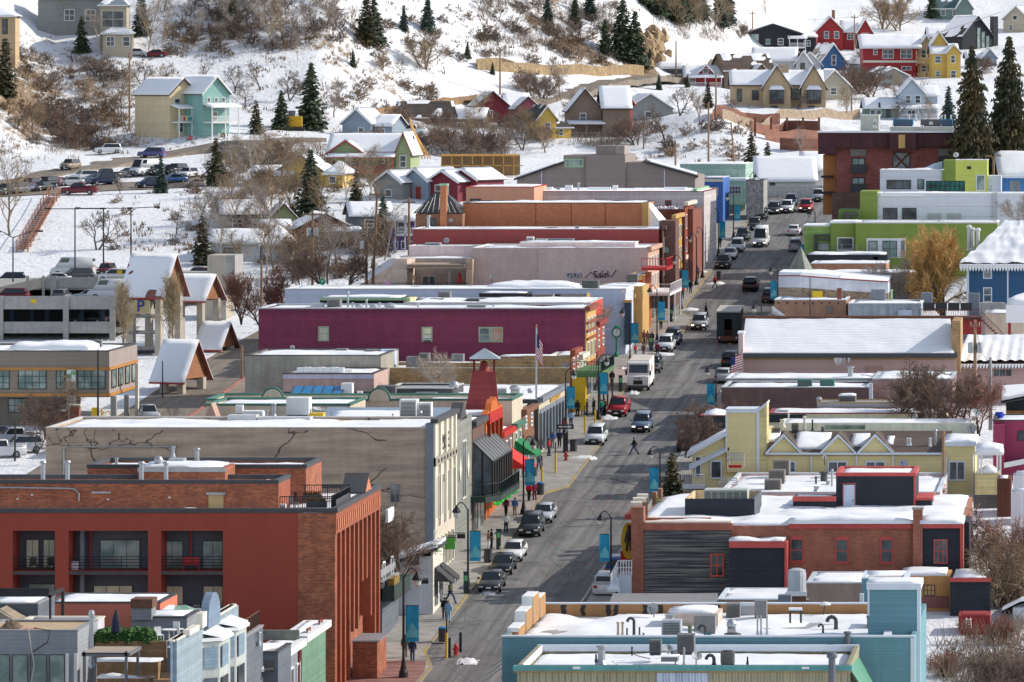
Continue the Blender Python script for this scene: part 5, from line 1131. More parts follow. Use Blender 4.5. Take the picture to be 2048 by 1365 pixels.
for k,(Y,hh)in en(((324,.3),(328,1.0),(332,1.6),(336,1.1))):
 t.pt('parapet_block',BX(X0+(Y-321)*E-.02,X0+(Y-321)*E+.75,Y,Y+3.4,t.zt+.005,t.zt+hh,E),WH);t.pt('block_back',BX(X0+(Y-321)*E+.752,X0+(Y-321)*E+.79,Y+.02,Y+3.38,t.zt-.4,t.zt+hh-.06,E),TP)
t.pt('corner_board',PX(1821,1276,1829.5,1500,321,-.002,.06),WHT)
for i in rg(5):
 pz=zst(322+i*3)+4.6;b=MB();awp=(X0+(i*3.2)*E,321.5+i*3.2);b.slab([(awp[0]-1.5,awp[1],pz),(awp[0],awp[1],pz+1.1),(awp[0]+.38,awp[1]+2.9,pz+1.1),(awp[0]-1.1,awp[1]+2.9,pz)],.06);t.pt('awning',b,mt('pale_canvas',(.5,.47,.4)))
tw=T('stair_tower','teal stair tower with white cornice and snow cap','tower',W(1788,1330,325));tw.pt('wall',PX(1736,1180,1838,1400,325,4),TEAL);tw.pt('cornice',PX(1733,1168,1842,1180,324.8,4.4),WHT);tw.pt('snow_cap',SW(XX(1733,325),XX(1842,325),324.8,329.2,ZZ(1168,325),.2,E,9),SN,sm_=True)
tw.pt('corner_board',PX(1834,1180.5,1841,1400,324.95,.3).px(1735,1180.5,1739,1232,324.95,.3),WHT)
ft('roof_shed','teal shed with snowy flat roof behind the stair tower',1724,1815,1158,346,5,TEAL,par=.05,cop=WHT,zb=ZZ(1250,346));bd(T('wall_box','white electrical box on the teal shed','electrical box',W(1724,1220,345)),'box',1719,1188,1727,1230,345,WH,.1,.3)
ft('roof_shed','concrete block hut on the teal building roof',1734,1778,1236,331,3,mt('brown_blocks',shd('#6d5e56',2.),'block'),par=.05,cop=DY,zb=ZZ(1263,331));so_('parapet_wall',SB([W(1776,1232,332),W(1784,1232,332),W(1784,1274,322),W(1766,1274,322)],.9),WHT,'sloping white parapet beside the stair tower','parapet')
for x,h_,lab in((1236,28,'first tan capped pipe on the teal roof'),(1245,28,'second tan capped pipe on the teal roof')):vt(x,1272,325,4.5,h_,lab,m=mt('tan_pipe',(.45,.36,.25)))
for x,h_,lab in((1254,20,'black stub left of the gooseneck'),(1279,22,'black stub right of the gooseneck'),(1287,9,'tiny black stub past the gooseneck')):vt(x,1274,324,3.5,h_,lab,cap=False,m=DY)
gooseneck(1268,1274,325,6,44,'tall grey gooseneck vent on the teal roof')
ac(1342,1275,325,38,33,'boxy steel roof unit with rusty side',m=mt('steel_unit',(.4,.43,.46),'metal',metal=.3));vt(1341,1243,327,16,14,'short wide vent on top of the steel unit');
t=ft('roof_hut','tan roof cabin with drooping snow on its flat top',1330,1436,1229,333,4,mt('beige_siding'),par=0,roof=SN,th=.35,zb=ZZ(1275,333));ac(1409,1270,330,42,38,'tall beige cabinet before the snowy cabin',louvre=False);gooseneck(1411,1272,327,6,20,'cream gooseneck vent before the beige cabinet');dh(1416,1270,326,7,'small round teal drum lid by the cabinet',(0,-1,.2),m=TEALT)
dh(1305,1218,338,13,'big blue grey dish against the tan parapet',(-.5,-.7,.3));ac(1466,1240,338,28,32,'beige louvred unit at the tan parapet');ac(1496,1234,339,32,22,'pale steel duct box behind the pipes',m=SL,louvre=False);ac(1521,1242,337,24,40,'tall beige cabinet at the back of the teal roof',louvre=False)
for x,lab in((1515,'first of three grey pipes'),(1522,'middle of three grey pipes'),(1534,'last of three grey pipes')):vt(x,1268,327,3.5,42,lab+' on the teal roof',cap=False,m=SL)
condenser(1466,1306,322.2,34,36,'tall ribbed condenser straddling the teal parapet');fanvent(1463,1266,326,20,28,'domed steel turbine above the tall condenser');vt(1380,1274,325,8,24,'olive flue beside the cabinet',m=mt('sage_dark',(.16,.2,.12)))
gooseneck(1646,1268,328,4,20,'small gooseneck vent on the open snow');gooseneck(1672,1261,331,8,26,'thick gooseneck vent on the open snow');vt(1695,1297,320.8,11,34,'dark capped flue rising from the teal parapet',m=mt('dark_flue'))
t,p=rt('evaporative_cooler','large white drum cooler on a wooden stand above ducts','roof cooler',1595,1186,352);s=352/F
t.pt('drum',LA([(18*s,.1),(18.5*s,.2),(18.5*s,34*s),(17*s,44*s),(9*s,47*s),(.02,48*s)],20,(p.x,p.y+.7,p.z)),mt('cooler_white',(.6,.62,.66),'corr',pc=.12,ro_=.5),sm_=False)
t.pt('base',BX(p.x-.7,p.x+.7,p.y,p.y+1.5,p.z-.25,p.z+.1),WH);t.pt('stand',PX(1583,1191,1612,1245,352.2,.9),mt('rusty_brown'))
ac(1569,1243,350,26,52,'pale blue duct column left of the drum cooler',m=mt('blue_grey_trim'),louvre=False);ac(1540,1236,349,40,28,'low blue grey duct run at the end of the teal roof',m=mt('blue_grey_trim'),louvre=False)
q=TL('stool','snow topped wooden stool on the teal roof','stool',W(1591,1246,334));q.pt('seat',BX(-.45,.45,-.3,.3,.8,.9),DY);q.pt('snow_cap',BX(-.47,.47,-.32,.32,.9,1.05),SN)
for sx in(-1,1):q.pt('leg',BX(sx*.38-.06,sx*.38+.06,-.25,.25,0,.8),DY)
q=T('umbrella_vent','round vent hood on a leaning pole by the block wall','vent',W(1646,1242,340));q.pt('pole',TU([W(1645,1242,340),W(1650,1208,340)],.05,5),DY);q.pt('hood',LA([(.42,0),(.4,.1),(.2,.2),(.02,.22)],12,W(1650,1210,340)),WH)
ft('block_wall_building','brown concrete block back wall beside the drum cooler',1614,1730,1167,366,8,mt('brown_blocks'),par=.1,cop=mt('pale_metal'))
t=T('corrugated_roof','low corrugated grey metal roof below the black plank wall','roof',W(1325,1207,352));t.pt('sheet',SB([W(1218,1208,350),W(1432,1208,350),W(1436,1187,368),W(1226,1187,368)],.1),mt('corrugated_grey',(.33,.33,.34),'corr',pc=.4,ro_=.95,spec=.05));t.pt('wall',PX(1222,1210,1430,1400,351,1),mt('white_trim_shade'))
ft('town_building','low roof with dirty snow beside the corrugated sheet',1436,1616,1200,366,8,mt('brown_blocks'),par=.1,cop=WHT)
BB=mt('old_brick',shd('#8a5138',2.0),'brick',pc=.26,col2=shd('#6b4034',2.0),var=.16);BLK=mt('black_planks',shd('#2e3034',2.0),'siding',pc=.27,var=.2,col2=shd('#7d766c',1.7),bump=1.6)
NAVY=mt('black_siding',shd('#20242c',2.0),'siding',pc=.2,var=.15);RT=mt('red_trim_shade',shd('#a03a34',1.9))
t=ft('brick_saloon','old brick building with black weathered plank wall, red trim and snow laden roof',1263,1926,1052,382,27,BB,par=.1,cop=None,th=.4)
t.pt('plank_wall',PX(1288,1060,1461,1300,382,-.002,.12),BLK);t.pt('fascia',PX(1286,1047,1465,1060,382,.2,.2),mt('rust_fascia',shd('#8a4a38',1.9)));t.pt('parapet_snow',PX(1290,1044,1462,1047,381.8,1.2),mt('tan_snow',(.62,.52,.42)))
t.pt('brick_pier',PX(1262,1015,1287,1300,382,1.2,.25),BB);t.pt('back_parapet',PX(1270,1036,1422,1052,384,.3),BB)
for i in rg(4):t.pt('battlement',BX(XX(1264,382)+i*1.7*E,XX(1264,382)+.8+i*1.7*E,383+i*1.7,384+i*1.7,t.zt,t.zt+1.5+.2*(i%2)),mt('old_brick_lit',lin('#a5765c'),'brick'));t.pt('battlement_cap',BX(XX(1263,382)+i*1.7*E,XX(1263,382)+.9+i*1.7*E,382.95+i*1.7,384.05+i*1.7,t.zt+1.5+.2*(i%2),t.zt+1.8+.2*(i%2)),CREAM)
t.pt('battlement',PX(1304,985,1312,1018,404,1),mt('old_brick_lit'));t.pt('battlement',PX(1316,978,1323,1008,406,1),mt('old_brick_lit'));t.pt('eave_box',PX(1249,1030,1264,1040,383,6),RT)
for xx,yy,Y in((1290,1035,387),(1320,1003,402)):t.pt('striped_brace',MB().add([W(xx-8,yy-14,Y),W(xx-8,yy+8,Y),W(xx+14,yy+6,Y),W(xx-8,yy-14,Y+.4),W(xx-8,yy+8,Y+.4),W(xx+14,yy+6,Y+.4)],[(0,1,2),(3,5,4),(0,2,5,3),(1,4,5,2),(0,3,4,1)]),mt('brace_stripes',(.6,.45,.2),'vsiding',pc=.25,col2=(.2,.14,.05)))
t.pt('lower_wing',PX(1459,1083,1569,1300,379.5,2.4),NAVY);t.pt('wing_fascia',PX(1458,1082,1570,1096,379.4,-.002,.12),RT);t.pt('wing_snow',SW(XX(1457,379.5),XX(1568,379.5),379.2,381.9,ZZ(1082,379.5),.3,E,2),SN,sm_=True)
t.pt('corner_board',PX(1569,1085,1574,1300,379.4,2.4),RT);t.pt('roof_fascia',PX(1578,1047,1828,1057,382,.15,.25),RT)
t.pt('eave_snow',SW(XX(1576,382),XX(1826,382),381.5,384.5,ZZ(1047,382),.55,E,12),SN,sm_=True)
o=t.pt('chimney',PX(1826,1020,1845,1170,381.3,.9),BB);t.pt('chimney_cap',PX(1824,1016,1847,1020,381.2,1.1),CONC,ud=o)
t.pt('black_corner',PX(1842,1057,1924,1144,381.6,.5),NAVY);t.pt('corner_fascia',PX(1840,1048,1927,1057,381.4,1.2),RT);t.pt('corner_snow',SW(XX(1840,381.5),XX(1927,381.5),381.3,386,ZZ(1048,381.5),.5,E,13),SN,sm_=True)
t.pt('corner_board',PX(1920,1057.5,1926,1144,381.5,.2),RT);t.pt('back_corner',PX(1926.5,1045,1938,1150,385,6),NAVY)
AG=mt('old_glass',(.1,.13,.13),'glass',ro_=.12,col2=(.02,.02,.02))
for x0,x1,y0,y1 in((1580,1607,1073,1124),(1670,1697,1074,1126),(1760,1786,1074,1126)):
 o=win(t,x0,y0+4,x1,y1,382,RT,AG,1,2,2.6,sill=True)
 n=8;c,r=(x0+x1)/2,(x1-x0)/2;pts=[(XX(c-r*cos(3.1416*k/n),382),ZZ(y0+4-5*sin(3.1416*k/n),382))for k in rg(n+1)]
 t.pt('arch',PM(pts,381.92,382.02),RT,ud=o);pts2=[(XX(c-(r+2.5)*cos(3.1416*k/n),382),ZZ(y0+3-9*sin(3.1416*k/n),382))for k in rg(n+1)]
 t.pt('brick_arch',PM(pts2,381.965,382.01),mt('arch_brick',shd('#7d4a38',2.)),ud=o)
win(t,1867,1079,1895,1128,381.6,RT,mt('grey_pane',(.2,.24,.26),'glass'),3,2,2.2);win(t,1420,1108,1448,1154,381.88,mt('orange_red_frame',shd('#b0432e',1.9)),AG,2,2,3.2)
t=T('mechanical_screen','open topped black screen with a row of white chillers inside','roof screen',W(1440,1045,388));X0,X1=XX(1370,388),XX(1509,388);z0,z1=ZZ(1046,388),ZZ(998,388)
t.pt('panel',BX(X0,X1,388,388.2,z0,z1),NAVY);b=BX(X0,X0+.2,388.2,396,z0,z1,E).box(X0+8*E,X1+8*E,396,396.2,z0,z1,E);t.pt('panel',b,mt('tan_inside',shd('#b09a72',1.8),'vsiding',pc=.5));t.pt('panel',BX(X1-.2,X1,388.2,396,z0,z1,E),mt('dark_siding_side',shd('#3f454d',2.),'siding',pc=.2))
for i in rg(6):ac(1415+14.5*i,1012,391,14,32,'white chiller in a row inside the black screen',m=mt('chiller',(.45,.5,.45),'metal'),d=2,gu='chillers inside the black screen')
t=ft('penthouse','black sided roof house with red trim and pale door',1672,1831,953,397,7,NAVY,par=.02,cop=RT,zb=ZZ(1040,397),th=.25,copw=.3)
d=bd(t,'door',1687,970,1709,1025,397,mt('pale_door',shd('#a9b4c2',1.9)),.06);t.pt('handle',PX(1705,1000,1707,1003,396.9,.03),DY,ud=d)
for x0,x1,y0,y1 in((1685,1687,968,1026),(1709,1711,968,1026),(1685,1711,966.5,968),(1827,1831,954,1025)):bd(t,'trim',x0,y0,x1,y1,397,RT,.08)
t.pt('low_wing',PX(1831.5,1001,1863,1040,397,5),NAVY);t.pt('wing_trim',PX(1831.5,996,1865,1001,396.8,5.2),RT)
t=ft('roof_hut','low black roof hut with red fascia beside the pale door',1586,1671,997,396,4,NAVY,par=0,zb=ZZ(1030,396),th=.15);bd(t,'fascia',1585,993,1672,1003,396,RT,.12)
t=ft('lean_to','timber lean-to with barred window and snowy roof',1795,1900,1153,376,5.5,mt('yellow_boards',shd('#a8753a',1.8),'vsiding',pc=.3),par=0,th=.3);win(t,1847,1170,1870,1192,376,DY,mt('ochre_front'),3,2,1.6);t.pt('skirt',PX(1843,1193,1896,1216,375.9,.1),mt('red_brown_boards',shd('#7d4a42',1.8),'siding',pc=.2));
t=ft('shed','black sided shed with red fascia at the back of the brick building',1900,1980,1160,374,7,NAVY,par=0,th=.35);bd(t,'fascia',1898,1156,1982,1164,374,RT,.15)
t=ft('shed','low red shed with a white ladder against it',1917,1980,1231,366,3,mt('barn_red',shd('#7d1f1c',2.0),'vsiding',pc=.2),par=0,th=.05,roof=mt('barn_red'))
q=T('ladder','white step ladder leaning by the red shed','ladder',W(1937,1258,365.6));b=MB()
for x in(1931,1943):b.tube([W(x,1258,365.5),W(x+(2 if x<1937 else-2),1236,365.8)],.04,4)
for k in rg(4):y=1240+5*k;b.tube([W(1933-k*.5,y,365.7),W(1941+k*.5,y,365.7)],.03,4)
q.pt('frame',b,WH)
q=T('hanging_sign','golden oval sign with a dark standing figure','sign',W(1252,1110,384));n=20;b=MB();p=W(1257,1082,384);b.add([(p.x+.62*cos(6.283*k/n),p.y-.06,p.z+1.5*sin(6.283*k/n))for k in rg(n)]+[(p.x+.62*cos(6.283*k/n),p.y+.06,p.z+1.5*sin(6.283*k/n))for k in rg(n)],[tuple(rg(n)),tuple(rg(n,2*n))[::-1]]+[(k,k+n,(k+1)%n+n,(k+1)%n)for k in rg(n)])
q.pt('panel',b,mt('sign_gold',(.62,.38,.03)));p=W(1258,1078,383.9)
b=LA([(.01,.75),(.13,.8),(.12,.95),(.2,1.0),(.1,1.08),(.01,1.1)],8,p).lathe([(.1,-.1),(.22,.1),(.26,.5),(.1,.78)],8,p).tube([p+V3((-.1,0,0)),p+V3((-.2,0,-1.0))],.1,5).tube([p+V3((.1,0,0)),p+V3((.16,0,-1.0))],.1,5).tube([p+V3((-.2,0,.5)),p+V3((-.35,0,-.3))],.06,4);q.pt('figure',b,BL);q.pt('red_base',PX(1241,1103,1262,1120,384,.6),mt('red_trim'));q.pt('bracket',TU([W(1262,1050,384),W(1250,1050,384)],.05,4),BL)
q=T('stoop','white painted stoop and stairs beside the brick pier','stairs',W(1250,1185,381));q.pt('deck',PX(1236,1150,1263,1190,381.5,3),mt('white_trim_shade'))
for k in rg(4):q.pt('step',PX(1226-4*k,1156+7*k,1238,1163+7*k,380.5-.35*k,.34),WHT)
for a,b_ in(((1236,1150,381.4),(1263,1150,381.4)),((1222,1178,380),(1236,1150,381.4))):railing(q,W(*a),W(*b_),1.15,WH,n=5,bars=2,post=.05)
railing(q,W(1244,1128,385.5),W(1263,1128,385.5),1.2,WH,n=4,bars=2,post=.05)
t=ft('town_building','flat snow covered roof with brown condensers before the yellow building',1440,1880,986,414,21,mt('pink_beige'),par=.35,cop=WHT)
for x,y,Y,lab in((1562,948,431,'back'),(1553,968,424,'middle'),(1545,987,418,'front')):ac(x,y,Y,32,27,lab+' brown louvred condenser of three on the white roof',m=mt('brown_unit',(.22,.19,.17),'metal'))
for x,y,Y,w_,h_,lab in((1632,975,424,4,22,'black stub flue'),(1664,978,422,4,40,'white plastic flue pair'),(1656,976,424,8,14,'steel flue with cap'),(1633,985,416,10,12,'mushroom vent'),(1648,967,428,14,24,'dark drum vent')):vt(x,y,Y,w_,h_,lab+' on the roof before the yellow building',m=DY if 'black' in lab or 'dark' in lab else SL)
for x,y,Y,w_,lab in((1470,925,432,30,'back red bench and steel frame'),(1455,975,422,32,'front red bench and steel frame')):
 q=T('roof_frame',lab+' on the white roof','frame',W(x,y+14,Y));b=MB();x0,x1=x-w_/2,x+w_/2
 for xx in(x0,x1):b.tube([W(xx,y+14,Y),W(xx,y-14,Y)],.05,4);b.tube([W(xx+3,y+9,Y+2),W(xx+3,y-18,Y+2)],.05,4)
 for yy in(-14,-5):b.tube([W(x0,y+yy,Y),W(x1,y+yy,Y)],.05,4);b.tube([W(x0+3,y+yy-4,Y+2),W(x1+3,y+yy-4,Y+2)],.05,4)
 q.pt('bars',b,SL);q.pt('seat',PX(x0+2,y+6,x1-2,y+11,Y+.5,.5),mt('red_trim'))
for x,y,Y in((1625,972,424),(1636,955,430)):ft('roof_hut','low white roof curb %s the drum vent'%('before' if Y<426 else 'behind'),x-12,x+60,y,Y,1.0,WH,par=0,zb=ZZ(y+10,Y),th=.06)
YE=mt('yellow_clapboard',shd('#d6c586',1.95),'siding',pc=.2,var=.05);TW=mt('white_trim_shade')
Y=437;t=T('yellow_building','pale yellow clapboard building with row of gables, snow patched brown roof and square tower','building',W(1660,1000,Y))
zb=zst(Y)-1;P2=lambda x,y:(XX(x,Y),ZZ(y,Y))
b=PM([P2(1384,1100),P2(1950,1100),P2(1950,893),P2(1890,893),P2(1890,908),P2(1530,908),P2(1530,870),P2(1453,870),P2(1453,872),P2(1384,905)],Y,Y+12,E);t.pt('wall',b,YE)
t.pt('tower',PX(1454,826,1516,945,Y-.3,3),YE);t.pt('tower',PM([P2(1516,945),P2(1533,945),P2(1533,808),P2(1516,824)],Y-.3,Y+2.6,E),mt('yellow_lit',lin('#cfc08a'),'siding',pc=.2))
b=PX(1451,818,1518,826,Y-.4,3.2).px(1513,826,1519,944,Y-.38,.05).px(1451,826,1455,905,Y-.38,.05);b.prism([P2(1516,824),P2(1534,808),P2(1534,803),P2(1516,818)],Y-.42,Y+2.7,E);t.pt('tower_trim',b,TW)
for g in(1567,1676,1750):
 wd=32;t.pt('gable',PM([P2(g-wd,908),P2(g+wd,908),P2(g,873)],Y-.12,Y+2,E),YE)
 b=MB();b.prism([P2(g-wd-4,910),P2(g-wd-4,903),P2(g,866),P2(g+wd+4,903),P2(g+wd+4,910),P2(g,873)],Y-.5,Y-.13,E);t.pt('gable_trim',b,TW)
 ro=MB();d=9
 for sg in(-1,1):ro.slab([W(g+sg*(wd+5),904,Y-.5),W(g,865,Y-.5),W(g+8,862,Y+d),W(g+8+sg*(wd+5)*.2,866,Y+d)],.1)
 t.pt('gable_roof',ro,mt('brown_shingles',(.1,.07,.055),'shingle',pc=.2,var=.3))
rf=t.pt('roof',SB([W(1528,908,Y-.4),W(1890,908,Y-.4),W(1905,862,Y+10),W(1540,862,Y+10)],.15),mt('brown_shingles'));
for x0,x1,y0,y1 in((1528,1556,885,866),(1586,1655,900,868),(1700,1735,895,870),(1772,1786,890,876)):
 def zf(x,y):return ZZ(908,Y-.4)+(y-(Y-.4))*(ZZ(862,Y+10)-ZZ(908,Y-.4))/10.4+.02
 ya,yb=Y-.4+10.4*(908-y0)/46,Y-.4+10.4*(908-y1)/46;t.pt('roof_snow',SW(XX(x0,ya),XX(x1,ya),ya,yb,0,.28,E,x0,.4,zf=zf),SN,ud=rf,sm_=True)
t.pt('gutter',PX(1530,906,1890,910,Y-.45,.15),TW)
for x in(1622,1713,1786,1893,1946):t.pt('downpipe',TU([W(x,910,Y-.2),W(x,1050,Y-.2)],.08,5),TW)
b=MB();b.slab([W(1372,912,Y-.6),W(1456,866,Y-.6),W(1464,850,Y+11),W(1382,893,Y+11)],.2);q=t.pt('side_roof',b,TW);t.pt('roof_snow',SW(XX(1376,Y),XX(1452,Y),Y-.5,Y+9,0,.25,E,4,zf=lambda x,y:ZZ(911,Y)+(x-E*(y-Y)-XX(1374,Y))*.55+.02),SN,ud=q,sm_=True)
b=MB();b.slab([W(1378,935,Y-.3),W(1458,895,Y-.3),W(1458,890,Y-.05),W(1378,929,Y-.05)],.3);t.pt('eave_board',b,TW)
t.pt('end_roof',PX(1887,884,1953,893,Y-.3,8),TW);t.pt('end_snow',SW(XX(1887,Y),XX(1952,Y),Y-.2,Y+7.8,ZZ(884,Y),.3,E,8),SN,sm_=True)
for x0,x1,y0,y1,n in((1420,1444,921,958,1),(1655,1695,922,946,2),(1730,1771,922,946,2),(1897,1931,922,962,2),(1569,1592,922,946,2)):win(t,x0,y0,x1,y1,Y-.05,TW,GLASS,n,1,3)
win(t,1390,913,1402,955,Y-.05,TW,GLASS,1,1,2);t.pt('balcony',PX(1362,972,1408,978,Y-2,2),TW);pk(t,W(1362,973,Y-2),W(1408,973,Y-2),1.1,WH,.2);pk(t,W(1362,973,Y-2),W(1364,970,Y),1.1,WH,.2)
for x,y,w_,h_,lab in((1815,890,4,14,'left white flue of a pair'),(1820,890,4,14,'right white flue of a pair'),(1860,893,5,17,'lone white flue')):vt(x,y,440,w_,h_,lab+' on the brown shingle roof',m=WH)
vt(1871,893,440.5,5,34,'tall steel flue on the brown shingle roof');dh(1806,927,436,10,'grey dish before the yellow wall',(-.4,-.8,.4));dh(1649,914,436,4,'small white dish before the gable',(0,-1,.2),m=WH);dh(1950,826,452,10,'upper grey dish on a mast by the yellow building',(.4,-.8,.4),pole=2.2);dh(1944,857,447,10,'lower grey dish beside the yellow building',(-.4,-.8,.4),pole=1.8)
vt(1817,960,434,2.5,28,'slim white vent beside the grey dish',m=WH)
ft('town_building','pale walled roof storey with a strip of greenish glass',1560,1948,848,450,6,mt('pale_green_wall',shd('#b9bfb5',1.75)),par=.1,cop=WH).pt('glass_strip',PX(1650,851,1730,859,450,-.002,.06),GLASSG)
t=ft('town_building','long cream and black parapet wall with roof lamps',1536,1892,828,461,7,mt('cream_shade',shd('#c0b594',1.75)),par=.1,cop=mt('oxblood'));bd(t,'dark_panel',1822,829,1892,860,461,mt('black_panel',shd('#252a30',2.)),.08);bd(t,'dark_panel',1537,829,1612,845,461,mt('black_panel'),.08)
for x in(1830,1855,1868):t.pt('lamp',LA([(.05,0),(.28,.1),(.25,.45),(.05,.5)],8,W(x,838,460.6)),WH)
t.pt('conduit',TU([W(1855,846,460.5),W(1855,862,460.5)],.2,6),WH)
t=ft('town_building','dark corner roof with a mound of snow by the street',1400,1455,833,452,5,mt('black_panel'),par=.1,cop=mt('oxblood'),th=.5)
for x,y,Y,w_,h_,lab in((1590,861,446,14,14,'brown barrel vent on the pale roof'),(1645,861,446,6,7,'dark stub vent on the pale roof'),(1552,866,445,16,10,'low wooden box on the pale roof'),(1707,828,463,14,6,'small dark roof box on the cream parapet'),(1565,829,462,20,7,'dark unit on the cream parapet')):ac(x,y,Y,w_,h_,lab,m=mt('brown_unit'))
for x,y,Y,w_,h_,lab in((1609,860,447,5,28,'tan capped flue'),(1625,860,447,3,20,'thin black gooseneck'),(1565,853,449,8,14,'white hooded vent'),(1577,850,452,3,23,'slim white mast')):vt(x,y,Y,w_,h_,lab+' above the yellow building',m=BL if 'black' in lab else CREAM)
BRB=mt('brown_brick',shd('#5f4642',2.2),'brick');t=ft('brick_block','brown brick side wall with grey coping and snow',1443,1738,776,474,10,BRB,par=.3,cop=mt('pale_metal'));t.pt('corner_post',PX(1738,768,1745,810,474,.5),WHT)
ft('town_building','mauve brick wall behind the bare trees',1745,1905,759,480,12,mt('mauve_brick',shd('#8a6a66',2.),'brick'),par=.1,cop=mt('pale_metal'))
ft('town_building','upper snowy roof edge beyond the brown brick wall',1452,1745,758,484.5,8,mt('grey_membrane'),par=.1,cop=WH);ft('town_building','low concrete wall with a snow capped unit',1634,1792,806,468,4,mt('concrete_shade',shd('#78777a',2.)),par=.05,cop=mt('weathered_tan'),roof=ROOFG)
ac(1694,806,469,34,14,'pale ribbed unit topped with snow',sw=True);fanvent(1638,804,468.5,12,10,'small round roof fan dusted white')
for x,w_,lab in((1609,28,'left green screen unit with gaps'),(1654,28,'right plain green unit')):ac(x,775,477,w_,15,lab+' on the brown brick roof',m=mt('dark_green_unit',(.06,.16,.14)),louvre='left' in lab)
vt(1701,759,486,10,26,'wide steel flue before the mauve wall');ac(1733,760,487,22,8,'small roof box with snow before the mauve wall',sw=True);ac(1785,760,487,24,10,'pale roof hood before the mauve wall',louvre=False)
MV=mt('mauve_siding',shd('#9c7f78',2.0),'siding',pc=.24,var=.06);Y=497
t=T('mauve_hall','long mauve sided hall under a broad snow roof with horizontal ridges','building',W(1695,760,Y));t.pt('wall',PX(1482,714,1912,860,Y,12),MV)
p=[W(1478,712,Y-.6),W(1914,712,Y-.6),W(1906,640,Y+10),W(1486,640,Y+10)]
rf=t.pt('roof',SB(p,.2),mt('brown_shingles'));nx,ny=50,90;vs=[];fs=[]
for j in rg(ny+1):
 for i in rg(nx+1):
  q=p[0].lerp(p[1],.012+.976*i/nx).lerp(p[3].lerp(p[2],.012+.976*i/nx),.02+.97*j/ny);e=min(i,nx-i,j,ny-j)
  vs.append(q+V3((0,0,(.22+.09*sin(j/ny*6.2832*15)+.1*fbm(q.x*.3,q.y*.3,2))*(.7 if e==0 else 1))))
m_=nx+1;fs=[(j*m_+i,j*m_+i+1,(j+1)*m_+i+1,(j+1)*m_+i)for j in rg(ny)for i in rg(nx)]
b=MB().add(vs,fs);k0=len(b.v);edge=[i for i in rg(m_)];b.add([(vs[i][0],vs[i][1],vs[i][2]-.25)for i in edge],[]);b.f+=[(i+1,i,k0+i,k0+i+1)for i in rg(nx)];b.mi+=[0]*nx
t.pt('roof_snow',b,SN,ud=rf,sm_=True);t.pt('eave',PX(1476,707,1915,716,Y-.8,.25),DY);t.pt('ridge_beam',PX(1484,632,1910,640,Y+10,.5),mt('rusty_brown'))
t.pt('end_pier',PX(1904,642,1921,745,Y+.5,8),mt('tan_brick_shade'));t.pt('frieze',PX(1482,716.5,1912,720,Y,-.002,.06),mt('weathered_tan'))
b=MB();rr=random.Random(8)
for i in rg(26):x=rr.uniform(1668,1700);p0=W(x,716,Y-.7);b.tube([p0,p0-V3((0,0,rr.uniform(.3,.9)))],[.04,.008],4)
t.pt('icicle',b,WH);t.pt('patch',PX(1730,732,1766,744,Y,-.002,.05),mt('mauve_dark',shd('#86695f',2.0)))
t.pt('left_pier',PX(1477,668,1486,760,Y-.9,2),mt('pink_beige'));t.pt('pier_cap',PX(1475,664,1488,668,Y-1,2.2),SN)
t=T('snow_roof_wing','lower mauve building with rippled snow roof and icy eave','building',W(1985,790,500));t.pt('wall',PX(1912,730,2100,880,500,10),MV);rf=t.pt('roof',SB([W(1912,728,499.2),W(2110,728,499.2),W(2110,674,509),W(1935,674,509)],.2),mt('brown_shingles'));vs=[];p=[W(1914,727,499.2),W(2109,727,499.2),W(2109,674,509),W(1936,674,509)]
for j in rg(21):
 for i in rg(41):q=p[0].lerp(p[1],i/40).lerp(p[3].lerp(p[2],i/40),j/20);vs.append(q+V3((0,0,.25+.09*sin(i*1.5)*(1-j/25)+.1*fbm(q.x*.5,q.y*.5))))
b=MB().add(vs,[(j*41+i,j*41+i+1,(j+1)*41+i+1,(j+1)*41+i)for j in rg(20)for i in rg(40)]);t.pt('roof_snow',b,SN,ud=rf,sm_=True)
b=MB()
for i in rg(24):x=1916+6.4*i;p0=W(x,728,499);b.lathe([(.05,-.5),(.16,-.25),(.16,-.02)],5,p0)
t.pt('icicle',b,SN);t.pt('eave',PX(1912,729,2110,736,499,.3),BL);win(t,1986,738,2024,754,500,MV,GLASS,3,1,1.5)
t=ft('brick_block','tan brick building with dark vents along its wall',1549,1692,601,541,9,mt('tan_brick_row',shd('#a5755a',1.9),'brick'),par=.2,cop=WHT)
for x in rg(1556,1690,17):bd(t,'wall_vent',x,605,x+3,608,541,BL,.05)
t.pt('end_chimney',PX(1674,577,1683,602,542,.8),mt('far_red_brick'));t.pt('conduit',TU([W(1620,555,540.6),W(1620,634,540.6)],.06,5),DY)
bd(t,'box',1655,613,1664,626,541,mt('beige_unit'),.3);t.pt('snow_bank',SB([W(1544,612,540.5),W(1572,632,540.5),W(1566,632,540.9),W(1544,620,540.9)],.4),SN)
ft('town_building','grey parapet wall streaked with snow behind the mauve hall',1697,1842,608,537,9,mt('grey_streaked',shd('#7d858c',1.9),var=.3),par=.2,cop=WH)
for x,y,w_,h_,lab in((1756,606,28,26,'teal roof unit in the middle'),(1853,608,22,22,'teal roof unit at the deck'),(1948,645,22,58,'tall teal cabinet by the blue house')):ac(x,y,545 if x<1900 else 539,w_,h_,lab+' of the grey roofs',m=mt('blue_grey_trim'),louvre=False)
vt(1783,605,544,4,26,'pale green flue beside the teal roof unit',m=mt('sage'));ft('roof_hut','blue roof box with snow on the grey roof',1797,1822,622,536,2,mt('pale_blue_unit'),par=0,zb=ZZ(632,536),th=.12)
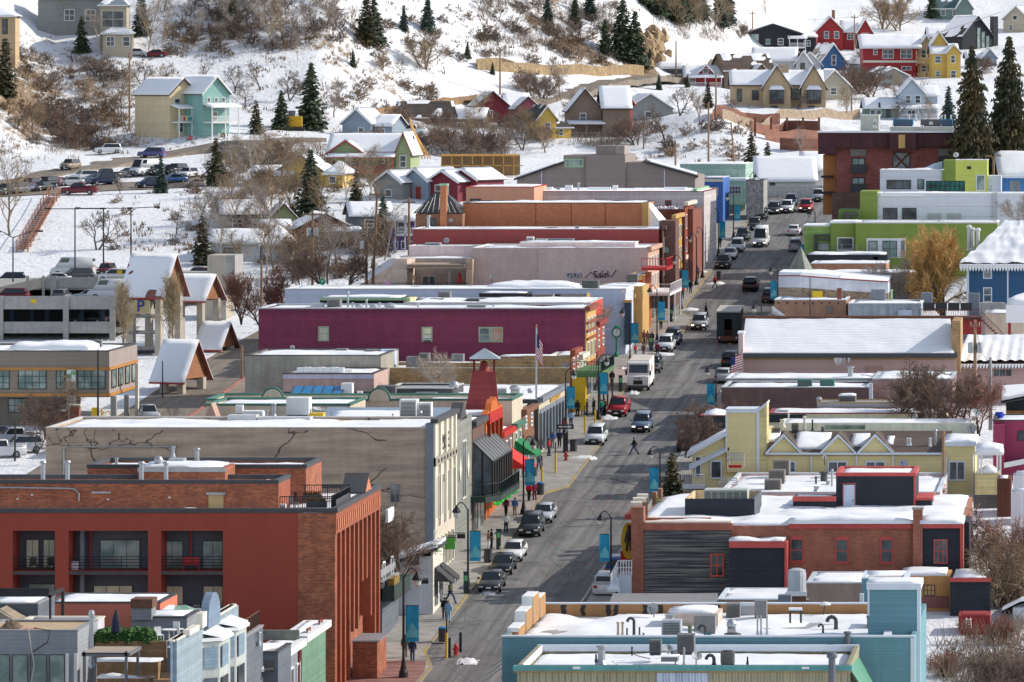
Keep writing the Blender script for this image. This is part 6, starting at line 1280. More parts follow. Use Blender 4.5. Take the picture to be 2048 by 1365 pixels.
t=T('roof_deck','dark red timber deck with black screens and stairs','deck',W(1900,665,530));MR_=mt('mahogany',(.14,.045,.035),'siding',pc=.2);t.pt('floor',PX(1838,636,1962,641,530,5),MR_);pk(t,W(1838,637,530),W(1962,637,530),1.0,MR_,.25);t.pt('wall',PX(1918,641,1962,670,530.3,4),mt('barn_red'))
for i in rg(4):t.pt('screen',PX(1846+25*i,606,1869+25*i,622,534,.08),mt('dark_mesh',(.06,.065,.07)))
for k in rg(9):t.pt('step',PX(1962+5.2*k,641+5*k,1968+5.2*k,643+5*k,529.8,1.2),MR_)
pk(t,W(1962,641,529.8),W(2010,688,529.8),1.0,MR_,.3);t=ft('town_building','beige walled building beside the red deck stairs',1970,2100,628,534,8,mt('beige_render'),par=.1,cop=CONC);t=ft('porch_roof','snow piled canopy on a red post at the edge',2012,2110,610,522,6,SN,par=0,th=.9,zb=ZZ(646,522));t.pt('post',PX(2016,646,2022,700,522,.3),mt('barn_red'))
t=T('turret_building','round turreted building with pointed grey green roof and white band','building',W(1603,600,566));p=W(1603,546,566);s=566/F;t.pt('turret_roof',LA([(27*s,0),(18*s,18*s),(9*s,35*s),(.05,51*s)],10,(p.x,p.y+1.6,p.z)),mt('grey_green_seam',(.2,.22,.18),'seam',pc=.8,ro_=.5));t.pt('turret_wall',LA([(24*s,-6),(24*s,-.02)],14,(p.x,p.y+1.6,p.z)),mt('tan_stone',shd('#8d7a64',2.),'stone',pc=.3))
wf=[W(1557,553,551),W(1600,553,549),W(1680,559,549),W(1776,565,551)]
for a,b_ in zip(wf,wf[1:]):
 d=V3((E*8,8,0));lo=[V3((q.x,q.y,zst(550)-1))for q in(a,b_)]
 t.pt('wall',MB().hexa([lo[0],lo[1],lo[1]+d,lo[0]+d,a-V3((0,0,1.2)),b_-V3((0,0,1.2)),b_+d-V3((0,0,1.2)),a+d-V3((0,0,1.2))]),mt('tan_stone'))
 f_=V3((0,-.12,0));t.pt('white_band',MB().hexa([a+f_-V3((0,0,1.3)),b_+f_-V3((0,0,1.3)),b_+d-V3((0,0,1.3)),a+d-V3((0,0,1.3)),a+f_,b_+f_,b_+d,a+d]),mt('white_band',shd('#b3b7c0',1.8)))
 t.pt('band_line',MB().hexa([a+f_*1.5,b_+f_*1.5,b_+d,a+d,a+f_*1.5+V3((0,0,.12)),b_+f_*1.5+V3((0,0,.12)),b_+d+V3((0,0,.12)),a+d+V3((0,0,.12))]),mt('oxblood'))
 t.pt('roof_snow',MB().hexa([a+V3((0,0,.13)),b_+V3((0,0,.13)),b_+d+V3((0,0,.13)),a+d+V3((0,0,.13)),a+V3((.1,.3,.5)),b_+V3((0,.3,.42)),b_+d+V3((0,0,.5)),a+d+V3((0,0,.5))]),SN)
q=t.pt('yellow_cabinet',PX(1624,583,1644,602,548,.8),YEL)
ft('town_building','brown walled roof with curved snow edge before the green building',1622,1772,528,578,9,mt('brown_render',shd('#8a6248',1.9)),par=.15,cop=WHT)
ft('town_building','low snow covered roof strip by the turret',1604,1830,546,562,7,mt('pale_planks_far'),par=.05)
LG=mt('lime_siding',shd('#7b8f34',1.4),'siding',pc=.22,var=.05);LGB=mt('lime_bright',shd('#bcc44a',1.5),'siding',pc=.22,var=.05);WP=mt('white_panel',shd('#bcbec4',1.75),'siding',pc=1.3,var=.04)
t=ft('green_building','lime green clad building with white framed picture windows',1711,1995,447,602,9,LG,par=.15,cop=WH,copw=.2)
t.pt('left_wing',PX(1661,447,1710.5,520,603,8),LG);t.pt('left_wing',PX(1608,453,1660.5,520,603.5,8),mt('lime_pale',shd('#82a04c',1.5),'siding',pc=.22));t.pt('wing_snow',PX(1660,443,1711,447,603,8).px(1607,450,1660,453,603.5,8),SN)
win(t,1674,475,1707,502,603,WH,GLASS,1,1,2.2);o=win(t,1733,477,1811,516,602,WH,WP,1,1,2.4);
for x0,x1 in((1737,1755),(1765,1794),(1803,1809)):win(t,x0,482,x1,515,601.97,BL,GLASSG,2 if x1-x0>20 else 1,2,1)
for bx in((1628,469,1660,473),(1628,473,1632,505),(1632,478,1660,481)):bd(t,'entry_frame',*bx,603.5,DY,.6)
win(t,1634,486,1656,502,603.5,DY,GLASSG,1,1,1);railing(t,W(1655,505,601),W(1712,505,601),1.0,SL,bars=2);q=ft('low_canopy','dark canopy roof dusted with snow before the lime building',1612,1775,510,594,6,mt('black_panel'),par=.05,cop=None,th=.3);t.pt('canopy_light',PX(1747,514,1756,519,594,.6),CREAM)
t=ft('white_building','white panelled modern building behind the lime one',1755,2100,388,614,9,WP,par=.15,cop=WH)
t.pt('lime_end',PX(1720,383,1754.5,460,613.5,8),LG);t.pt('lime_low',PX(1677,420,1719.5,460,612,8),mt('lime_dark',shd('#4a6228',1.9),'siding',pc=.22))
for x0,x1 in((1766,1795),(1804,1833)):win(t,x0,416,x1,443,614,DY,GLASS,2,1,1.2)
for x0,x1 in((1855,1883),(1894,1922)):
 b=MB()
 for k in rg(7):b.px(x0,427+2.6*k,x1,428.6+2.6*k,614,-.002,.07)
 t.pt('louvre',b,SL)
b=MB()
for x in(1984,1994):b.tube([W(x,384,613.7),W(x,445,613.7)],.05,4)
for k in rg(14):b.tube([W(1984,386+4.4*k,613.7),W(1994,386+4.4*k,613.7)],.035,4)
t.pt('ladder',b,SL);bd(t,'snow_line',1760,389,1846,393,614,SN,.3)
b=PX(1690,428,1700,446,611.6,.4).px(1686,426,1714,430,611.4,1);t.pt('roof_box',b,DY)
t=ft('white_building','upper white block with long dark window and green glass rail',1760,1886,341,628,8,WP,par=.1,cop=WH);win(t,1773,360,1822,379,628,DY,GLASS,3,1,1.5);win(t,1835,359,1848,379,628,BL,GLASSG,1,1,1.5);t.pt('glass_rail',PX(1852,363,1930,383,624,.1),mt('glass_rail',(.02,.16,.15),'glass',ro_=.1));b=MB()
for k in rg(9):b.px(1852+9.5*k,362.5,1853.2+9.5*k,383.5,623.9,.08)
for y in(362,372,383):b.px(1852,y,1930,y+1,623.9,.08)
t.pt('rail_frame',b,BL);bd(t,'lime_pier',1884,340,1893,362,628,LG,.2)
t=ft('lime_building','bright yellow green roof block with small vent',1911,1975,321,632,5,LGB,par=.1,cop=WH);t.pt('left_face',PX(1887,321,1910.5,365,632,8),LG);bd(t,'wall_vent',1934,333,1942,339,632,BL,.05);win(t,1952,350,1970,382,632,WH,GLASSG,1,1,1.5);t.pt('low_wing',PX(1976,352,2002,400,633,6),mt('pale_blue_wall'))
dh(1912,310,634,6,'white dish on the bright lime block',(-.4,-.8,.4),m=WH);dh(1982,372,628,4,'small round dish by the lime doorway',(0,-1,.3),m=WH)
so_('skylight_dome',PM([(XX(x,634),ZZ(y,634))for x,y in((1840,341),(1862,330),(1884,324),(1886,341))],634,640,E),mt('pale_blue_unit'),'pale sloped roof glazing beside the lime block','roof light')
HB=mt('dark_hotel_brick',shd('#7a4038',2.1),'brick',pc=.3);HE=mt('plum_eave',shd('#3f2226',2.2),'vsiding',pc=.4);t=ft('brick_hotel','dark red brick hotel with deep plum eaves and braced glass bay',1672,1920,296,650,14,HB,par=0,cop=None,roof=ROOFG)
t.pt('eave',PX(1636,266,1780,296,649,15),HE);t.pt('eave',PX(1636,296.3,1672,309,649,15),HE);t.pt('eave',PX(1831,268,1915,294,649,15),HE);t.pt('centre_gable',PX(1779,266,1832,300,648,2),HE);t.pt('gold_panel',PX(1797,270,1810,297,647.9,.1),mt('gold_panel',shd('#b08a4a',1.8)))
t.pt('roof_edge',PX(1634,263,1918,266,648.6,15),SN);t.pt('left_side',PX(1646,310,1671.5,430,652,10),mt('orange_side',shd('#a06a34',1.8)));t.pt('base',PX(1664,386,1722,440,649.4,3),mt('dark_brick'))
for y in(352,384):t.pt('balcony',PX(1642,y,1664,y+4,650,4),BL)
o=win(t,1785,305,1820,341,650,BL,GLASSB,1,1,1.5)
b=MB()
for a,c in(((1785,305),(1820,341)),((1820,305),(1785,341))):b.tube([W(*a,649.9),W(*c,649.9)],.13,4)
t.pt('cross_brace',b,mt('rusty_brown'),ud=o)
for x0,y0 in((1703,316),(1703,355),(1879,300)):
 win(t,x0,y0,x0+27,y0+22,650,BL,GLASSG,2,1,2);t.pt('balconet',PX(x0-2,y0+13,x0+29,y0+31,649.5,.3),mt('dark_mesh'))
bd(t,'awning',1700,298,1732,312,650,mt('brown_unit'),.3);bd(t,'awning',1876,298,1910,312,650,mt('brown_unit'),.3)
ft('lift_house','grey lift house with two white dishes on the brick hotel',1721,1757,231,655,5,mt('grey_green_wall',shd('#8b8d84',1.9)),par=.05,zb=ZZ(266,655),cop=WH,th=.05);dh(1750,242,654.6,4,'upper white dish on the grey lift house',(0,-1,.2),m=WH);dh(1750,254,654.6,4,'lower white dish on the grey lift house',(0,-1,.2),m=WH)
ft('roof_hut','long low grey roof room on the brick hotel',1780,1912,254,654,5,mt('grey_green_wall'),par=.02,zb=ZZ(268,654),th=.05)
for x,w_,lab in((1806,40,'long blue roof unit'),(1852,22,'grey fan unit'),(1872,20,'dark louvred unit'),(1894,22,'blue roof unit at the spruces')):ac(x,252,656,w_,13,lab+' on the brick hotel',m=mt('hvac_blue',(.03,.16,.34))if 'blue' in lab else mt('dark_unit'))
for k,x in en((1818,1832,1884,1890,1902)):vt(x,240,658,3,10,'slim white flue among the blue units',m=WH,gu='slim flues on the brick hotel')
dh(1862,247,654,4,'white dish between the hotel roof units',(0,-1,.2),m=WH);dh(1845,254,653.5,4,'lower white dish before the hotel roof units',(0,-1,.2),m=WH)
NB=mt('deep_blue_siding',shd('#1f4668',2.0),'siding',pc=.2,var=.06);Y=556;t=T('blue_house','deep blue clapboard house with white trim and thick hipped snow roof','house',W(2000,610,Y));t.pt('wall',PX(1937,530,2110,700,Y,10),NB)
for x0,x1 in((1933,1938),(2014,2017)):t.pt('corner_board',PX(x0,531,x1,640,Y-.08,.1),WHT)
rf=t.pt('roof',MB().add([W(1920,532,Y-.6),W(2130,532,Y-.6),W(2075,446,Y+6),W(2011,446,Y+6),W(1930,528,Y+11),W(2130,528,Y+11)],[(0,1,2,3),(4,0,3),(5,4,3,2),(0,4,5,1)]),mt('slate_shingles'))
vs=[];nx,ny=40,24;p=[W(1919,531,Y-.7),W(2130,531,Y-.7),W(2076,446,Y+6),W(2011,446,Y+6)]
for j in rg(ny+1):
 for i in rg(nx+1):q=p[0].lerp(p[1],i/nx).lerp(p[3].lerp(p[2],i/nx),j/ny);vs.append(q+V3((0,-.05,.3+.16*sin(j*1.4+.6*sin(i*.4))*.5+.25*fbm(q.x*.7,q.z*.7))))
b=MB().add(vs,[(j*(nx+1)+i,j*(nx+1)+i+1,(j+1)*(nx+1)+i+1,(j+1)*(nx+1)+i)for j in rg(ny)for i in rg(nx)])
t.pt('roof_snow',b,SN,ud=rf,sm_=True);b=MB()
for i in rg(22):b.lathe([(.03,-.7),(.2,-.3),(.22,.15)],5,W(1922+6*i,531,Y-.8))
t.pt('icicle',b,SN,ud=rf);win(t,1966,531,1984,558,Y,WHT,GLASSB,1,2,2);win(t,1966,575,1984,605,Y,WHT,GLASSB,1,2,2)
t=ft('garden_wall','grey concrete wall below the deep blue house',1940,2010,607,548,2,mt('concrete_shade'),par=0,roof=CONC)
for x,h_,lab in((1938,50,'left'),(1945,45,'middle'),(1956,52,'right')):vt(x,500 if x<1950 else 508,562 if x<1950 else 560,7,h_,lab+' of three white flues on the blue house',m=WH)
t=house('house','bright blue house with porch window at the edge beyond the lime block',2030,400,640);t.loc=V3((0,0,0));vol(t,-1.9,6,0,9,0,3.4,2.6,'x',mt('bright_blue',shd('#2f6aa0',1.9),'siding',pc=.2),trim=WHT,sw=1,sth=.5);hw(t,-.7,.6,1.3,1.9,0,mt('tan_frame',(.4,.32,.22)),GLASSB);hw(t,1.3,.6,1.3,1.9,0,mt('tan_frame'),GLASSB)
t=house('house','grey house with snow slab roof above the bright blue one',2040,345,652);vol(t,-2.2,6,0,8,0,1.6,1.8,'x',mt('pale_blue_wall'),trim=WHT,sth=.5)
t=ft('magenta_building','magenta walled building at the edge of the picture',1986,2110,842,446,8,mt('magenta_wall',shd('#6e1c3e',2.2)),par=.2,cop=DY);win(t,2035,862,2060,882,446,BL,GLASS,1,1,1.5);t.pt('left_bay',PX(1986,850,2009,940,445,.9),mt('magenta_wall'));t.pt('white_beam',SB([W(2008,926,444.5),W(2100,908,444.5),W(2100,908,446),W(2008,926,446)],.5),WHT)
t=T('dark_house','dark house with thick snow roof above the magenta wall','house',W(2040,830,462));t.pt('wall',PX(2012,805,2110,860,462,6),mt('black_panel'));t.pt('roof',SB([W(2002,802,461),W(2110,780,461),W(2110,768,468),W(2004,776,468)],.3),DY);t.pt('roof_snow',SB([W(2003,797,461),W(2110,774,461),W(2110,764,468),W(2005,771,468)],.4),SN);t.pt('planter',PX(2012,822,2060,838,461,.6),mt('dry_plant'))
so_('barrel',LA([(.38,0),(.4,.05),(.4,.5),(.42,.52),(.4,.55),(.4,1.0),(.38,1.02)],14,W(1999,846,452)),mt('barrel_blue',(.02,.05,.4)),'blue barrel beside the magenta wall','barrel')
t=ft('yellow_cabin','yellow cabin with snow filled open porch on white posts',1950,2000,948,433,4,mt('yellow_lit'),par=0,roof=SN,th=.1);t.pt('fence',PX(1947,990,1998,1030,429,.15),mt('grey_board',(.16,.15,.14),'siding',pc=.15))
for x in(1955,1961,1993,1999):t.pt('post',PX(x,905,x+3.5,948,433.1,.2),WH)
t.pt('porch_roof',PX(1950,905,2006,911,432.6,4.2),WH);t.pt('porch_snow',SW(XX(1951,432.6),XX(2005,432.6),432.6,436.6,ZZ(905,432.6),.75,E,3),SN,sm_=True);so_('snow_heap',LA([(.9,0),(.75,.45),(.4,.75),(.05,.85)],12,W(1978,948,434)),SN,'rounded snow heap on the yellow cabin porch','snow heap',sm_=True)
ft('shed','tall brown plank shed beside the yellow cabin',1994,2022,958,424,4,mt('brown_planks',(.14,.05,.03),'vsiding',pc=.2),par=0,th=.05);ft('shed','grey shed with snow cap behind the brown one',2026,2100,952,420,3,mt('pale_planks'),par=0,th=.3);ft('shed','nearer grey shed with snow cap at the edge',2022,2100,985,405,3,mt('pale_planks'),par=0,th=.3)
t=T('white_house','white house corner with snow roof at the lower edge','house',W(2040,1260,372));t.pt('wall',PX(2026,1216,2120,1330,372,6),mt('white_trim_shade'));t.pt('roof',SB([W(2004,1222,371),W(2040,1204,371),W(2046,1196,380),W(2010,1213,380)],.2).slab([W(2040,1204,371),W(2120,1190,371),W(2120,1184,380),W(2046,1196,380)],.2),DY);t.pt('roof_snow',SB([W(2004,1217,371),W(2040,1199,371),W(2046,1191,380),W(2010,1208,380)],.4).slab([W(2040,1199,371),W(2120,1185,371),W(2120,1179,380),W(2046,1191,380)],.4),SN)
def sid(key,h,k=1.25):return mt(key,shd(h,k),'siding',pc=.2,var=.08)
HC={k:sid('house_'+k,h)for k,h in dict(cream='#ecd4a4',teal='#7fb0a6',bluegrey='#8797a8',green='#9aa777',yellow='#d8b040',grey='#8d8f8c',slate='#5d6b72',maroon='#7c2634',pink='#a35560',tan='#c2a67c',brown='#85705f',red='#a8262a',white='#cfd0d0',black='#2a2d33',blue='#2f5f8f',purple='#6a4a8c',brick='#8a5440',beige='#b5aa92',sage='#6f8a80',lblue='#a9b9c6').items()}
RB=mt('red_barge',shd('#a03c30',1.4));DB=mt('dark_barge',shd('#4a3a36',1.4));BRS=mt('brown_shingles')
def hs(lb,x,y,parts,rz=0.,wins=(),Yd=None,dz=-.4,porches=(),chims=(),name='house',doors=()):
 t=house(name,lb,x,y,Yd,rz,dz=dz);fy=parts[0][2]
 for i,p in en(parts):
  x0,x1,y0,y1,zh,rise,ax,col=p[:8];kw=p[8]if len(p)>8 else{};zb=kw.pop('z0',-3);tr=kw.pop('trim',WH);rf=kw.pop('roof',None)
  vol(t,x0,x1,y0,y1,zb,zh,rise,ax,HC.get(col,WH),rf,trim=tr,seed=i+int(x),**kw)
 for q in wins:hw(t,q[0],q[1],q[2],q[3],q[4]if len(q)>4 else fy,q[5]if len(q)>5 else WH,q[6]if len(q)>6 else GLASS,2 if q[2]>1.4 else 1,2 if q[3]>1.2 else 1)
 for q in porches:porch(t,*q[:6],m=q[6]if len(q)>6 else WH,rm=q[7]if len(q)>7 else None)
 for q in chims:chim(t,*q)
 for q in doors:hdoor(t,*q)
 return t
t=hs('tall cream duplex house with blue roof snow and two storey porch',366,272,[(-2.9,2.9,0,10.5,8,2.6,'y','cream',dict(trim=DB))],40,[(-1.9,5.3,1.3,1.7),(.5,5.3,1.3,1.7)],porches=[(-2.6,3.2,-.2,2.9,2.3,2.2)]);swx=[hw(t,-1.2,1,1.2,2.0),hdoor(t,.6,.3)]
b=MB();c_=[(.5,.02,.02),(.7,.6,.1),(.02,.2,.5),(.02,.4,.15),(.7,.65,.6)]
for i in rg(9):so_('prayer_flag',BX(0,.3,0,.03,0,.7),mt('flag_cloth_%d'%(i%5),c_[i%5]),'small coloured prayer flag hung on the cream house railing','flag','prayer flags on the porch railing',org=(0,0,0)).location=t.o.location+Matrix.Rotation(R(40),3,'Z')@V3((-1.7+.48*i,-2.5,3.05))
hs('teal green duplex house joined beside the cream one',432,270,[(-2.9,2.9,0,10,8,2.8,'y','teal',dict(trim=WH))],40,[(-2,5.3,.8,1.7),(-.4,5.3,.8,1.7),(1.2,5.3,.8,1.7),(-1,2.9,1.3,1.6)],porches=[(-2.8,3.2,-.2,2.7,2.5,2.4)])
hs('large tan and grey hillside mansion with big gridded window',225,100,[(-2.4,2.6,0,8,9,2.2,'hip','beige',dict(z0=-4,sw=.3,roof=mt('blue_grey_shingle',(.2,.24,.28),'shingle'))),(-15,-2.6,9,16,10.5,1.5,'x','grey'),(-1.5,4,-3.5,0,3.6,.9,'hip','beige',dict(sw=.5))],0,[(-2,4.6,4.2,3.2,0,CREAM),(-.9,1.0,1.6,1.9,-3.5),(2.2,1,1.4,1.9,-3.5),(-6,6,2,2.2,9),(-10,6,2,2.2,9)])
hs('tan timber house cut by the edge of the picture on the slope',-2,108,[(-4,3,0,8,7.5,1.6,'hip','tan')],0,[(.6,4,1,2.8,0,BL),(.6,.4,1.3,2,0,BL),(-2,4,1,2.4,0,BL)])
hs('blue grey gabled house with pale trim above the green one',726,280,[(-4,1.5,0,8,3.6,2.4,'y','bluegrey'),(1.6,5,1.5,8,3.2,1.6,'x','bluegrey')],-20,[(-.9,.9,1.1,1.7),(2.4,.9,1.2,1.5,1.5)])
t=hs('green house with red trim, red railed porch and snowy roof',735,352,[(-6.5,6.5,0,9,4.6,2.6,'x','green',dict(trim=RB,sw=.9)),(-6.2,-.6,-1.6,2,4.4,1.9,'y','green',dict(trim=RB)),(5,7.4,-1.5,8,4.8,2.8,'y','green',dict(trim=RB))],-8,[(-5.5,1.2,1.2,1.6,-1.6,RB),(-2.4,1.2,1.2,1.6,-1.6,RB),(5.6,1.8,1.1,2,-1.5),(2,1,1.3,1.8,0,RB)],porches=[(-5.8,4.8,-1.7,1.0,2.4,1.9,RB)])
hs('yellow house half hidden by a spruce',622,372,[(-6,2.5,0,8,2.6,2.8,'y','yellow',dict(trim=DB,sw=.55,roof=mt('tan_roof',(.2,.14,.12),'shingle'))),(2.6,5.5,-1,7,2.5,1.7,'hip','yellow')],-12,[(3.2,.8,1.2,1.2,-1),(-2,.8,1.2,1.2)])
hs('low brown shed with snow roof left of the yellow house',545,372,[(-3,3,0,5,2.4,1.1,'x','brown')])
hs('grey gabled house of a pair below the green house',780,398,[(-2.8,2.2,0,8,3.2,1.6,'y','grey')],-35,[(-1,.7,1.4,1.2)])
hs('blue grey gabled house of a pair with dark red door windows',830,398,[(-2.6,2.6,0,9,3.4,1.8,'y','bluegrey')],-38,[(-1.6,.4,1,1.9,0,RB,mt('oxblood')),(.2,.4,1,1.9,0,RB,mt('oxblood'))])
hs('dark red gabled house with white framed glass behind the brick house',885,402,[(-2.8,2.8,0,8,3.6,1.6,'y','maroon')],-32,[(-1.4,.9,2.6,2.0)])
hs('second dark red gabled house behind the first',925,400,[(-2.6,2.6,0,8,3.8,1.5,'y','maroon')],-32,[(-.6,1.4,1,1.4)])
hs('low tan house with broad snow roof among bare trees',520,462,[(-5.5,1.5,2,9,3,1.8,'x','grey',dict(trim=DB)),(1.6,5.6,0,8,2.4,2.1,'y','green',dict(trim=DB))],8,[(-4,.8,1.6,1.3,2),(-1,.8,1.2,1.3,2)])
hs('brown brick bungalow with porch and snow roof',650,492,[(-4.5,4.5,0,8,3,2.2,'y','brick',dict(trim=DB)),(-8.5,-4.6,2,8,2.6,1.5,'x','brick',dict(trim=DB))],14,[(-1.6,.6,1.2,1.6)],porches=[(-1,5,-.1,.2,2.2,2.2,DB)])
hs('white bungalow with dark panelled window near the parking structure',470,522,[(-3.6,3.6,0,7,3.2,1.6,'x','white',dict(trim=CREAM)),(3.7,8,1,8,2.9,2.4,'hip','white')],-4,[(-1.6,.7,2.4,1.6,0,DY,GLASSG)])
hs('purple house with white balcony behind the utility poles',806,500,[(-1.9,1.9,0,7,4.9,.9,'x','purple')],0,[(-1.4,.5,.7,1.2),(-.3,.5,.7,1.2),(.8,.5,.7,1.2),(-.8,3,1.4,1.5)],porches=[(-1.2,1.9,-.1,2.7,2.0,1.2)])
hs('dark violet roofed cottage beside the tall spruce',742,462,[(-3,3,0,6,3,1.6,'x','slate')],10,[(-1,.8,1.4,1.3)])
hs('maroon gabled house on the slope with dormer',985,245,[(-3,3,0,7,3.8,2.5,'y','maroon',dict(trim=DB)),(3.1,7.5,1,7,3.4,2.4,'x','pink')],12,[(-1,1.2,1.1,1.5),(4.4,1.2,1,1.6,1)])
hs('pink shingled house with green shuttered window',1058,262,[(-2.4,2,0,6,4.8,2.0,'y','pink',dict(trim=DB))],10,[(-.7,2.6,1.2,1.7,0,mt('chair_green'))])
hs('small yellow house with dark roof and white windows',1098,278,[(-2.3,1.4,0,6,4.2,2.2,'y','yellow',dict(sw=.2)),(1.5,4.4,.4,5,2.6,1,'hip','yellow',dict(sw=.2))],20,[(-.9,1.8,1.2,1.5),(2,.9,.9,1.3,.4)])
hs('large weathered brown house with steep snow streaked gables',1205,275,[(-6,0,1.5,9,5.6,3.6,'y','brown',dict(sw=.75,trim=DB)),(.1,5,0,8,6,3.6,'x','brown',dict(sw=.8,trim=DB))],5,[(.8,3.4,1.4,2),(2.9,3.4,1.2,2),(.8,.6,1.4,1.8),(2.9,.6,1.2,1.8),(-4,3,1.2,1.8,1.5)],porches=[(-6,.2,1.4,.3,2.4,1.6,mt('taupe_post'))])
hs('narrow bright red house with steep roof',1252,262,[(-2.0,1.6,0,6,5.6,1.8,'y','red',dict(trim=RB))],40,[(-.7,2.6,1,1.8,0,DB),(-.7,.3,1,1.6,0,DB)])
hs('grey weathered barn with snow drifts between bare trees',1300,238,[(-4.5,4.5,0,8,2.6,2.8,'y','grey',dict(sw=.6)),(4.6,9,2,8,2,1.6,'x','grey')],12,[(-1,.6,1.4,1.2)])
t=hs('tan house with twin dark gables and bay windows',1555,216,[(-9,9,2,10,5.2,2.6,'x','tan',dict(trim=DB)),(-2.8,2.6,0,6,4.8,4,'y','tan',dict(trim=DB)),(4.8,9.6,0,6,4.8,4,'y','tan',dict(trim=DB))],0,[(-8,1.6,1,2.6,2,DB),(-5,1.9,1.4,2,2,DB),(2.8,2,2,2.2,2,DB),(-1.4,-.4,1.4,1.2,0,DB),(6,-.4,1.4,1.2,0,DB)],chims=[(1.6,6,6,9,1.8,mt('tan_stone'))])
for xx in(-1.6,5.8):
 o=t.pt('bay_window',BX(xx,xx+2.8,-.8,-.01,1.2,4.0),DB);t.pt('pane',BX(xx+.15,xx+1.3,-.83,-.79,2,3.8).box(xx+1.5,xx+2.65,-.83,-.79,2,3.8),GLASS,ud=o);t.pt('bay_snow',MB().hexa([V3(q)for q in((xx-.2,-1,4),(xx+3,-1,4),(xx+3,0,4),(xx-.2,0,4),(xx+.4,-.6,4.7),(xx+2.4,-.6,4.7),(xx+2.4,0,4.9),(xx+.4,0,4.9))]),SN,ud=o)
porch(t,-8.6,-2.8,1.9,.3,2.4,2.6,mt('canopy_wood'),roof=False);railing(t,(2.5,1.6,1.2),(5,1.6,1.2),1.0,mt('rusty_brown'))
hs('brown shingled house behind the twin gabled one',1500,182,[(-5,6,2,10,5,3.2,'x','brown',dict(sw=.25,roof=BRS)),(.5,4.5,0,5,4,2,'y','brown',dict(trim=DB))],18,[(-3,1.5,1.3,1.6,2)])
hs('small red cottage with white roof and gabled dormer',1410,172,[(-4.2,4.2,0,7,2.6,2,'x','red'),(-1.5,1.9,-.3,4,3.2,1.7,'y','red')],0,[(-.5,3.0,1.2,1.1,-.3),(-3,.7,1.1,1.3)],porches=[(-3.5,3.5,-.3,.1,2,1.2)])
hs('black modern house with green glass corner on the ridge',1552,100,[(-7.5,6,0,8,4.4,2.2,'y','black',dict(sw=.7,trim=DY)),(6.1,9.5,1,8,3.6,.4,'x','black')],0,[(-6,.6,2,3.6,0,DY,GLASSG),(-2.6,1.5,1.4,1.6,0,DY,GLASSG),(.4,1.5,1.4,1.6),(6.6,1.2,1.6,1.4,1)],porches=[(3,7,-.2,1,2,1.2)])
hs('dark red two storey house with grey roof on the ridge',1690,100,[(-6.5,-.5,0,8,5.4,3,'y','red',dict(sw=.3)),(-.4,3,1.5,8,5,2.4,'x','red'),(3.1,6.5,0,8,5,2.8,'y','red')],0,[(-5,3,1.2,1.8),(-2.6,3,1.2,1.8),(.6,2.8,1.6,1.4,1.5),(4,2.8,1.6,1.6),(-4,.4,1.2,1.5)],chims=[(-2.5,4,6,9.8)])
hs('white house with wide snow roof below the black one',1555,146,[(-5.5,4,0,8,3.4,2.6,'x','white'),(4.1,7.5,-1,6,2.8,2.4,'y','white')],-6,[(-3.6,1,1.2,1.4),(5.1,1,1,1.6,-1,DB)])
hs('white gabled cottage with tall dark window',1620,150,[(-3,2.6,0,7,2.8,2.8,'y','white',dict(sw=.3))],15,[(-.4,.7,.9,2.2,0,DB)])
hs('blue gabled house with tan roof and white window',1668,142,[(-3.4,3,0,8,2.6,4,'y','blue',dict(sw=.35,roof=mt('tan_roof2',(.38,.32,.26),'shingle')))],20,[(-.6,1.6,1.1,2.4)])
hs('narrow blue gabled house against the red balconied one',1737,142,[(-2.2,2.2,0,5,2.6,3.4,'y','lblue')],25,[(-.6,1.6,1.1,1.8)])
t=hs('red three storey house with cream balconies and thick snow roof',1790,152,[(-7,5,0,10,7,2.2,'x','red',dict(sth=.4,ov=.9)),(5.1,9,1,9,6.8,2.6,'y','tan')],0,[(-4.8,5,.9,1.3),(-2.8,4.2,2.5,2),(1.2,4.2,2.6,2),(1.4,1.6,2.2,.9),(5.8,4.2,1.2,2,1),(7.2,4.2,1.2,2,1),(5.8,1.2,1.2,1.6,1),(7.2,1.2,1.2,1.6,1)]);t.pt('string_course',BX(-7.05,5.05,-.06,-.003,3.3,3.8),CREAM)
for z in(0,3.4):porch(t,4.6,9.4,1,z,2.6,1.7,mt('cream_balcony',shd('#e5cf9c',1.2)),roof=False,floor=z>0)
hs('tall yellow house with bay and snow roof',1895,156,[(-3.4,2.2,0,8,6,1.8,'x','yellow'),(-.2,2.8,-1,4,6.2,1.6,'y','yellow'),(-3,0,3,9,8.4,2.2,'y','yellow')],0,[(-2.8,3.6,1.4,1.6),(.6,3.6,1,1.7,-1),(.6,.4,1.2,1.6,-1),(-2.6,.6,1,1.3)])
hs('pale beige gabled house behind bare trees',1668,200,[(-3.5,3.5,0,8,3.4,3.2,'y','beige',dict(sw=.4))],18,[(-.8,1.4,1.4,1.5)])
hs('weathered grey plank barn below the red house',1785,172,[(-3.6,3.6,0,7,2.8,1.6,'y','grey',dict(sw=.3))],20,name='barn')
hs('big teal house under a blue green roof at the top',1905,40,[(-5,3.4,0,8,3.6,3,'x','sage',dict(sw=.15,roof=mt('teal_roof',(.08,.14,.15),'shingle'))),(1,5,-1,4,3.8,3,'y','sage')],0,[(-3,1.4,1.2,1.5),(0,1.4,1,1.5)])
hs('grey cottage with snowy roof below the teal house',1890,88,[(-4,3,0,7,2.4,2,'x','brown'),(3,5.4,-.5,5,2.6,2,'y','grey')],0,[(3.6,.8,1,1.2,-.5)])
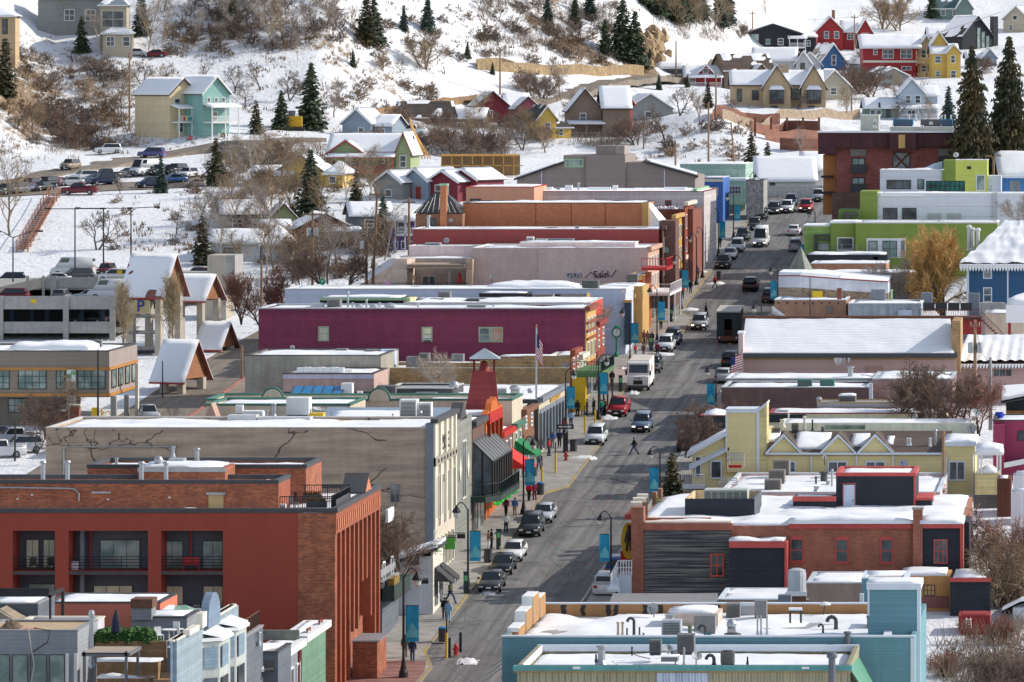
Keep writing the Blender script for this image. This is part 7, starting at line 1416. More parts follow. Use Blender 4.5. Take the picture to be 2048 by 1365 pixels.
t=hs('black modern A shaped house with tall glass wall and slab chimney',1955,100,[(-4.4,4.4,0,9,4,4.6,'y','black',dict(trim=DY,sw=.5))],30,[(-.2,.4,1.1,5.4,0,DY,GLASSG),(1.1,.4,1.1,4.4,0,DY,GLASSG),(2.4,.4,1.1,3.4,0,DY,GLASSG)],chims=[(5.6,1,-3,8.4,1.4,HC['black'])])
hs('tan gabled house at the top edge corner',2030,66,[(-3,3.5,0,8,4.2,3,'y','beige')],-20,[(-.6,3.6,1.2,1.2),(-1.6,1,1,1.4)])
hs('small blue grey cottage below the black modern house',1965,132,[(-3.4,0,1,7,2.4,1.2,'x','bluegrey'),(.1,3.2,0,6,2.6,1.8,'y','bluegrey')],0,[(.9,.8,1.4,1.2)])
hs('pale blue Victorian house with white porch and steep roof',1835,238,[(-3.6,1.4,0,8,5.6,2.8,'y','lblue',dict(sw=.5)),(1.5,4,1,7,5.2,1.6,'x','lblue')],0,[(-2.4,3.4,1.1,1.6),(-.5,3.4,1.1,1.6),(-2,.5,1.6,1.6)],porches=[(-3.6,3.8,-.1,.3,2.1,1.4)])
hs('low teal cottage with dark blue door beside the Victorian house',1775,236,[(-4.5,4,0,6,2.6,1.6,'x','sage',dict(sw=.6))],0,[(-3.4,.8,1,1.2),(-2.2,.8,1,1.2),(2.2,.8,.9,1.2)],doors=[(-.3,0)])
hs('white chapel like hall with huge snow roof at the street end',1575,388,[(-4.8,4.4,0,10,2.8,3.4,'x','white'),(3,6,6,14,4.4,2.5,'x','white')],0,[(-3,.9,1.2,1.4)])
hs('small grey blue shed beside the hillside road',1342,148,[(-2.6,2.6,0,5,1.8,1,'x','slate')],-10,name='shed')
hs('brown roofed shed below the hillside fence',858,248,[(-5,5,0,6,2,2.6,'x','brown',dict(sw=.3))],15,name='shed');hs('snow roofed grey house half buried among brown thickets',925,258,[(-4,4,0,7,2.6,1.6,'x','brown')],-8,[(-1,.6,1.4,1)])
def wall_line(name,lb,pts,h,m,th=.5,cat='wall',gu=None):
 P=[hit(*q)for q in pts];b=MB()
 for p,q in zip(P,P[1:]):
  n=max(1,int((q-p).length/3))
  for i in rg(n):
   a,c=p.lerp(q,i/n),p.lerp(q,(i+1)/n);za,zc=ground(a.x,a.y),ground(c.x,c.y);d=V3((0,th,0))
   A,Cc=V3((a.x,a.y,za)),V3((c.x,c.y,zc));lo,hi=V3((0,0,-1)),V3((0,0,h))
   b.hexa([A+lo,Cc+lo,Cc+d+lo,A+d+lo,A+hi,Cc+hi,Cc+d+hi,A+d+hi])
 return so_(name,b,m,lb,cat,gu)
GOLD=mt('gold_stone',(.42,.29,.14),'stone',pc=.6,var=.3,col2=(.3,.22,.14))
wall_line('retaining_wall','golden stone retaining wall along the hillside road',[(955,140),(1020,146),(1110,151),(1200,154),(1288,152)],2.1,GOLD)
wall_line('retaining_wall','short upper piece of golden retaining wall by a small spruce',[(952,134),(1005,132),(1030,140)],1.6,GOLD)
wall_line('retaining_wall','tan stone retaining wall below the twin gabled house',[(1445,238),(1560,238),(1720,236)],1.8,mt('tan_stone'))
wall_line('fence','long brown board fence curving above the sheds',[(735,240),(800,226),(870,216),(955,204)],1.5,mt('fence_boards',(.3,.19,.1),'vsiding',pc=.3,var=.3),.12,'fence')
CR=mt('crib_timber',(.2,.08,.05),'siding',pc=.35,var=.3)
for k,(y,x0,x1)in en(((246,1425,1560),(262,1500,1640),(281,1530,1645),(300,1560,1645))):wall_line('retaining_wall',('top','second','third','lowest')[k]+' red brown timber crib wall of four beside the brick hotel',[(x0,y),((x0+x1)/2,y+2),(x1,y+3)],2.1,CR)
for i in rg(5):p=hit(1510+32*i,272);so_('timber_post',BX(p.x-.2,p.x+.2,p.y-.2,p.y+.2,p.z-.5,p.z+3.4),CR,'stout timber post standing among the crib walls','post','posts of the crib walls')
st=T('stairway','long wooden stairway climbing the snowy bank to the car park','stairs',hit(40,500));a,b_=hit(34,505),hit(98,396);n=30;ST=mt('stair_wood',(.3,.12,.06),var=.3);s_=MB();rl=MB();d=V3((1.6,0,0))
for i in rg(n):p=a.lerp(b_,i/n)+V3((0,0,.5));p.z=max(p.z,ground(p.x,p.y)+.3);s_.box(p.x,p.x+1.6,p.y,p.y+(b_-a).length/n*.8,p.z,p.z+.1)
st.pt('tread',s_,ST)
for o_ in(V3((0,0,0)),d):
 for k in rg(12):p=a.lerp(b_,k/11)+o_;p.z=max(a.lerp(b_,k/11).z+.5,ground(p.x,p.y)+.3);rl.tube([p-V3((0,0,.6)),p+V3((0,0,1.3))],.09,4)
 for z in(.5,1.7):rl.tube([max((a.lerp(b_,k/11)+V3((0,0,.5))),V3((0,0,0)),key=lambda v:v.length)+o_+V3((0,0,z-.5))for k in rg(12)],.07,4)
st.pt('handrail',rl,ST)
q=house('scaffold','orange timber scaffold frame with blue sheets on the building site',955,352);b=MB()
for i in rg(8):
 for z in(0,1.6):b.box(-6+1.7*i,-5.85+1.7*i,0,.15,z,z+1.6)
 b.box(-6+1.7*i,-4.4+1.7*i,0,.12,1.6,1.75)
b.box(-6,7,-.2,3,3.2,3.5);q.pt('frame',b,mt('site_timber',(.6,.32,.08)));q.pt('boards',BX(-6,7,1,1.2,0,3.2),mt('site_shade',(.25,.16,.08)))  # dark sheet behind the open frame, its shade put into the colour
q=house('timber_stack','leaning raw timber frame on the hillside building site',850,318);b=MB()
for i in rg(6):b.tube([(-1.5+.5*i,0,0),(-2.6+.2*i,.5*i,7-.6*i)],.1,4)
q.pt('beam',b,mt('site_timber'))
q=house('loader','yellow earth mover tilted beside the blue grey house',800,280);b=SB([(-3,0,3.6),(.4,-.4,.6),(.8,1.6,.6),(-2.6,2,3.6)],.4);q.pt('bucket',b,mt('plant_yellow',(.6,.33,.02)));q.pt('boom',TU([(-3.6,1,3),(-1.5,1,3.2),(0,1,1)],.25,6),mt('plant_yellow'));q.pt('body',BX(-4.6,-2.6,.2,2.4,.4,2.4),mt('plant_yellow'))
q=house('excavator','yellow machine half hidden behind the spruce',588,262);q.pt('body',BX(-1.2,1.4,0,2.6,.7,2.6),mt('plant_yellow'));q.pt('cab',BX(-1,.2,.2,1.8,2.61,3.6),GLASS);q.pt('track',BX(-1.6,1.8,-.2,2.8,-.3,.69),BL)
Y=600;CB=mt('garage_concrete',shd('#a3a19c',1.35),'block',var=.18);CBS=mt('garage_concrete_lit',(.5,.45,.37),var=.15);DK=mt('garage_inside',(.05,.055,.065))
t=T('parking_structure','grey concrete parking structure with open decks','parking garage',W(120,720,Y));zg=ground(XX(100,Y),Y)-1;X0,X1=XX(-220,Y),XX(236,Y)
for nm,y0,y1,x1 in(('parapet',593,619,236),('parapet',644,667,219),('parapet',692,715,225)):t.pt(nm,PX(-220,y0,x1,y1,Y,.3),CB)
for y in(617,665,712):t.pt('deck',BX(X0,X1,Y+.31,Y+60,ZZ(y+2,Y),ZZ(y,Y),E),CONCD)
for x in(-5,126,219):t.pt('column',PX(x,592,x+11,760,Y-.25,.24),CB)
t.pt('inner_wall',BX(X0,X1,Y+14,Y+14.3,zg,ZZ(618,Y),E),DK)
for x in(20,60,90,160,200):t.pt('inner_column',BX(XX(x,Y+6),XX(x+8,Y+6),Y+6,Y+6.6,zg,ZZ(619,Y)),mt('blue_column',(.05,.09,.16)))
Yu=636
for x0,x1,y0,y1 in((86,190,555,576),(214,300,553,576)):t.pt('parapet',PX(x0,y0,x1,y1,Yu,.3),CBS if x0>200 else CB)
t.pt('parapet',MB().hexa([W(-120,622,Yu-3),W(84,576,Yu),W(84,576,Yu+.3),W(-120,622,Yu-2.7),W(-120,600,Yu-3),W(84,556,Yu),W(84,556,Yu+.3),W(-120,600,Yu-2.7)]),CBS)
for x0,x1 in((52,58),(84,89),(101,113),(190,196)):t.pt('column',PX(x0,552,x1,600,Yu-.2,.19),CB)
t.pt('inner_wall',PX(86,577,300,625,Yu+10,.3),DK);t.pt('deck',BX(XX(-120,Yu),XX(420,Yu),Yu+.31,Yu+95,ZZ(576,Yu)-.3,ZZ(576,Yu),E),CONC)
t.pt('upper_fence',PX(0,541,80,547,690,.2).px(-100,541,0,546,690,.2),mt('rusty_brown'))
for x,y,Y_ in((66,607,Y),(238,549,Yu)):so_('notice_board',PX(x-4,y-8,x+6,y,Y_-.6,.05),YEL,'yellow notice on the %s parapet of the parking structure'%('lower' if y>600 else 'upper'),'sign')
def groof(lb,x,y,Yd,w,d,zh,rise,rz,sw,posts,name='stair_roof'):
 t=TL(name,lb,'roof',W(x,y,Yd),None,R(rz));vol(t,-w/2,w/2,0,d,zh-.4,zh,rise,'x',mt('timber_gable',(.32,.14,.06),'siding',pc=.3),mt('red_metal_roof',(.24,.1,.08),var=.2),sw=sw,ov=.6,trim=RB,sth=.13)
 for px_,py_ in posts:t.pt('post',BX(px_-.4,px_+.4,py_-.4,py_+.4,-8,zh-.41),CBS)
 return t
t=groof('steep snowy roof with bare red patch over the parking stair tower',287,720,585,5.2,6,8.6,4.4,-22,.5,((-1.9,.5),(1.9,.5),(2.2,5.4),(-1.9,5.4)))
p=t.o.location;q=so_('parking_sign',PX(264,601,299,628,583.5,.2),mt('tan_sign',(.5,.4,.22)),'tan parking sign with a blue letter P on the stair tower','sign')
tx('lettering','P',2.1,W(281,614,583.4),FRONT,mt('sign_blue',(.01,.03,.3)),q,.04,q.location)
b=MB()
for k in rg(4):z=p.z+1.2+2*k;b.box(p.x-2,p.x+2,584.6,590,z,z+.2)
t2=so_('stair_landings',b,CONCD,'open concrete stair flights inside the tower','stairs');t2.name='stairwell'
groof('snow covered roof of the second stair canopy beside the tower',378,720,592,4.0,5,8.0,2.6,-22,1,((-1.4,.5),(1.4,.5),(1.7,4.5)))
groof('low snowy canopy roof with timber gable at the alley steps',338,790,548,3.4,6.5,2.2,4.0,-22,1,((1.2,.8),(-1,.8),(1.5,5.6)))
groof('small snowy canopy roof on two concrete posts by the pavement',418,735,588,2.8,4.4,2.9,2.6,-22,1,((1.0,.5),(-.8,.5),(1.2,3.6)))
for x0,x1,y0,y1,Y_,m,lab in((415,452,511,560,640,CBS,'tan concrete lift tower behind the canopies'),(452,470,511,600,640,CB,'shaded concrete flank of the lift tower'),(395,452,594,618,622,CBS,'sunlit concrete ramp wall beyond the canopies'),(345,415,545,560,650,CB,'dark parapet wall behind the second canopy')):so_('concrete_wall',PX(x0,y0,x1,y1+60,Y_,6),m,lab,'wall')
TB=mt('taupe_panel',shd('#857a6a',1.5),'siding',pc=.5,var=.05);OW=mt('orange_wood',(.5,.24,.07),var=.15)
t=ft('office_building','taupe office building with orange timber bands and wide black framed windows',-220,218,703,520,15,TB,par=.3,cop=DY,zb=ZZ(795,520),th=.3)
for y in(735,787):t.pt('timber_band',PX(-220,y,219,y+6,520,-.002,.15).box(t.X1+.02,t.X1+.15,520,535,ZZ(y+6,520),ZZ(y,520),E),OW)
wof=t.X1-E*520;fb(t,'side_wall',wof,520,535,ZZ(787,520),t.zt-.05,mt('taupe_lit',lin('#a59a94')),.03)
for x0,x1,n in((-20,19,3),(36,93,4),(112,130,2),(155,211,4)):win(t,x0,740,x1,779,520,BL,GLASSG,n,3,1.4)
for i in rg(4):fwin(t,wof,521+3.6*i,523.4+3.6*i,ZZ(778,520),ZZ(741,520),BL,GLASSG,.04)
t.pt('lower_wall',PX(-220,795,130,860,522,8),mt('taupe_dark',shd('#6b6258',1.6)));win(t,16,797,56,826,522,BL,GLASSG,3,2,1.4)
for x0,x1,y0 in((221,232,793),(248,256,791),(270,276,728)):t.pt('post',PX(x0,y0,x1,845,520.5 if x0<240 else 526,.6),CB if x0<260 else CREAM)
t.pt('sign_pier',PX(134,739,152,850,520,.3,.35),CB);q=t.pt('sign_board',PX(134,740,151,764,519.6,.05),WH)
for x,y,s_ in((146,746,'D'),(138,753,'C')):t.pt('sign_square',PX(x-4,y-4,x+4,y+4,519.55,.04),mt('sign_green',(.1,.4,.06)),ud=q);tx('lettering',s_,.42,W(x,y,519.5),FRONT,WH,q,.01,t.loc)
t.pt('name_plate',PX(134,779,151,791,519.6,.05),mt('plate_brown',(.12,.08,.06)));t.pt('snow_heap',SW(XX(20,523),XX(180,523),523,529,ZZ(701,523),.8,E,5,.6),SN,sm_=True);ac(196,698,528,13,18,'grey condenser on the office roof')
for x0,x1,y0 in((88,105,828),(111,133,824),(139,158,813)):q=T('brick_pillar','snow capped brick gate pillar, %s of three before the office'%{88:'leftmost',111:'middle',139:'tallest'}[x0],'pillar',W((x0+x1)/2,858,505));q.pt('shaft',PX(x0,y0,x1,880,505,.9),mt('old_brick'));q.pt('cap',PX(x0-2,y0-3,x1+2,y0,504.9,1.1),CREAM)
so_('newspaper_box',PX(183,816,194,831,519,.5).px(185,831,187,838,519,.4).px(190,831,192,838,519,.4),YEL,'yellow box under the office overhang','box');so_('pipe_rack',TU([W(203,835,519),W(203,818,519),W(208,824,519),W(204,830,519)],.08,5).tube([W(219,830,519),W(219,822,519),W(210,826,519)],.06,5),YEL,'yellow pipe rack beside the yellow box','rack')
CP={}
def paint(key,h,ro_=.28):
 if key not in CP:CP[key]=mt('car_'+key,h,var=.03,ro_=ro_,spec=.5)
 return CP[key]
CARC=dict(black='#191b1f',charcoal='#3a3d42',grey='#6d7278',silver='#a9aeb4',white='#d6d8da',red='#a11f28',maroon='#6a1f2c',blue='#3c5f8e',slate='#66788c',navy='#22304a',green='#3c4a44',tan='#9b8a74',purple='#5d5a8c')
CG=mt('car_glass',(.015,.02,.025),ro_=.05,spec=.7,var=.02);HL=mt('headlight',(.75,.75,.72),ro_=.15);HLON=mt('headlight_lit',(1,.95,.8),emit=1.2);TL_=mt('taillight',(.45,.01,.01),ro_=.3);HUB=mt('wheel_alloy',(.35,.36,.38),'metal',metal=.6,ro_=.4);GR=mt('car_grille',(.02,.02,.022),ro_=.4)
KIND={'sedan':(4.8,1.84,((-2.4,.62),(-2.2,.78),(-1.1,.93),(1.5,.98),(2.25,.98),(2.4,.8)),(-1.15,2.0),(-.3,1.1),.93,1.45),'suv':(4.75,1.92,((-2.37,.75),(-2.2,.98),(-1.2,1.08),(1.9,1.1),(2.3,1.05),(2.37,.8)),(-1.3,2.3),(-.55,2.0),1.06,1.75),'pickup':(5.7,2.0,((-2.85,.8),(-2.7,1.08),(-1.5,1.16),(.9,1.16),(.95,1.2),(2.8,1.2),(2.85,.9)),(-1.5,.95),(-.75,.8),1.14,1.86),'van':(6.2,2.05,((-3.1,.8),(-2.9,1.1),(-2.3,1.25),(3.05,1.25),(3.1,1.0)),(-2.45,3.08),(-1.5,3.0),1.22,2.65)}
def make_car(kind,name,m,lit=False):
 L_,w,st,cb,cr,zb,zr=KIND[kind];h=w/2;t=TL(name,'x','car');b=MB();vs=[]
 for y,zt in st:
  e=.9 if abs(y)>L_/2-.05 else 1;zl=.34 if abs(y)<L_/2-.05 else .42
  vs+=[(-h*.9*e,y,zl-.08),(-h*e,y,zl+.1),(-h*e,y,zt-.2),(-h*.88*e,y,zt),(h*.88*e,y,zt),(h*e,y,zt-.2),(h*e,y,zl+.1),(h*.9*e,y,zl-.08)]
 n=len(st);b.add(vs,[(8*i+k,8*i+8+k,8*i+8+(k+1)%8,8*i+(k+1)%8)for i in rg(n-1)for k in rg(8)]+[tuple(rg(8)),tuple(rg(8*n-8,8*n))[::-1]])
 B,Tp=h*.9,h*(.72 if kind!='van' else .84);y0,y1=cb;r0,r1=cr;q=[(-B,y0,zb-.03),(B,y0,zb-.03),(B,y1,zb-.03),(-B,y1,zb-.03),(-Tp,r0,zr),(Tp,r0,zr),(Tp,r1,zr),(-Tp,r1,zr)]
 b.hexa(q);
 if kind=='pickup':b.box(-h*.94,-h*.84,.97,2.8,1.19,1.3).box(h*.84,h*.94,.97,2.8,1.19,1.3)
 o=t.pt('body',b,m);g=bmesh.new();g.from_mesh(o.data);bmesh.ops.bevel(g,geom=g.edges[:],offset=.07,segments=2,affect='EDGES',clamp_overlap=True);g.to_mesh(o.data);g.free()
 o.data.polygons.foreach_set('use_smooth',[True]*len(o.data.polygons))
 Q=[V3(v)for v in q]
 def pane(nm,a,b_,c,d,lo=.1,hi=.9,s0=.06,s1=.94):
  f=lambda u,v:Q[a].lerp(Q[b_],u).lerp(Q[d].lerp(Q[c],u),v);nrm=(Q[b_]-Q[a]).cross(Q[d]-Q[a]).normalized()*.02
  P4=[f(s0,lo)+nrm,f(s1,lo)+nrm,f(s1,hi)+nrm,f(s0,hi)+nrm];t.pt(nm,MB().add(P4,[(0,1,2,3)]),CG)
 pane('windshield',0,1,5,4,.08,.93);pane('rear_window',2,3,7,6,.35 if kind!='van' else .6,.9)
 if kind=='van':pane('side_window',1,2,6,5,.5,.9,.05,.3);pane('side_window',3,0,4,7,.5,.9,.7,.95)
 else:pane('side_window',1,2,6,5);pane('side_window',3,0,4,7)
 for sx in(-1,1):
  for y in(-L_*.31,L_*.3):
   wv=MB();n=14;r=.36 if kind!='sedan' else .33;o=t.pt('wheel',MB().add([(sx*(h-.12)+dx,y+r*cos(6.2832*k/n),r+r*sin(6.2832*k/n))for dx in(-.11,.13)for k in rg(n)],[tuple(rg(n)),tuple(rg(n,2*n))[::-1]]+[(k,k+n,(k+1)%n+n,(k+1)%n)for k in rg(n)]),RUBBER)
   t.pt('rim',MB().add([(sx*(h+.02),y+r*.62*cos(6.2832*k/n),r+r*.62*sin(6.2832*k/n))for k in rg(n)],[tuple(rg(n))]),HUB,ud=o)
  zf=st[0][1];t.pt('headlight',BX(min(sx*h*.5,sx*h*.86),max(sx*h*.5,sx*h*.86),-L_/2-.03,-L_/2+.2,zf-.16,zf-.02),HLON if lit else HL)
  t.pt('taillight',BX(min(sx*h*.6,sx*h*.9),max(sx*h*.6,sx*h*.9),L_/2-.1,L_/2+.03,zb-.3,zb-.08),TL_);t.pt('mirror',BX(min(sx*h,sx*(h+.2)),max(sx*h,sx*(h+.2)),y0+.2,y0+.32,zb,zb+.16),m)
 t.pt('grille',BX(-h*.48,h*.48,-L_/2-.025,-L_/2+.1,st[0][1]-.3,st[0][1]-.04),GR);t.pt('bumper',BX(-h*.86,h*.86,-L_/2-.05,-L_/2+.1,.3,.5),GR);t.pt('licence_plate',BX(-.2,.2,-L_/2-.07,-L_/2-.052,.42,.54),WH)
 return t
PROTO={};LITP={}
def car(kind,col,lb,loc,rot,gu=None,lit=False):
 nm={'sedan':'car','suv':'car','pickup':'pickup_truck','van':'van'}[kind];key=(kind,lit)
 if key not in PROTO:r=make_car(kind,nm,paint(col,CARC[col]),lit).o;PROTO[key]=(r,col)
 else:
  r=dp(PROTO[key][0],(0,0,0))
  for p in('body','mirror'):recolor(r,p,col,paint(col,CARC[col]))
 r.location=loc;r.rotation_euler=rot;r['label']=lb;r['category']=nm.replace('_',' ')
 if gu:r['group']=gu
 return r
TILT=math.atan(.0666);HD=-math.atan(E)
def street_car(kind,col,x,y,lb,away=False,lit=False,dw=0):
 Y=Yst(y)+KIND[kind][0]/2;X=XX(x,Yst(y))+E*KIND[kind][0]/2
 return car(kind,col,lb,(X,Y,zst(Y)+.01),(-TILT if away else TILT,0,HD+(math.pi if away else 0)),lit=lit)
for a in(('sedan','charcoal',977,1188,'dark grey sedan, nearest of the row parked by the sunlit pavement'),('sedan','black',1000,1153,'black sedan parked between a dark grey and a white one'),('sedan','white',1021,1126,'white sedan parked behind the black one'),('suv','charcoal',1057,1076,'dark silver car with big grille parked next to the lamp post'),('sedan','silver',1082,1049,'silver blue sedan parked behind the dark grilled car'),('suv','white',1187,893,'white car parked at the bulge of the yellow kerb'),('pickup','red',1232,836,'red truck parked beside the standing group of people'),('suv','charcoal',1302,748,'dark car hidden behind the white delivery truck'),('suv','white',1328,706,'white car parked in front of a dark one near the green clock'),('suv','navy',1342,692,'dark blue car parked behind the white one near the green clock'),('suv','black',1444,539,'black car at the head of the upper parked row'),('sedan','white',1457,521,'white sedan second in the upper parked row'),('suv','white',1472,506,'white boxy car third in the upper parked row'),('suv','charcoal',1484,484,'dark car parked beside the white van'),('suv','green',1507,462,'dark green car parked above the white van'),('suv','black',1520,442,'black car parked high in the upper row'),('sedan','silver',1534,430,'silver sedan last of the upper parked row')):street_car(*a)
street_car('suv','slate',1280,867,'blue grey car with lights on driving down mid street',lit=True);street_car('suv','silver',1396,662,'silver car with lights on coming down behind the dark trolley',lit=True);street_car('van','white',1519,496,'white van with glowing lamps coming down the hill',lit=True)
street_car('pickup','white',1572,428,'white pickup coming down at the top of the street',lit=True);street_car('suv','charcoal',1546,430,'dark grey truck with orange lamp near the top of the street',lit=True);street_car('suv','navy',1581,414,'dark blue car behind the white pickup');street_car('pickup','red',1610,426,'red truck with lights beside the brick hotel',lit=True);street_car('pickup','silver',1635,405,'silver pickup beside the hotel corner')
street_car('suv','black',1499,585,'black car driving away up the shaded street',away=True);street_car('sedan','white',1586,473,'white car parked along the shaded kerb by the lime building',away=True);street_car('suv','silver',1590,505,'silver car half hidden by the green turret',away=True)
street_car('suv','charcoal',1538,608,'grey car peeping past the tan brick corner',away=True);street_car('suv','black',1459,738,'black car parked by the striped flag',away=True);street_car('sedan','silver',1444,768,'silver sedan parked below the black one in shade',away=True);street_car('suv','white',1208,1196,'white snow topped car beside the banner lamp in shade',away=True);street_car('suv','blue',1231,1162,'blue car behind the snow topped one',away=True);street_car('suv','charcoal',1372,905,'dark car hidden by the yellow building',away=True)
t=TL('delivery_truck','white boxy delivery truck parked at the sunlit kerb','truck');Y=Yst(783)+3.2;t.o.location=(XX(1276,Yst(783))+.4,Y,zst(Y));t.o.rotation_euler=(TILT,0,HD);b=MB().prismx([(-3.3,.5),(3.3,.5),(3.3,3.15),(-2.0,3.15),(-2.35,2.95),(-2.7,1.75),(-3.3,1.6)],-1.15,1.15);t.pt('body',b,WH)
t.pt('windshield',SB([(-1.0,-2.66,1.95),(1.0,-2.66,1.95),(1.0,-2.44,2.8),(-1.0,-2.44,2.8)],.03),CG);t.pt('roof_panel',BX(-1.1,1.1,-1.9,3.25,3.152,3.2),mt('dusty_white',(.6,.57,.5)));t.pt('grille',BX(-.5,.5,-3.34,-3.29,.75,1.2),GR);t.pt('bumper',BX(-1.1,1.1,-3.45,-3.31,.4,.65),DY)
tx('lettering','FedEx',.36,(0,-3.35,1.42),FRONT,mt('logo_purple',(.12,.04,.3)),t.o);tx('lettering','Ex',1.2,(1.17,.6,2.1),Matrix.Rotation(R(90),3,'Z')@FRONT,mt('logo_orange',(.8,.2,.02)),t.o)
for sx in(-1,1):
 t.pt('headlight',BX(sx*.85-.15,sx*.85+.15,-3.34,-3.28,1.0,1.25),HL);t.pt('mirror',BX(sx*1.3-.1,sx*1.3+.1,-2.9,-2.8,1.7,2.2),BL);t.pt('side_door',BX(sx*1.16-.02,sx*1.16+.02,-2.2,-1.3,.7,2.8),mt('white_duct'))
 for y in(-2.3,2.1):t.pt('wheel',MB().add([(sx*1.02+dx,y+.4*cos(.4488*k),.4+.4*sin(.4488*k))for dx in(-.13,.15)for k in rg(14)],[tuple(rg(14)),tuple(rg(14,28))[::-1]]+[(k,k+14,(k+1)%14+14,(k+1)%14)for k in rg(14)]),RUBBER)
t=TL('trolley','dark boxy open backed trolley car with rusty lower deck','trolley');Y=Yst(688)+3;t.o.location=(XX(1456,Yst(688))+.4,Y,zst(Y));t.o.rotation_euler=(TILT,0,HD);TD=mt('trolley_green',(.035,.05,.05),'vsiding',pc=.2)
t.pt('side',BX(-1.35,-1.25,-2.9,3,.9,3.7),TD);t.pt('side',BX(1.25,1.35,-2.9,3,.9,3.7),TD);t.pt('roof',BX(-1.42,1.42,-3.1,3.1,3.7,3.85),mt('pale_canvas'));t.pt('front_panel',BX(-1.25,-.45,-2.95,-2.85,.9,3.7).box(.45,1.25,-2.95,-2.85,.9,3.7).box(-.45,.45,-2.95,-2.85,2.9,3.7),TD);t.pt('bulkhead',BX(-1.25,1.25,1,1.1,.9,3.7),BL);t.pt('platform',BX(-1.35,1.35,-3.4,3,.45,.9),mt('rusty_deck',(.16,.06,.04),var=.4,sc=3));t.pt('bench',BX(-.9,.9,-1.6,-.6,.9,1.5),mt('rusty_deck'))
for sx in(-1,1):
 for y in(-2,2):t.pt('wheel',MB().add([(sx*1.1+dx,y+.4*cos(.4488*k),.4+.4*sin(.4488*k))for dx in(-.13,.15)for k in rg(14)],[tuple(rg(14)),tuple(rg(14,28))[::-1]]+[(k,k+14,(k+1)%14+14,(k+1)%14)for k in rg(14)]),RUBBER)
 t.pt('lamp',LA([(.02,-.15),(.12,0),(.02,.12)],8,(sx*1.0,-3.45,.75)),HL)
for k,c,x,y,rz,Yd,lab in(('pickup','silver',294,846,-14,None,'silver pickup rolling down the back alley'),('suv','tan',140,341,20,None,'grey brown car on the upper road'),('suv','white',215,309,78,None,'white car parked on the bank above the upper road'),('suv','purple',303,317,105,None,'purple grey car turning on the upper road'),('suv','silver',465,314,80,None,'silver car parked behind the tall spruce'),('suv','charcoal',452,304,75,None,'dark car behind the silver one by the spruce'),('pickup','maroon',158,391,93,None,'maroon pickup side on in the upper car park'),('suv','green',12,391,30,None,'dark green car at the very edge of the upper car park'),('suv','grey',33,389,30,None,'grey car second from the edge of the upper car park'),('sedan','purple',52,386,30,None,'purple blue car beside the grey one'),('suv','maroon',60,380,30,None,'dark red car behind the purple one'),('sedan','charcoal',82,384,30,None,'charcoal car by the white sign'),('suv','black',92,377,30,None,'black car behind the charcoal one'),('sedan','red',111,374,30,None,'bright red car in the upper car park'),('sedan','silver',138,373,60,None,'silver sedan next to the red car'),('suv','white',168,364,60,None,'white car in the back row of the upper car park'),('sedan','slate',188,368,60,None,'slate car right of the white back row car'),('suv','navy',205,372,60,None,'dark blue car beside the bare bush'),('pickup','charcoal',212,362,60,None,'dark pickup behind the bare bush'),('van','white',287,352,30,None,'white van at the far end of the upper car park'),('suv','navy',300,378,60,None,'navy car by the small spruce'),('suv','green',318,352,30,None,'dark green car past the white van'),('sedan','blue',345,368,60,None,'blue car right of the small spruce'),('suv','white',375,358,20,None,'white car end on near the lamp of the upper car park'),('suv','charcoal',352,350,30,None,'charcoal car at the back by the lamp'),('sedan','grey',258,355,45,None,'grey sedan left of the white van'),('suv','maroon',20,604,95,612,'dark red car on the open middle deck'),('suv','grey',122,606,185,610,'grey car with red tail lamps on the middle deck'),('van','white',222,600,96,612,'white van behind the middle deck parapet'),('sedan','charcoal',176,648,100,607,'dark car parked on the lower garage deck'),('sedan','grey',158,695,100,606,'grey car on the lowest garage deck'),('sedan','silver',178,602,100,622,'silver car before the white van on the deck'),('suv','navy',18,570,85,668,'navy car on the upper deck at the edge'),('pickup','green',5,600,80,642,'dark pickup on the ramp at the edge'),('sedan','white',108,568,80,645,'white sedan on the upper garage deck'),('suv','charcoal',152,562,60,655,'charcoal car behind the white sedan on the deck'),('van','white',145,553,100,665,'big white van with open dark side on the upper deck'),('suv','maroon',212,552,10,670,'maroon car beyond the white van'),('suv','white',228,564,95,645,'white long car by the steep snowy roof'),('suv','maroon',395,561,95,655,'maroon car with roof rails past the second canopy'),('pickup','silver',28,893,70,None,'silver pickup in the snowy lot below the office'),('pickup','white',-4,918,75,None,'white pickup cut by the edge in the snowy lot'),('sedan','navy',2,884,75,None,'dark car behind the silver pickup in the snowy lot'),('suv','white',42,908,75,None,'white car behind the parking meter in the snowy lot'),('pickup','white',822,272,80,None,'white pickup beside the yellow earth mover'),('suv','red',700,495,80,None,'red car by the brick bungalow'),('sedan','maroon',308,116,90,None,'maroon car under the tan aspens on the slope'),('sedan','silver',268,114,90,None,'silver car below the hillside mansion')):
 p=hit(x,y)if Yd is None else W(x,y,Yd);car(k,c,lab,p+V3((0,.8,.12 if Yd is None else .02)),(0,0,R(-rz)))
def skin(verts,edges,sub=2):
 me=bpy.data.meshes.new('figure');me.from_pydata([v[:3]for v in verts],edges,[]);o=bpy.data.objects.new('figure',me);C.objects.link(o)
 md=o.modifiers.new('s','SKIN');md.use_smooth_shade=True
 for i,v in en(verts):r=v[3];o.data.skin_vertices[0].data[i].radius=(r,v[4]if len(v)>4 else r)
 o.data.skin_vertices[0].data[0].use_root=True;s_=o.modifiers.new('u','SUBSURF');s_.levels=sub
 out=bpy.data.meshes.new_from_object(o.evaluated_get(bpy.context.evaluated_depsgraph_get()));bpy.data.objects.remove(o);return out
FIG={}
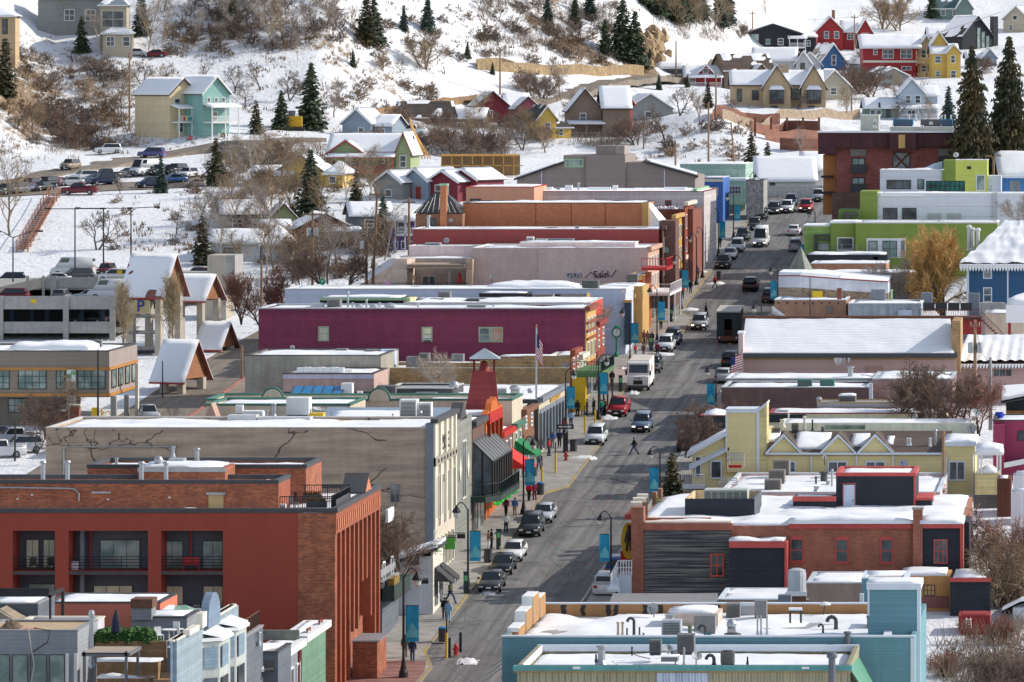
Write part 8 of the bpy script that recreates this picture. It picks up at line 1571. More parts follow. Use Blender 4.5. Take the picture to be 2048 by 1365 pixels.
def figure_meshes(pose):
 if pose in FIG:return FIG[pose]
 st={'walk':.3,'walk_wide':.42,'stand':.04,'talk':.05}[pose];ar={'walk':.22,'walk_wide':.3,'stand':.03,'talk':.1}[pose];fold=.3 if pose=='talk' else 0
 hipz,shz=.93,1.42
 J=dict(pel=(0,0,.95),chest=(0,.0,1.28),neck=(0,0,1.46),head=(0,-.02,1.6),top=(0,-.01,1.7))
 for s,k in((-1,'l'),(1,'r')):
  y=-st*s;J['hip'+k]=(s*.09,0,.9);J['knee'+k]=(s*.1,y*.55-.03,.5);J['ank'+k]=(s*.1,y+.02+(.06 if y>0 else 0),.09+(.05 if y>.1 else 0));J['toe'+k]=(s*.11,y-.15,.04)
  a=ar*s;J['sho'+k]=(s*.19,.01,shz-.02);J['elb'+k]=(s*.25,a*.4+.04,1.14);J['wri'+k]=(s*.24,a-.04-fold,.9+fold*.6);J['pal'+k]=(s*.235,a-.07-fold*1.2,.82+fold*.7)
 def ch(names,rs):return[J[n]+((r,)if not isinstance(r,tuple)else r)for n,r in zip(names,rs)]
 body=ch(['pel','chest','neck','head','top'],[(.12,.09),(.13,.09),.05,(.075,.09),.06]);ed=[(0,1),(1,2),(2,3),(3,4)]
 def leg(base,k,rs):i=len(base);base+=ch(['hip'+k,'knee'+k,'ank'+k],rs);return[(0,i),(i,i+1),(i+1,i+2)]
 def arm(base,root,k,rs,hand=True):
  i=len(base);n_=['sho'+k,'elb'+k,'wri'+k]+(['pal'+k]if hand else[]);base+=ch(n_,rs);return[(root,i)]+[(i+q,i+q+1)for q in rg(len(n_)-1)]
 for k in 'lr':ed+=leg(body,k,[.08,.055,.04]);ed+=arm(body,1,k,[.05,.04,.028,(.022,.04)])
 bm=skin(body,ed);x=MB()
 for k,s in(('l',-1),('r',1)):
  p=V3(J['pal'+k]);
  for f,ln in en((.075,.085,.08,.062)):q=p+V3((0,-.03+.02*f,-.03));x.tube([q,q+V3((-s*.005,-.004,-ln*.55)),q+V3((-s*.03,-.012,-ln))],[.01,.009,.006],5)
  x.tube([p+V3((0,-.035,.02)),p+V3((-s*.01,-.065,-.02)),p+V3((-s*.02,-.075,-.05))],[.012,.01,.007],5)
 hd=V3(J['head']);x.lathe([(.012,-.02),(.016,0),(.006,.03)],5,hd+V3((0,-.098,-.005)))
 for s in(-1,1):x.lathe([(.008,-.02),(.02,0),(.008,.025)],5,hd+V3((s*.085,.01,-.005)))
 bm2=bmesh_join(bm,x);j=ch(['pel','chest','neck'],[(.18,.15),(.2,.155),.085]);j[0]=(0,0,.88,.19,.155);je=[(0,1),(1,2)]
 for k in 'lr':je+=arm(j,1,k,[.095,.075,.06],False)
 tr=[(0,0,.93,.16,.125)];te=[]
 for k in 'lr':te+=leg(tr,k,[.11,.085,.075])
 sh=MB()
 for k in 'lr':a,t_=V3(J['ank'+k]),V3(J['toe'+k]);sh.tube([a+V3((0,.07,-.03)),a+V3((0,-.02,-.02)),t_],[.05,.055,.035],7)
 hr=LA([(.095,-.03),(.1,.02),(.085,.08),(.05,.115),(.01,.125)],12,hd+V3((0,.015,.0)));ey=MB()
 for s in(-1,1):ey.box(hd.x+s*.032-.011,hd.x+s*.032+.011,hd.y-.094,hd.y-.075,hd.z+.0,hd.z+.014)
 ey.box(hd.x-.025,hd.x+.025,hd.y-.086,hd.y-.07,hd.z-.062,hd.z-.054)
 FIG[pose]=(bm2,skin(j,je),skin(tr,te),sh,hr,ey);return FIG[pose]
def bmesh_join(me,mb):
 b=MB();b.v=[tuple(v.co)for v in me.vertices];b.f=[tuple(p.vertices)for p in me.polygons];b.mi=[0]*len(b.f);k=len(b.v);b.v+=mb.v;b.f+=[tuple(i+k for i in f)for f in mb.f];b.mi+=[0]*len(mb.f)
 out=bpy.data.meshes.new('body');out.from_pydata(b.v,[],b.f);out.polygons.foreach_set('use_smooth',[True]*len(out.polygons));return out
SK=mt('skin',(.5,.3,.22),var=.05);HAIR={'dark':mt('hair_dark',(.03,.02,.015)),'fair':mt('hair_fair',(.3,.2,.1)),'hat':mt('hat_red',(.3,.03,.04)),'cap':mt('cap_dark',(.04,.04,.05))}
CLC=dict(black=(.02,.02,.022),navy=(.03,.04,.09),blue=(.08,.16,.35),sky=(.3,.48,.65),olive=(.1,.1,.05),brown=(.2,.1,.06),red=(.5,.03,.04),maroon=(.2,.03,.05),white=(.65,.65,.63),green=(.02,.25,.14),jeans=(.05,.08,.16),grey=(.2,.2,.21),khaki=(.35,.28,.18),teal=(.1,.4,.38),vest=(.5,.55,.1))
def cloth(c):return mt('cloth_'+c,CLC[c],ro_=.95,var=.12,sc=4)
def ps(x,y,jacket,trousers,lb,pose='walk',rz=0.,hair='dark',scale=1.,sit=0):
 Y=Yst(y);p=V3((XX(x,Y),Y,0));w_=p.x-E*Y;on=w_<lk(Y)or w_>rk(Y);p.z=zst(Y)+(.135 if on else .005)+sit
 t=TL('person',lb,'person',p,None,R(rz));t.o.scale=(scale,)*3;M=figure_meshes(pose)
 for nm,me,m in(('body',M[0],SK),('jacket',M[1],cloth(jacket)),('trousers',M[2],cloth(trousers))):
  k=('fig',pose,nm,m.name)
  if k not in MATS:q=me.copy();q.materials.clear();q.materials.append(m);MATS[k]=q
  link(bpy.data.objects.new(nm,MATS[k]),t.o)
 for nm,mb,m in(('shoes',M[3],BL),('hair',M[4],HAIR[hair]),('face',M[5],BL)):t.pt(nm,mb,m,sm_=nm=='hair')
 return t
for a in((901,1210,'olive','jeans','person in olive jacket striding down the pavement by the parking meter','walk_wide',60),(897,1245,'sky','sky','person in pale blue patterned suit standing at the kerb','stand',170,'fair'),(889,1242,'black','black','person in black beside the pale blue suit','stand',190),(810,1319,'olive','olive','person in long olive coat behind the lamp post','walk',180),(825,1327,'navy','jeans','person in navy jacket holding a bag on the red paving','walk',180),(977,1104,'brown','white','person in brown jacket and white trousers at the parking meter','talk',90),(983,1101,'black','black','person in black at the parking meter','stand',90),(1012,1036,'maroon','black','person in maroon top walking arm in arm','walk',170,'fair'),(1030,1037,'blue','khaki','person in blue jacket and khaki trousers coming down the pavement','walk',0),(1058,1005,'red','black','person in red coat with hair down near the bin','stand',150),(1069,1003,'maroon','maroon','person in maroon coat near the blue lidded bin','stand',210),(1268,910,'black','jeans','person in black crossing the road with a red bag','walk_wide',-80),(1105,900,'blue','grey','person in blue jacket walking near the one way sign','walk',0,'fair'),(1119,898,'navy','black','person in navy behind the one way sign','walk',180),(1155,836,'black','black','person in black at the left of the standing group','stand',30),(1166,833,'red','white','person in red and white of the standing group','talk',200,'hat'),(1174,834,'navy','jeans','person in navy at the centre of the standing group','stand',90),(1187,832,'black','black','tall person in black facing the group','stand',270),(1203,835,'green','navy','person in bright green jacket beside the red truck','stand',200,'cap'),(1209,833,'brown','black','person in brown beside the green jacket','stand',150),(1412,634,'black','black','person in black crossing above the dark trolley','walk',80),(1430,577,'red','black','person with a red bag stepping off the far kerb','walk',100),(1381,590,'black','navy','person in black on the far pavement','walk',0),(1377,586,'teal','grey','person in teal on the far pavement','walk',10),(1322,662,'vest','navy','person in a yellow vest under the banner','stand',0),(1288,692,'maroon','black','person in maroon by the shop wall','stand',60),(1295,694,'brown','brown','person in brown coat among the clock corner group','walk',10),(1304,695,'black','jeans','person in black among the clock corner group','walk',5),(1271,716,'red','grey','small person in red near the snow patch','stand',40,'hat',.8),(1287,714,'brown','maroon','person crouched in brown near the delivery truck','stand',0,'dark',.8),(1315,715,'maroon','black','person by the white truck roof on the far pavement','stand',0),(1395,560,'grey','black','person in grey far up the pavement','walk',0),(1440,498,'navy','black','person in navy among the far shops','walk',0),(1078,942,'grey','jeans','person in grey under the green awning','walk',5),(1098,915,'red','navy','person in red by the flagpole foot','stand',70),(1128,872,'maroon','grey','person in maroon before the cream storefront','talk',40),(1142,858,'sky','jeans','person in sky blue before the cream storefront','walk',0),(1224,775,'black','khaki','person in black under the green balcony','walk',180),(1345,625,'brown','jeans','person in brown beside the upper meter','walk',170),(1012,1070,'white','black','person in white below the cream hall','walk',0),(1365,600,'red','jeans','person in red under the white balcony','stand',20),(1425,515,'black','jeans','person in black at the far shop door','walk',180)):
 ps(a[0],a[1],a[2],a[3],a[4],*(a[5:]))
def lamp(x,y,lb,side=1,sc_=1.,flag=None,Y=None):
 Y=Y or Yst(y);p=V3((XX(x,Y),Y,zst(Y)+.13));t=TL('street_lamp',lb,'street lamp',p);t.o.scale=(sc_,)*3
 t.pt('base',LA([(.3,0),(.28,.3),(.2,.5),(.13,.9),(.1,1.1)],10),BL);t.pt('pole',TU([(0,0,1),(0,0,6.2)],[.085,.065],8),BL)
 t.pt('arm',TU([(side*.85*u,0,6.1+.6*sin(u*2.6))for u in(0,.1,.25,.45,.65,.85,1)],.05,6),BL);q=t.pt('lantern',LA([(.03,.75),(.12,.6),(.3,.35),(.34,.2)],10,(side*.85,0,5.75)),BL)
 t.pt('globe',LA([(.05,-.25),(.2,-.1),(.26,.18)],10,(side*.85,0,5.75)),mt('lamp_globe',(.7,.68,.6),ro_=.3),ud=q)
 if flag:bn_(p+V3((flag*.12*sc_,0,2.6)),flag,lb,sc_)
 return t
def bn_(p,sd,lb,s=1.):
 x0,x1=sorted((p.x,p.x+sd*.82*s));t=T('banner','turquoise mountain banner on the '+' '.join(lb.split()[1:12]),'banner',p);n=6;b=MB()
 for i in rg(n):u0,u1=x0+(x1-x0)*i/n,x0+(x1-x0)*(i+1)/n;f=lambda u:p.y-.05*sin((u-x0)*9);b.hexa([(u0,f(u0),p.z),(u1,f(u1),p.z),(u1,f(u1)+.03,p.z),(u0,f(u0)+.03,p.z),(u0,f(u0),p.z+2.2*s),(u1,f(u1),p.z+2.2*s),(u1,f(u1)+.03,p.z+2.2*s),(u0,f(u0)+.03,p.z+2.2*s)])
 t.pt('cloth',b,BLUEB);t.pt('print',MB().add([(x0+.05,p.y-.07,p.z+.3),(x1-.05,p.y-.07,p.z+.3),(x1-.05,p.y-.07,p.z+.8),((x0+x1)/2,p.y-.07,p.z+1.2*s),(x0+.05,p.y-.07,p.z+.6)],[(0,1,2,3,4)]),mt('banner_pale',(.15,.5,.55),var=.3,sc=5));t.pt('rod',TU([(x0,p.y,p.z+2.22*s),(x1,p.y,p.z+2.22*s)],.03,4),BL)
for a in((807,1358,'black lamp post on the red paving near the frame bottom',1,1.2,1),(936,1190,'black lamp post beside the dark parked sedan',-1,1.1,1),(1047,1032,'black lamp post at the red awning',1,1.05,1),(1131,872,'black lamp post before the cream storefront',1,1,1),(1197,842,'black lamp post at the green balcony',1,1,1),(1260,735,'black lamp post near the green clock',-1,1,1),(1314,688,'black lamp post at the clock corner',-1,1,1),(1362,620,'black lamp post by the white balcony',-1,1,1),(1393,572,'black lamp post before the dark marquee',-1,1),(1405,558,'black lamp post past the marquee',-1,1),(1437,516,'black lamp post among the far shops',-1,1,1),(1467,480,'black lamp post high up the street',-1,1,1),(1500,436,'black lamp post near the street top',1,1,1)):lamp(*a)
for x,y,lab,sd,fl,Yy in((1222,1186,'black lamp post with snow behind on the shaded kerb',-1,-1,383),(1320,1010,'black lamp post hidden by the small spruce',-1,-1,420),(1432,800,'black lamp post at the brown brick corner',-1,-1,478),(1523,660,'black lamp post by the mauve hall',-1,-1,535),(1556,596,'black lamp post below the turret',-1,-1,575),(1616,505,'black lamp post by the lime wing',-1,-1,620),(1630,450,'black lamp post beside the hotel',-1,-1,650)):lamp(x,y,lab,sd,1.0,fl,Yy)
for i,(x,y)in en(((1303,1312),(1111,948),(1084,978),(1190,860),(1215,806),(1170,872))):
 if i==0:x,y=893,1320
 Y=Yst(y);t=TL('flag_post','yellow sleeved post with black top, %s'%('beside the hydrant at the near corner','in front of the one way sign','near the blue lidded bin','among the standing group','by the green balcony','at the bulging kerb')[i],'post',(XX(x,Y),Y,zst(Y)+.13));t.pt('sleeve',TU([(0,0,0),(0,0,1.9)],.1,8),YEL);t.pt('pole',TU([(0,0,1.9),(0,0,2.9)],.06,6),BL)
def me_(x,y,lb):
 Y=Yst(y);t=TL('parking_meter',lb,'parking meter',(XX(x,Y),Y,zst(Y)+.13));t.pt('body',BX(-.2,.2,-.15,.15,0,1.65),mt('meter_green',(.03,.06,.05),ro_=.4));t.pt('screen',BX(-.13,.13,-.17,-.152,1.0,1.45),mt('meter_sign',(.15,.5,.2)));t.pt('cap',BX(-.23,.23,-.18,.18,1.65,1.75),BL)
for x,y,l_ in((932,1190,'dark parking meter beside the dark grey sedan'),(997,1102,'dark parking meter beside the talking pair'),(1241,786,'dark parking meter before the delivery truck'),(1302,704,'dark parking meter at the clock corner'),(1342,646,'dark parking meter up the pavement')):me_(x,y,l_)
def bin_(x,y,m,lb,w_=.35):
 Y=Yst(y);t=TL('trash_bin',lb,'bin',(XX(x,Y),Y,zst(Y)+.13));t.pt('body',LA([(w_*.9,0),(w_,.1),(w_,1.0)],12),DY);t.pt('lid',LA([(w_*1.05,1.0),(w_*1.05,1.08),(w_*.5,1.15)],12),m)
for x,y,m,l_ in((1081,992,mt('lid_blue',(.03,.2,.45)),'dark bin with blue lid near the red coats'),(1147,905,BL,'black bin by the one way sign'),(886,1287,mt('lid_blue'),'blue lidded bin at the near corner'),(1067,955,BL,'black bin under the green awning'),(976,1128,BL,'black bin beside the black sedan'),(1438,562,BL,'black bin at the far bulge of the kerb')):bin_(x,y,m,l_)
def hydrant(x,y,lb):
 Y=Yst(y);t=TL('fire_hydrant',lb,'hydrant',(XX(x,Y),Y,zst(Y)+.13));t.pt('barrel',LA([(.22,0),(.2,.08),(.15,.1),(.15,.6),(.2,.62),(.2,.68),(.15,.72),(.08,.85),(.03,.9)],10),RED);t.pt('nozzle',TU([(-.27,0,.45),(.27,0,.45)],.07,8),RED)
hydrant(912,1314,'red fire hydrant at the near corner kerb');hydrant(1132,924,'red fire hydrant below the one way sign')
for x,y in((899,1316),(921,1305)):Y=Yst(y);so_('bollard',BX(XX(x,Y)-.1,XX(x,Y)+.1,Y,Y+.2,zst(Y),zst(Y)+1.5),BL,'dark square bollard %s the near hydrant'%('left of' if x<910 else 'right of'),'bollard')
Y=Yst(908);t=TL('one_way_sign','white arrow one way sign on a dark cabinet post','sign',(XX(1131,Y),Y,zst(Y)+.13));t.pt('post',BX(-.25,.25,-.2,.2,0,1.9),BL);t.pt('panel',BX(-.8,.8,-.05,0,2.3,2.75),BL);t.pt('arrow',PM([(-.65,2.45),(.3,2.45),(.3,2.35),(.65,2.52),(.3,2.7),(.3,2.6),(-.65,2.6)],-.08,-.051),WH);t.pt('pole',TU([(0,0,1.9),(0,0,2.75)],.05,5),SL);tx('lettering','ONE WAY',.13,(-.1,-.09,2.52),FRONT,BL,t.o)
Y=Yst(716);t=TL('street_clock','green double faced street clock on an ornate post','clock',(XX(1233,Y),Y,zst(Y)+.13));t.o.scale=(.75,)*3;GCK=mt('clock_green',(.01,.22,.1),ro_=.4);t.pt('post',LA([(.35,0),(.3,.5),(.14,.8),(.12,2.6),(.22,2.7),(.15,2.9)],10),GCK);n=20
t.pt('case',MB().add([(.78*cos(6.283*k/n),y,3.7+.85*sin(6.283*k/n))for y in(-.25,.25)for k in rg(n)],[tuple(rg(n)),tuple(rg(n,2*n))[::-1]]+[(k,k+n,(k+1)%n+n,(k+1)%n)for k in rg(n)]),GCK);q=t.pt('dial',MB().add([(.58*cos(6.283*k/n),-.27,3.7+.6*sin(6.283*k/n))for k in rg(n)],[tuple(rg(n))]),WH);t.pt('crest',LA([(.5,4.5),(.3,4.6),(.08,4.75),(.02,4.95)],8),GCK)
t.pt('hands',BX(-.02,.02,-.29,-.28,3.7,4.15).box(0,.3,-.29,-.28,3.68,3.72),BL,ud=q);b=MB()
for k in rg(12):b.box(.48*cos(.5236*k)-.035,.48*cos(.5236*k)+.035,-.285,-.275,3.7+.5*sin(.5236*k)-.035,3.7+.5*sin(.5236*k)+.035)
t.pt('hour_mark',b,BL,ud=q)
def usflag(t,p,w_,h_,tilt=0):
 st=MB().use(0);
 for i in rg(13):st.use(i%2);z=p.z-h_*i/13;st.slab([p+V3((0,0,z-p.z)),p+V3((w_,.05,z-p.z+tilt)),p+V3((w_,.08,z-p.z+tilt)),p+V3((0,.03,z-p.z))],h_/13-.002)
 t.pt('stripes',st,[mt('flag_red',(.5,.02,.04)),WH]);q=p+V3((0,-.012,0));t.pt('canton',SB([q,q+V3((w_*.4,.02,tilt*.4)),q+V3((w_*.4,.025,tilt*.4)),q+V3((0,.005,0))],h_*.54),mt('flag_blue',(.02,.03,.15)))
p=W(1072,905,462);t=T('flagpole','tall silver flagpole with a limp striped flag','flagpole',p);t.pt('pole',TU([W(1072,905,462),W(1073,655,462)],[.13,.07],8),SL);t.pt('finial',LA([(.02,-.1),(.13,0),(.02,.12)],8,W(1073,652,462)),mt('gold_letters'));t2=T('flag','limp striped flag hanging on the silver flagpole','flag',W(1073,690,462));usflag(t2,W(1074,668,461.8),.55,2.4,-.9)
t=T('flag','striped flag slanting from the mauve hall corner','flag',W(1475,745,494));usflag(t,W(1462,716,494),1.1,1.6,.4);t.pt('staff',TU([W(1484,700,494.2),W(1462,744,494.1)],.04,5),WOODP)
def blade(x,y,w_,h_,m,lb,Yv=None,txt=None,tm=None):
 Y=Yv or Yl(x-4);t=T('blade_sign',lb,'sign',W(x,y,Y));t.pt('panel',PX(x-w_/2,y-h_/2,x+w_/2,y+h_/2,Y,.15),m);t.pt('bracket',TU([W(x-w_/2-6,y-h_/2-2,Y+.1),W(x+w_/2,y-h_/2-2,Y+.1)],.04,4),BL)
 if txt:tx('lettering',txt,min(h_*.5,6)*Y/F,W(x,y,Y-.03),FRONT,tm or WH,t.o,.01,t.loc)
for a in((1165,757,14,14,BL,'black square shop sign with white curl',None,'S'),(1156,776,20,9,mt('rust_paint'),'rust red oblong shop sign'),(1078,887,20,9,mt('brown_unit'),'brown hanging sign by the flagpole foot'),(1378,492,10,20,WH,'tall white and pink theatre sign',None,'B',mt('pink_sign',(.6,.1,.3))),(1387,507,30,12,BL,'black theatre marquee under the tall sign'),(1395,476,6,56,mt('marquee_dark',(.06,.05,.08)),'tall dark vertical theatre sign',None,'N\nA\nI\nT\nP\nY\nG\nE'[::-1]),(1412,500,12,14,mt('pink_sign'),'pink banner sign beyond the theatre',None,None),(1320,605,14,9,BL,'small black sign by the white balcony'),(1292,618,12,10,mt('rusty_brown'),'brown hanging sign at the yellow shop'),(1285,642,10,16,mt('blue_pane'),'blue and yellow hanging sign'),(1260,690,7,32,YEL,'tall yellow banner sign beside the clock'),(848,1164,17,8,BL,'black sign with pale marks over the corner shop',363),(922,1073,16,9,BL,'small black oval sign by the turquoise banner',392),(900,1088,20,22,mt('sign_green'),'green and white chalk board sign',394),(900,1078,24,10,mt('brown_unit'),'brown hanging board by the cream hall',396)):blade(*a)
q=T('sidewalk_balcony','green balcony with yellow boards over the pavement','balcony',(WL+E*496,496,zst(496)));zf_=zst(496)+4.2
def Pw(Y,o,z):return(WL+E*Y+o,Y,z)
q.pt('deck',MB().hexa([Pw(489,.2,zf_-.5),Pw(489,3.2,zf_-.5),Pw(502,3.2,zf_-.5),Pw(502,.2,zf_-.5),Pw(489,.2,zf_),Pw(489,3.2,zf_),Pw(502,3.2,zf_),Pw(502,.2,zf_)]),mt('balcony_green',(.1,.2,.08)))
pk(q,Pw(489,.2,zf_),Pw(489,3.2,zf_),1.1,mt('green_black'),.25);pk(q,Pw(489,3.2,zf_),Pw(502,3.2,zf_),1.1,mt('green_black'),.25);q.pt('shop_wall',MB().hexa([Pw(489,.2,zf_-4),Pw(489,1.6,zf_-4),Pw(490,1.6,zf_-4),Pw(490,.2,zf_-4),Pw(489,.2,zf_-.51),Pw(489,1.6,zf_-.51),Pw(490,1.6,zf_-.51),Pw(490,.2,zf_-.51)]),mt('yellow_front'))
for Y in(489.3,493,497,501.6):q.pt('post',TU([Pw(Y,3.05,zst(Y)),Pw(Y,3.05,zf_-.5)],.1,6),mt('green_black'))
q=T('sidewalk_balcony','white railed balcony with red upper rail over the far pavement','balcony',(WL+E*572,572,zst(572)));zf_=zst(572)+4
for z,m,a,b_ in((zf_,WH,566,582),(zf_+3.2,RED,562,570)):
 q.pt('deck',MB().hexa([Pw(a,.2,z-.3),Pw(a,3.2,z-.3),Pw(b_,3.2,z-.3),Pw(b_,.2,z-.3),Pw(a,.2,z),Pw(a,3.2,z),Pw(b_,3.2,z),Pw(b_,.2,z)]),m);pk(q,Pw(a,.2,z),Pw(a,3.2,z),1.1,m,.3);pk(q,Pw(a,3.2,z),Pw(b_,3.2,z),1.1,m,.3)
for Y in(566.2,574,581.6):q.pt('post',TU([Pw(Y,3.05,zst(Y)),Pw(Y,3.05,zf_-.3)],.13,6),WH)
for k,(a,b_,lab)in en((((930,1360,352),(1075,1322,352),'nearest string of coloured bulbs low over the road'),((1098,1082,405),(1240,1098,405),'string of coloured bulbs before the golden sign'),((1080,1140,392),(1190,1104,392),'string of bulbs crossing near the lamp with banner'),((1160,985,432),(1300,950,432),'string of bulbs over the mid street'),((1290,850,478),(1420,822,478),'string of bulbs below the brown brick corner'),((1300,716,520),(1470,680,520),'string of bulbs across by the dark trolley'),((1400,625,560),(1540,595,560),'string of bulbs in front of the turret'))):
 A,B=W(*a),W(*b_);pts=[A.lerp(B,i/16)-V3((0,0,1.2*4*(i/16)*(1-i/16)))for i in rg(17)];t=T('light_string',lab,'string lights',A);t.pt('wire',TU(pts,.012,3),BL);s_=MB()
 for i,p in en(pts[1:-1]):s_.use(i%3);s_.lathe([(.01,-.12),(.06,-.04),(.01,.02)],5,p)
 t.pt('bulb',s_,[mt('bulb_red',(.6,.05,.04),ro_=.2),mt('bulb_green',(.05,.5,.15),ro_=.2),mt('bulb_amber',(.7,.4,.05),ro_=.2)])
for i,(x,y,w_)in en(((975,1190,26),(1165,921,40),(1215,840,28),(1265,790,18),(930,1330,34),(1320,712,40),(1340,640,22),(1380,622,24),(1430,570,26),(1245,742,16),(1055,1048,20),(1405,548,18))):
 Y=Yst(y);s_=Y/F;b=MB();n=8;W_=w_*s_*1.4;vs=[(XX(x,Y)+(a/n-.5)*W_+E*(c/n)*2,Y+2*c/n,zst(Y+2*c/n)+max(-.1,.32*(1-(2*a/n-1)**2)*(1-(2*c/n-1)**2)+.3*fbm(a*.8+i,c*.8,i)-.06))for c in rg(n+1)for a in rg(n+1)]
 b.add(vs,[(c*(n+1)+a,c*(n+1)+a+1,(c+1)*(n+1)+a+1,(c+1)*(n+1)+a)for c in rg(n)for a in rg(n)]);so_('snow_heap',b,SNOWD,'small dirty heap of ploughed snow along the kerb','snow heap','ploughed snow heaps along the kerbs',True)
def gpole(x,y0,y1,Yd,lb,arms=(),m=BL,r=.12,name='light_pole'):
 t=T(name,lb,name.replace('_',' '),W(x,y0,Yd));t.pt('pole',TU([W(x,y0+20,Yd),W(x,y1,Yd)],[r,r*.7],7),m)
 for dx,dy in arms:t.pt('arm',TU([W(x,y1,Yd),W(x+dx*.7,y1+dy,Yd),W(x+dx,y1+dy,Yd)],[.07,.06,.06],5),m);t.pt('lamp_head',PX(x+dx-5,y1+dy-2,x+dx+5,y1+dy+1.5,Yd,.5),m)
 return t
gpole(150,552,418,660,'first tall twin light pole on the parking deck',((-55,0),(55,0)));gpole(207,545,417,664,'middle tall twin light pole on the parking deck',((-52,0),(52,0)));gpole(262,520,417,668,'third tall light pole behind the steep snowy roof',((52,-2),));gpole(26,580,476,655,'light pole with curved arms at the stairway',((-30,-12),(54,-13)))
gpole(325,785,722,545,'small black lantern post by the low canopy',(),BL,.09);gpole(196,852,700,508,'thin light pole before the office windows',());gpole(30,935,846,495,'dark pole in the snowy lot',());gpole(484,800,692,560,'short wooden pole at the alley edge',(),WOODP,.2)
gpole(1987,340,315,640,'wooden pole with lamp arm before the spruces',((10,-3),(-9,-2)),WOODP,.2)
def upole(x,y0,y1,lb,Yd=None,ca=2.4,tr=0,m=None,lean=0):
 p=hit(x,y0)if Yd is None else W(x,y0,Yd);top=W(x+lean,y1,p.y);t=T('utility_pole',lb,'utility pole',p);t.pt('pole',TU([p-V3((0,0,1)),top],[.2,.14],7),m or WOODP)
 if ca:t.pt('crossarm',BX(top.x-ca/2,top.x+ca/2,top.y-.08,top.y+.08,top.z-.7,top.z-.5),m or WOODP);b=MB();[b.lathe([(.06,0),(.05,.25),(.01,.28)],6,(top.x+k*ca*.45,top.y,top.z-.5))for k in(-1,0,1)];t.pt('insulator',b,SL)
 for k in rg(tr):t.pt('transformer',LA([(.3,-1.2),(.32,-1.1),(.32,-.2),(.1,-.1)],10,(top.x+(k-.5)*.9,top.y-.3,top.z-2.2)),SL)
 return top
tops=[upole(*a)for a in((259,258,106,'tall wooden pole beside the cream duplex house',None,0),(1000,190,95,'wooden pole above the maroon house',None,1.2),(1352,160,82,'wooden pole beside the rock cutting',None,0),(1432,240,145,'pale wooden pole beside the twin gabled house',None,0),(1470,330,245,'leaning dark pole above the mint building',None,0,0,None,-8),(1351,330,282,'short brown pole behind the taupe hall',None,0),(1505,75,22,'cross armed pole on the ridge behind the black house',None,1.6),(1709,105,30,'cross armed pole before the red house on the ridge',None,1.8),(625,600,420,'wooden pole with paired transformers by the bungalow',610,2.6,2),(733,590,445,'dark utility pole left of the purple house',600,0,1),(745,560,380,'leaning dark utility pole by the spruce',605,2.2,0,None,10),(818,500,396,'slim utility pole by the purple house',640,1.8,1),(523,620,520,'short pole in the thicket behind the purple wall',590,0,1),(1703,240,180,'thin dark pole below the beige house',None,0),(1887,1030,862,'tall orange brown pole at the yellow building',430,0),(1981,840,715,'grey utility pole among bare trees',462,0,0,CONC),(1950,740,640,'wooden pole with transformers before the rippled roof',486,1.0,2),(1417,350,205,'bent pole beside the snowy knoll',None,0))]
for i,(a,b_,lab)in en(((8,9,'slack wire between the transformer pole and the dark pole'),(9,10,'wire between the two dark utility poles'),(10,11,'wire from the leaning pole to the slim one'),(8,12,'wire running down to the thicket pole'),(15,16,'wire sagging between the poles near the rippled roof'),(7,6,'wire along the ridge between cross armed poles'),(3,2,'wire from the pale pole to the rock cutting'))):
 A,B=tops[a]-V3((0,0,.3)),tops[b_]-V3((0,0,.3));so_('power_line',TU([A.lerp(B,k/12)-V3((0,0,4*1.2*(k/12)*(1-k/12)))for k in rg(13)],.025,3),BL,lab,'wire')
A,B=W(1510,135,1090),W(2000,25,1090);so_('power_line',TU([A.lerp(B,k/20)-V3((0,0,8*(k/20)*(1-k/20)))for k in rg(21)],.07,3),mt('pale_wire',(.4,.35,.28)),'long pale cable rising over the ridge houses','wire')
for x,y,Yd in((645,570,560),(600,600,545)):
 t=T('parking_sign','round green P sign with green arrow light, %s of two'%('farther' if x>620 else 'nearer'),'sign',W(x,y+40,Yd));t.pt('pole',TU([W(x,y+40,Yd),W(x,y-8,Yd)],.06,5),SL);n=18;p=W(x,y-6,Yd);s_=Yd/F;q=t.pt('disc',MB().add([(p.x+6.5*s_*cos(6.283*k/n),p.y+dy,p.z+6.5*s_*sin(6.283*k/n))for dy in(-.1,0)for k in rg(n)],[tuple(rg(n)),tuple(rg(n,2*n))[::-1]]+[(k,k+n,(k+1)%n+n,(k+1)%n)for k in rg(n)]),mt('parking_green',(.01,.22,.12)));tx('lettering','P',.5,p+V3((0,-.12,0)),FRONT,WH,q,.01,t.loc);t.pt('signal_box',PX(x-4,y+2,x+4,y+14,Yd-.1,.2),BL);t.pt('arrow_light',PX(x-1.5,y+4,x+1.5,y+12,Yd-.12,-.002,.04),mt('arrow_green',(.05,.9,.1),emit=1.5))
t=house('stop_sign','red stop sign by the upper road',381,305);t.pt('post',TU([(0,0,0),(0,0,2.6)],.04,5),SL);t.pt('panel',MB().add([(.42*cos(.3927+.7854*k),y,2.5+.42*sin(.3927+.7854*k))for y in(-.04,0)for k in rg(8)],[tuple(rg(8)),tuple(rg(8,16))[::-1]]+[(k,k+8,(k+1)%8+8,(k+1)%8)for k in rg(8)]),RED);tx('lettering','STOP',.26,(0,-.06,2.5),FRONT,WH,t.o)
t=house('site_fence','pale sheeted construction fence at the top of the street',1585,396);t.pt('sheet',BX(-4,5,0,.06,.1,1.9),mt('fence_sheet',(.5,.48,.46),var=.3,sc=2));[t.pt('post',TU([(x,.1,0),(x,.1,2.1)],.04,5),SL)for x in(-4,-1,2,5)]
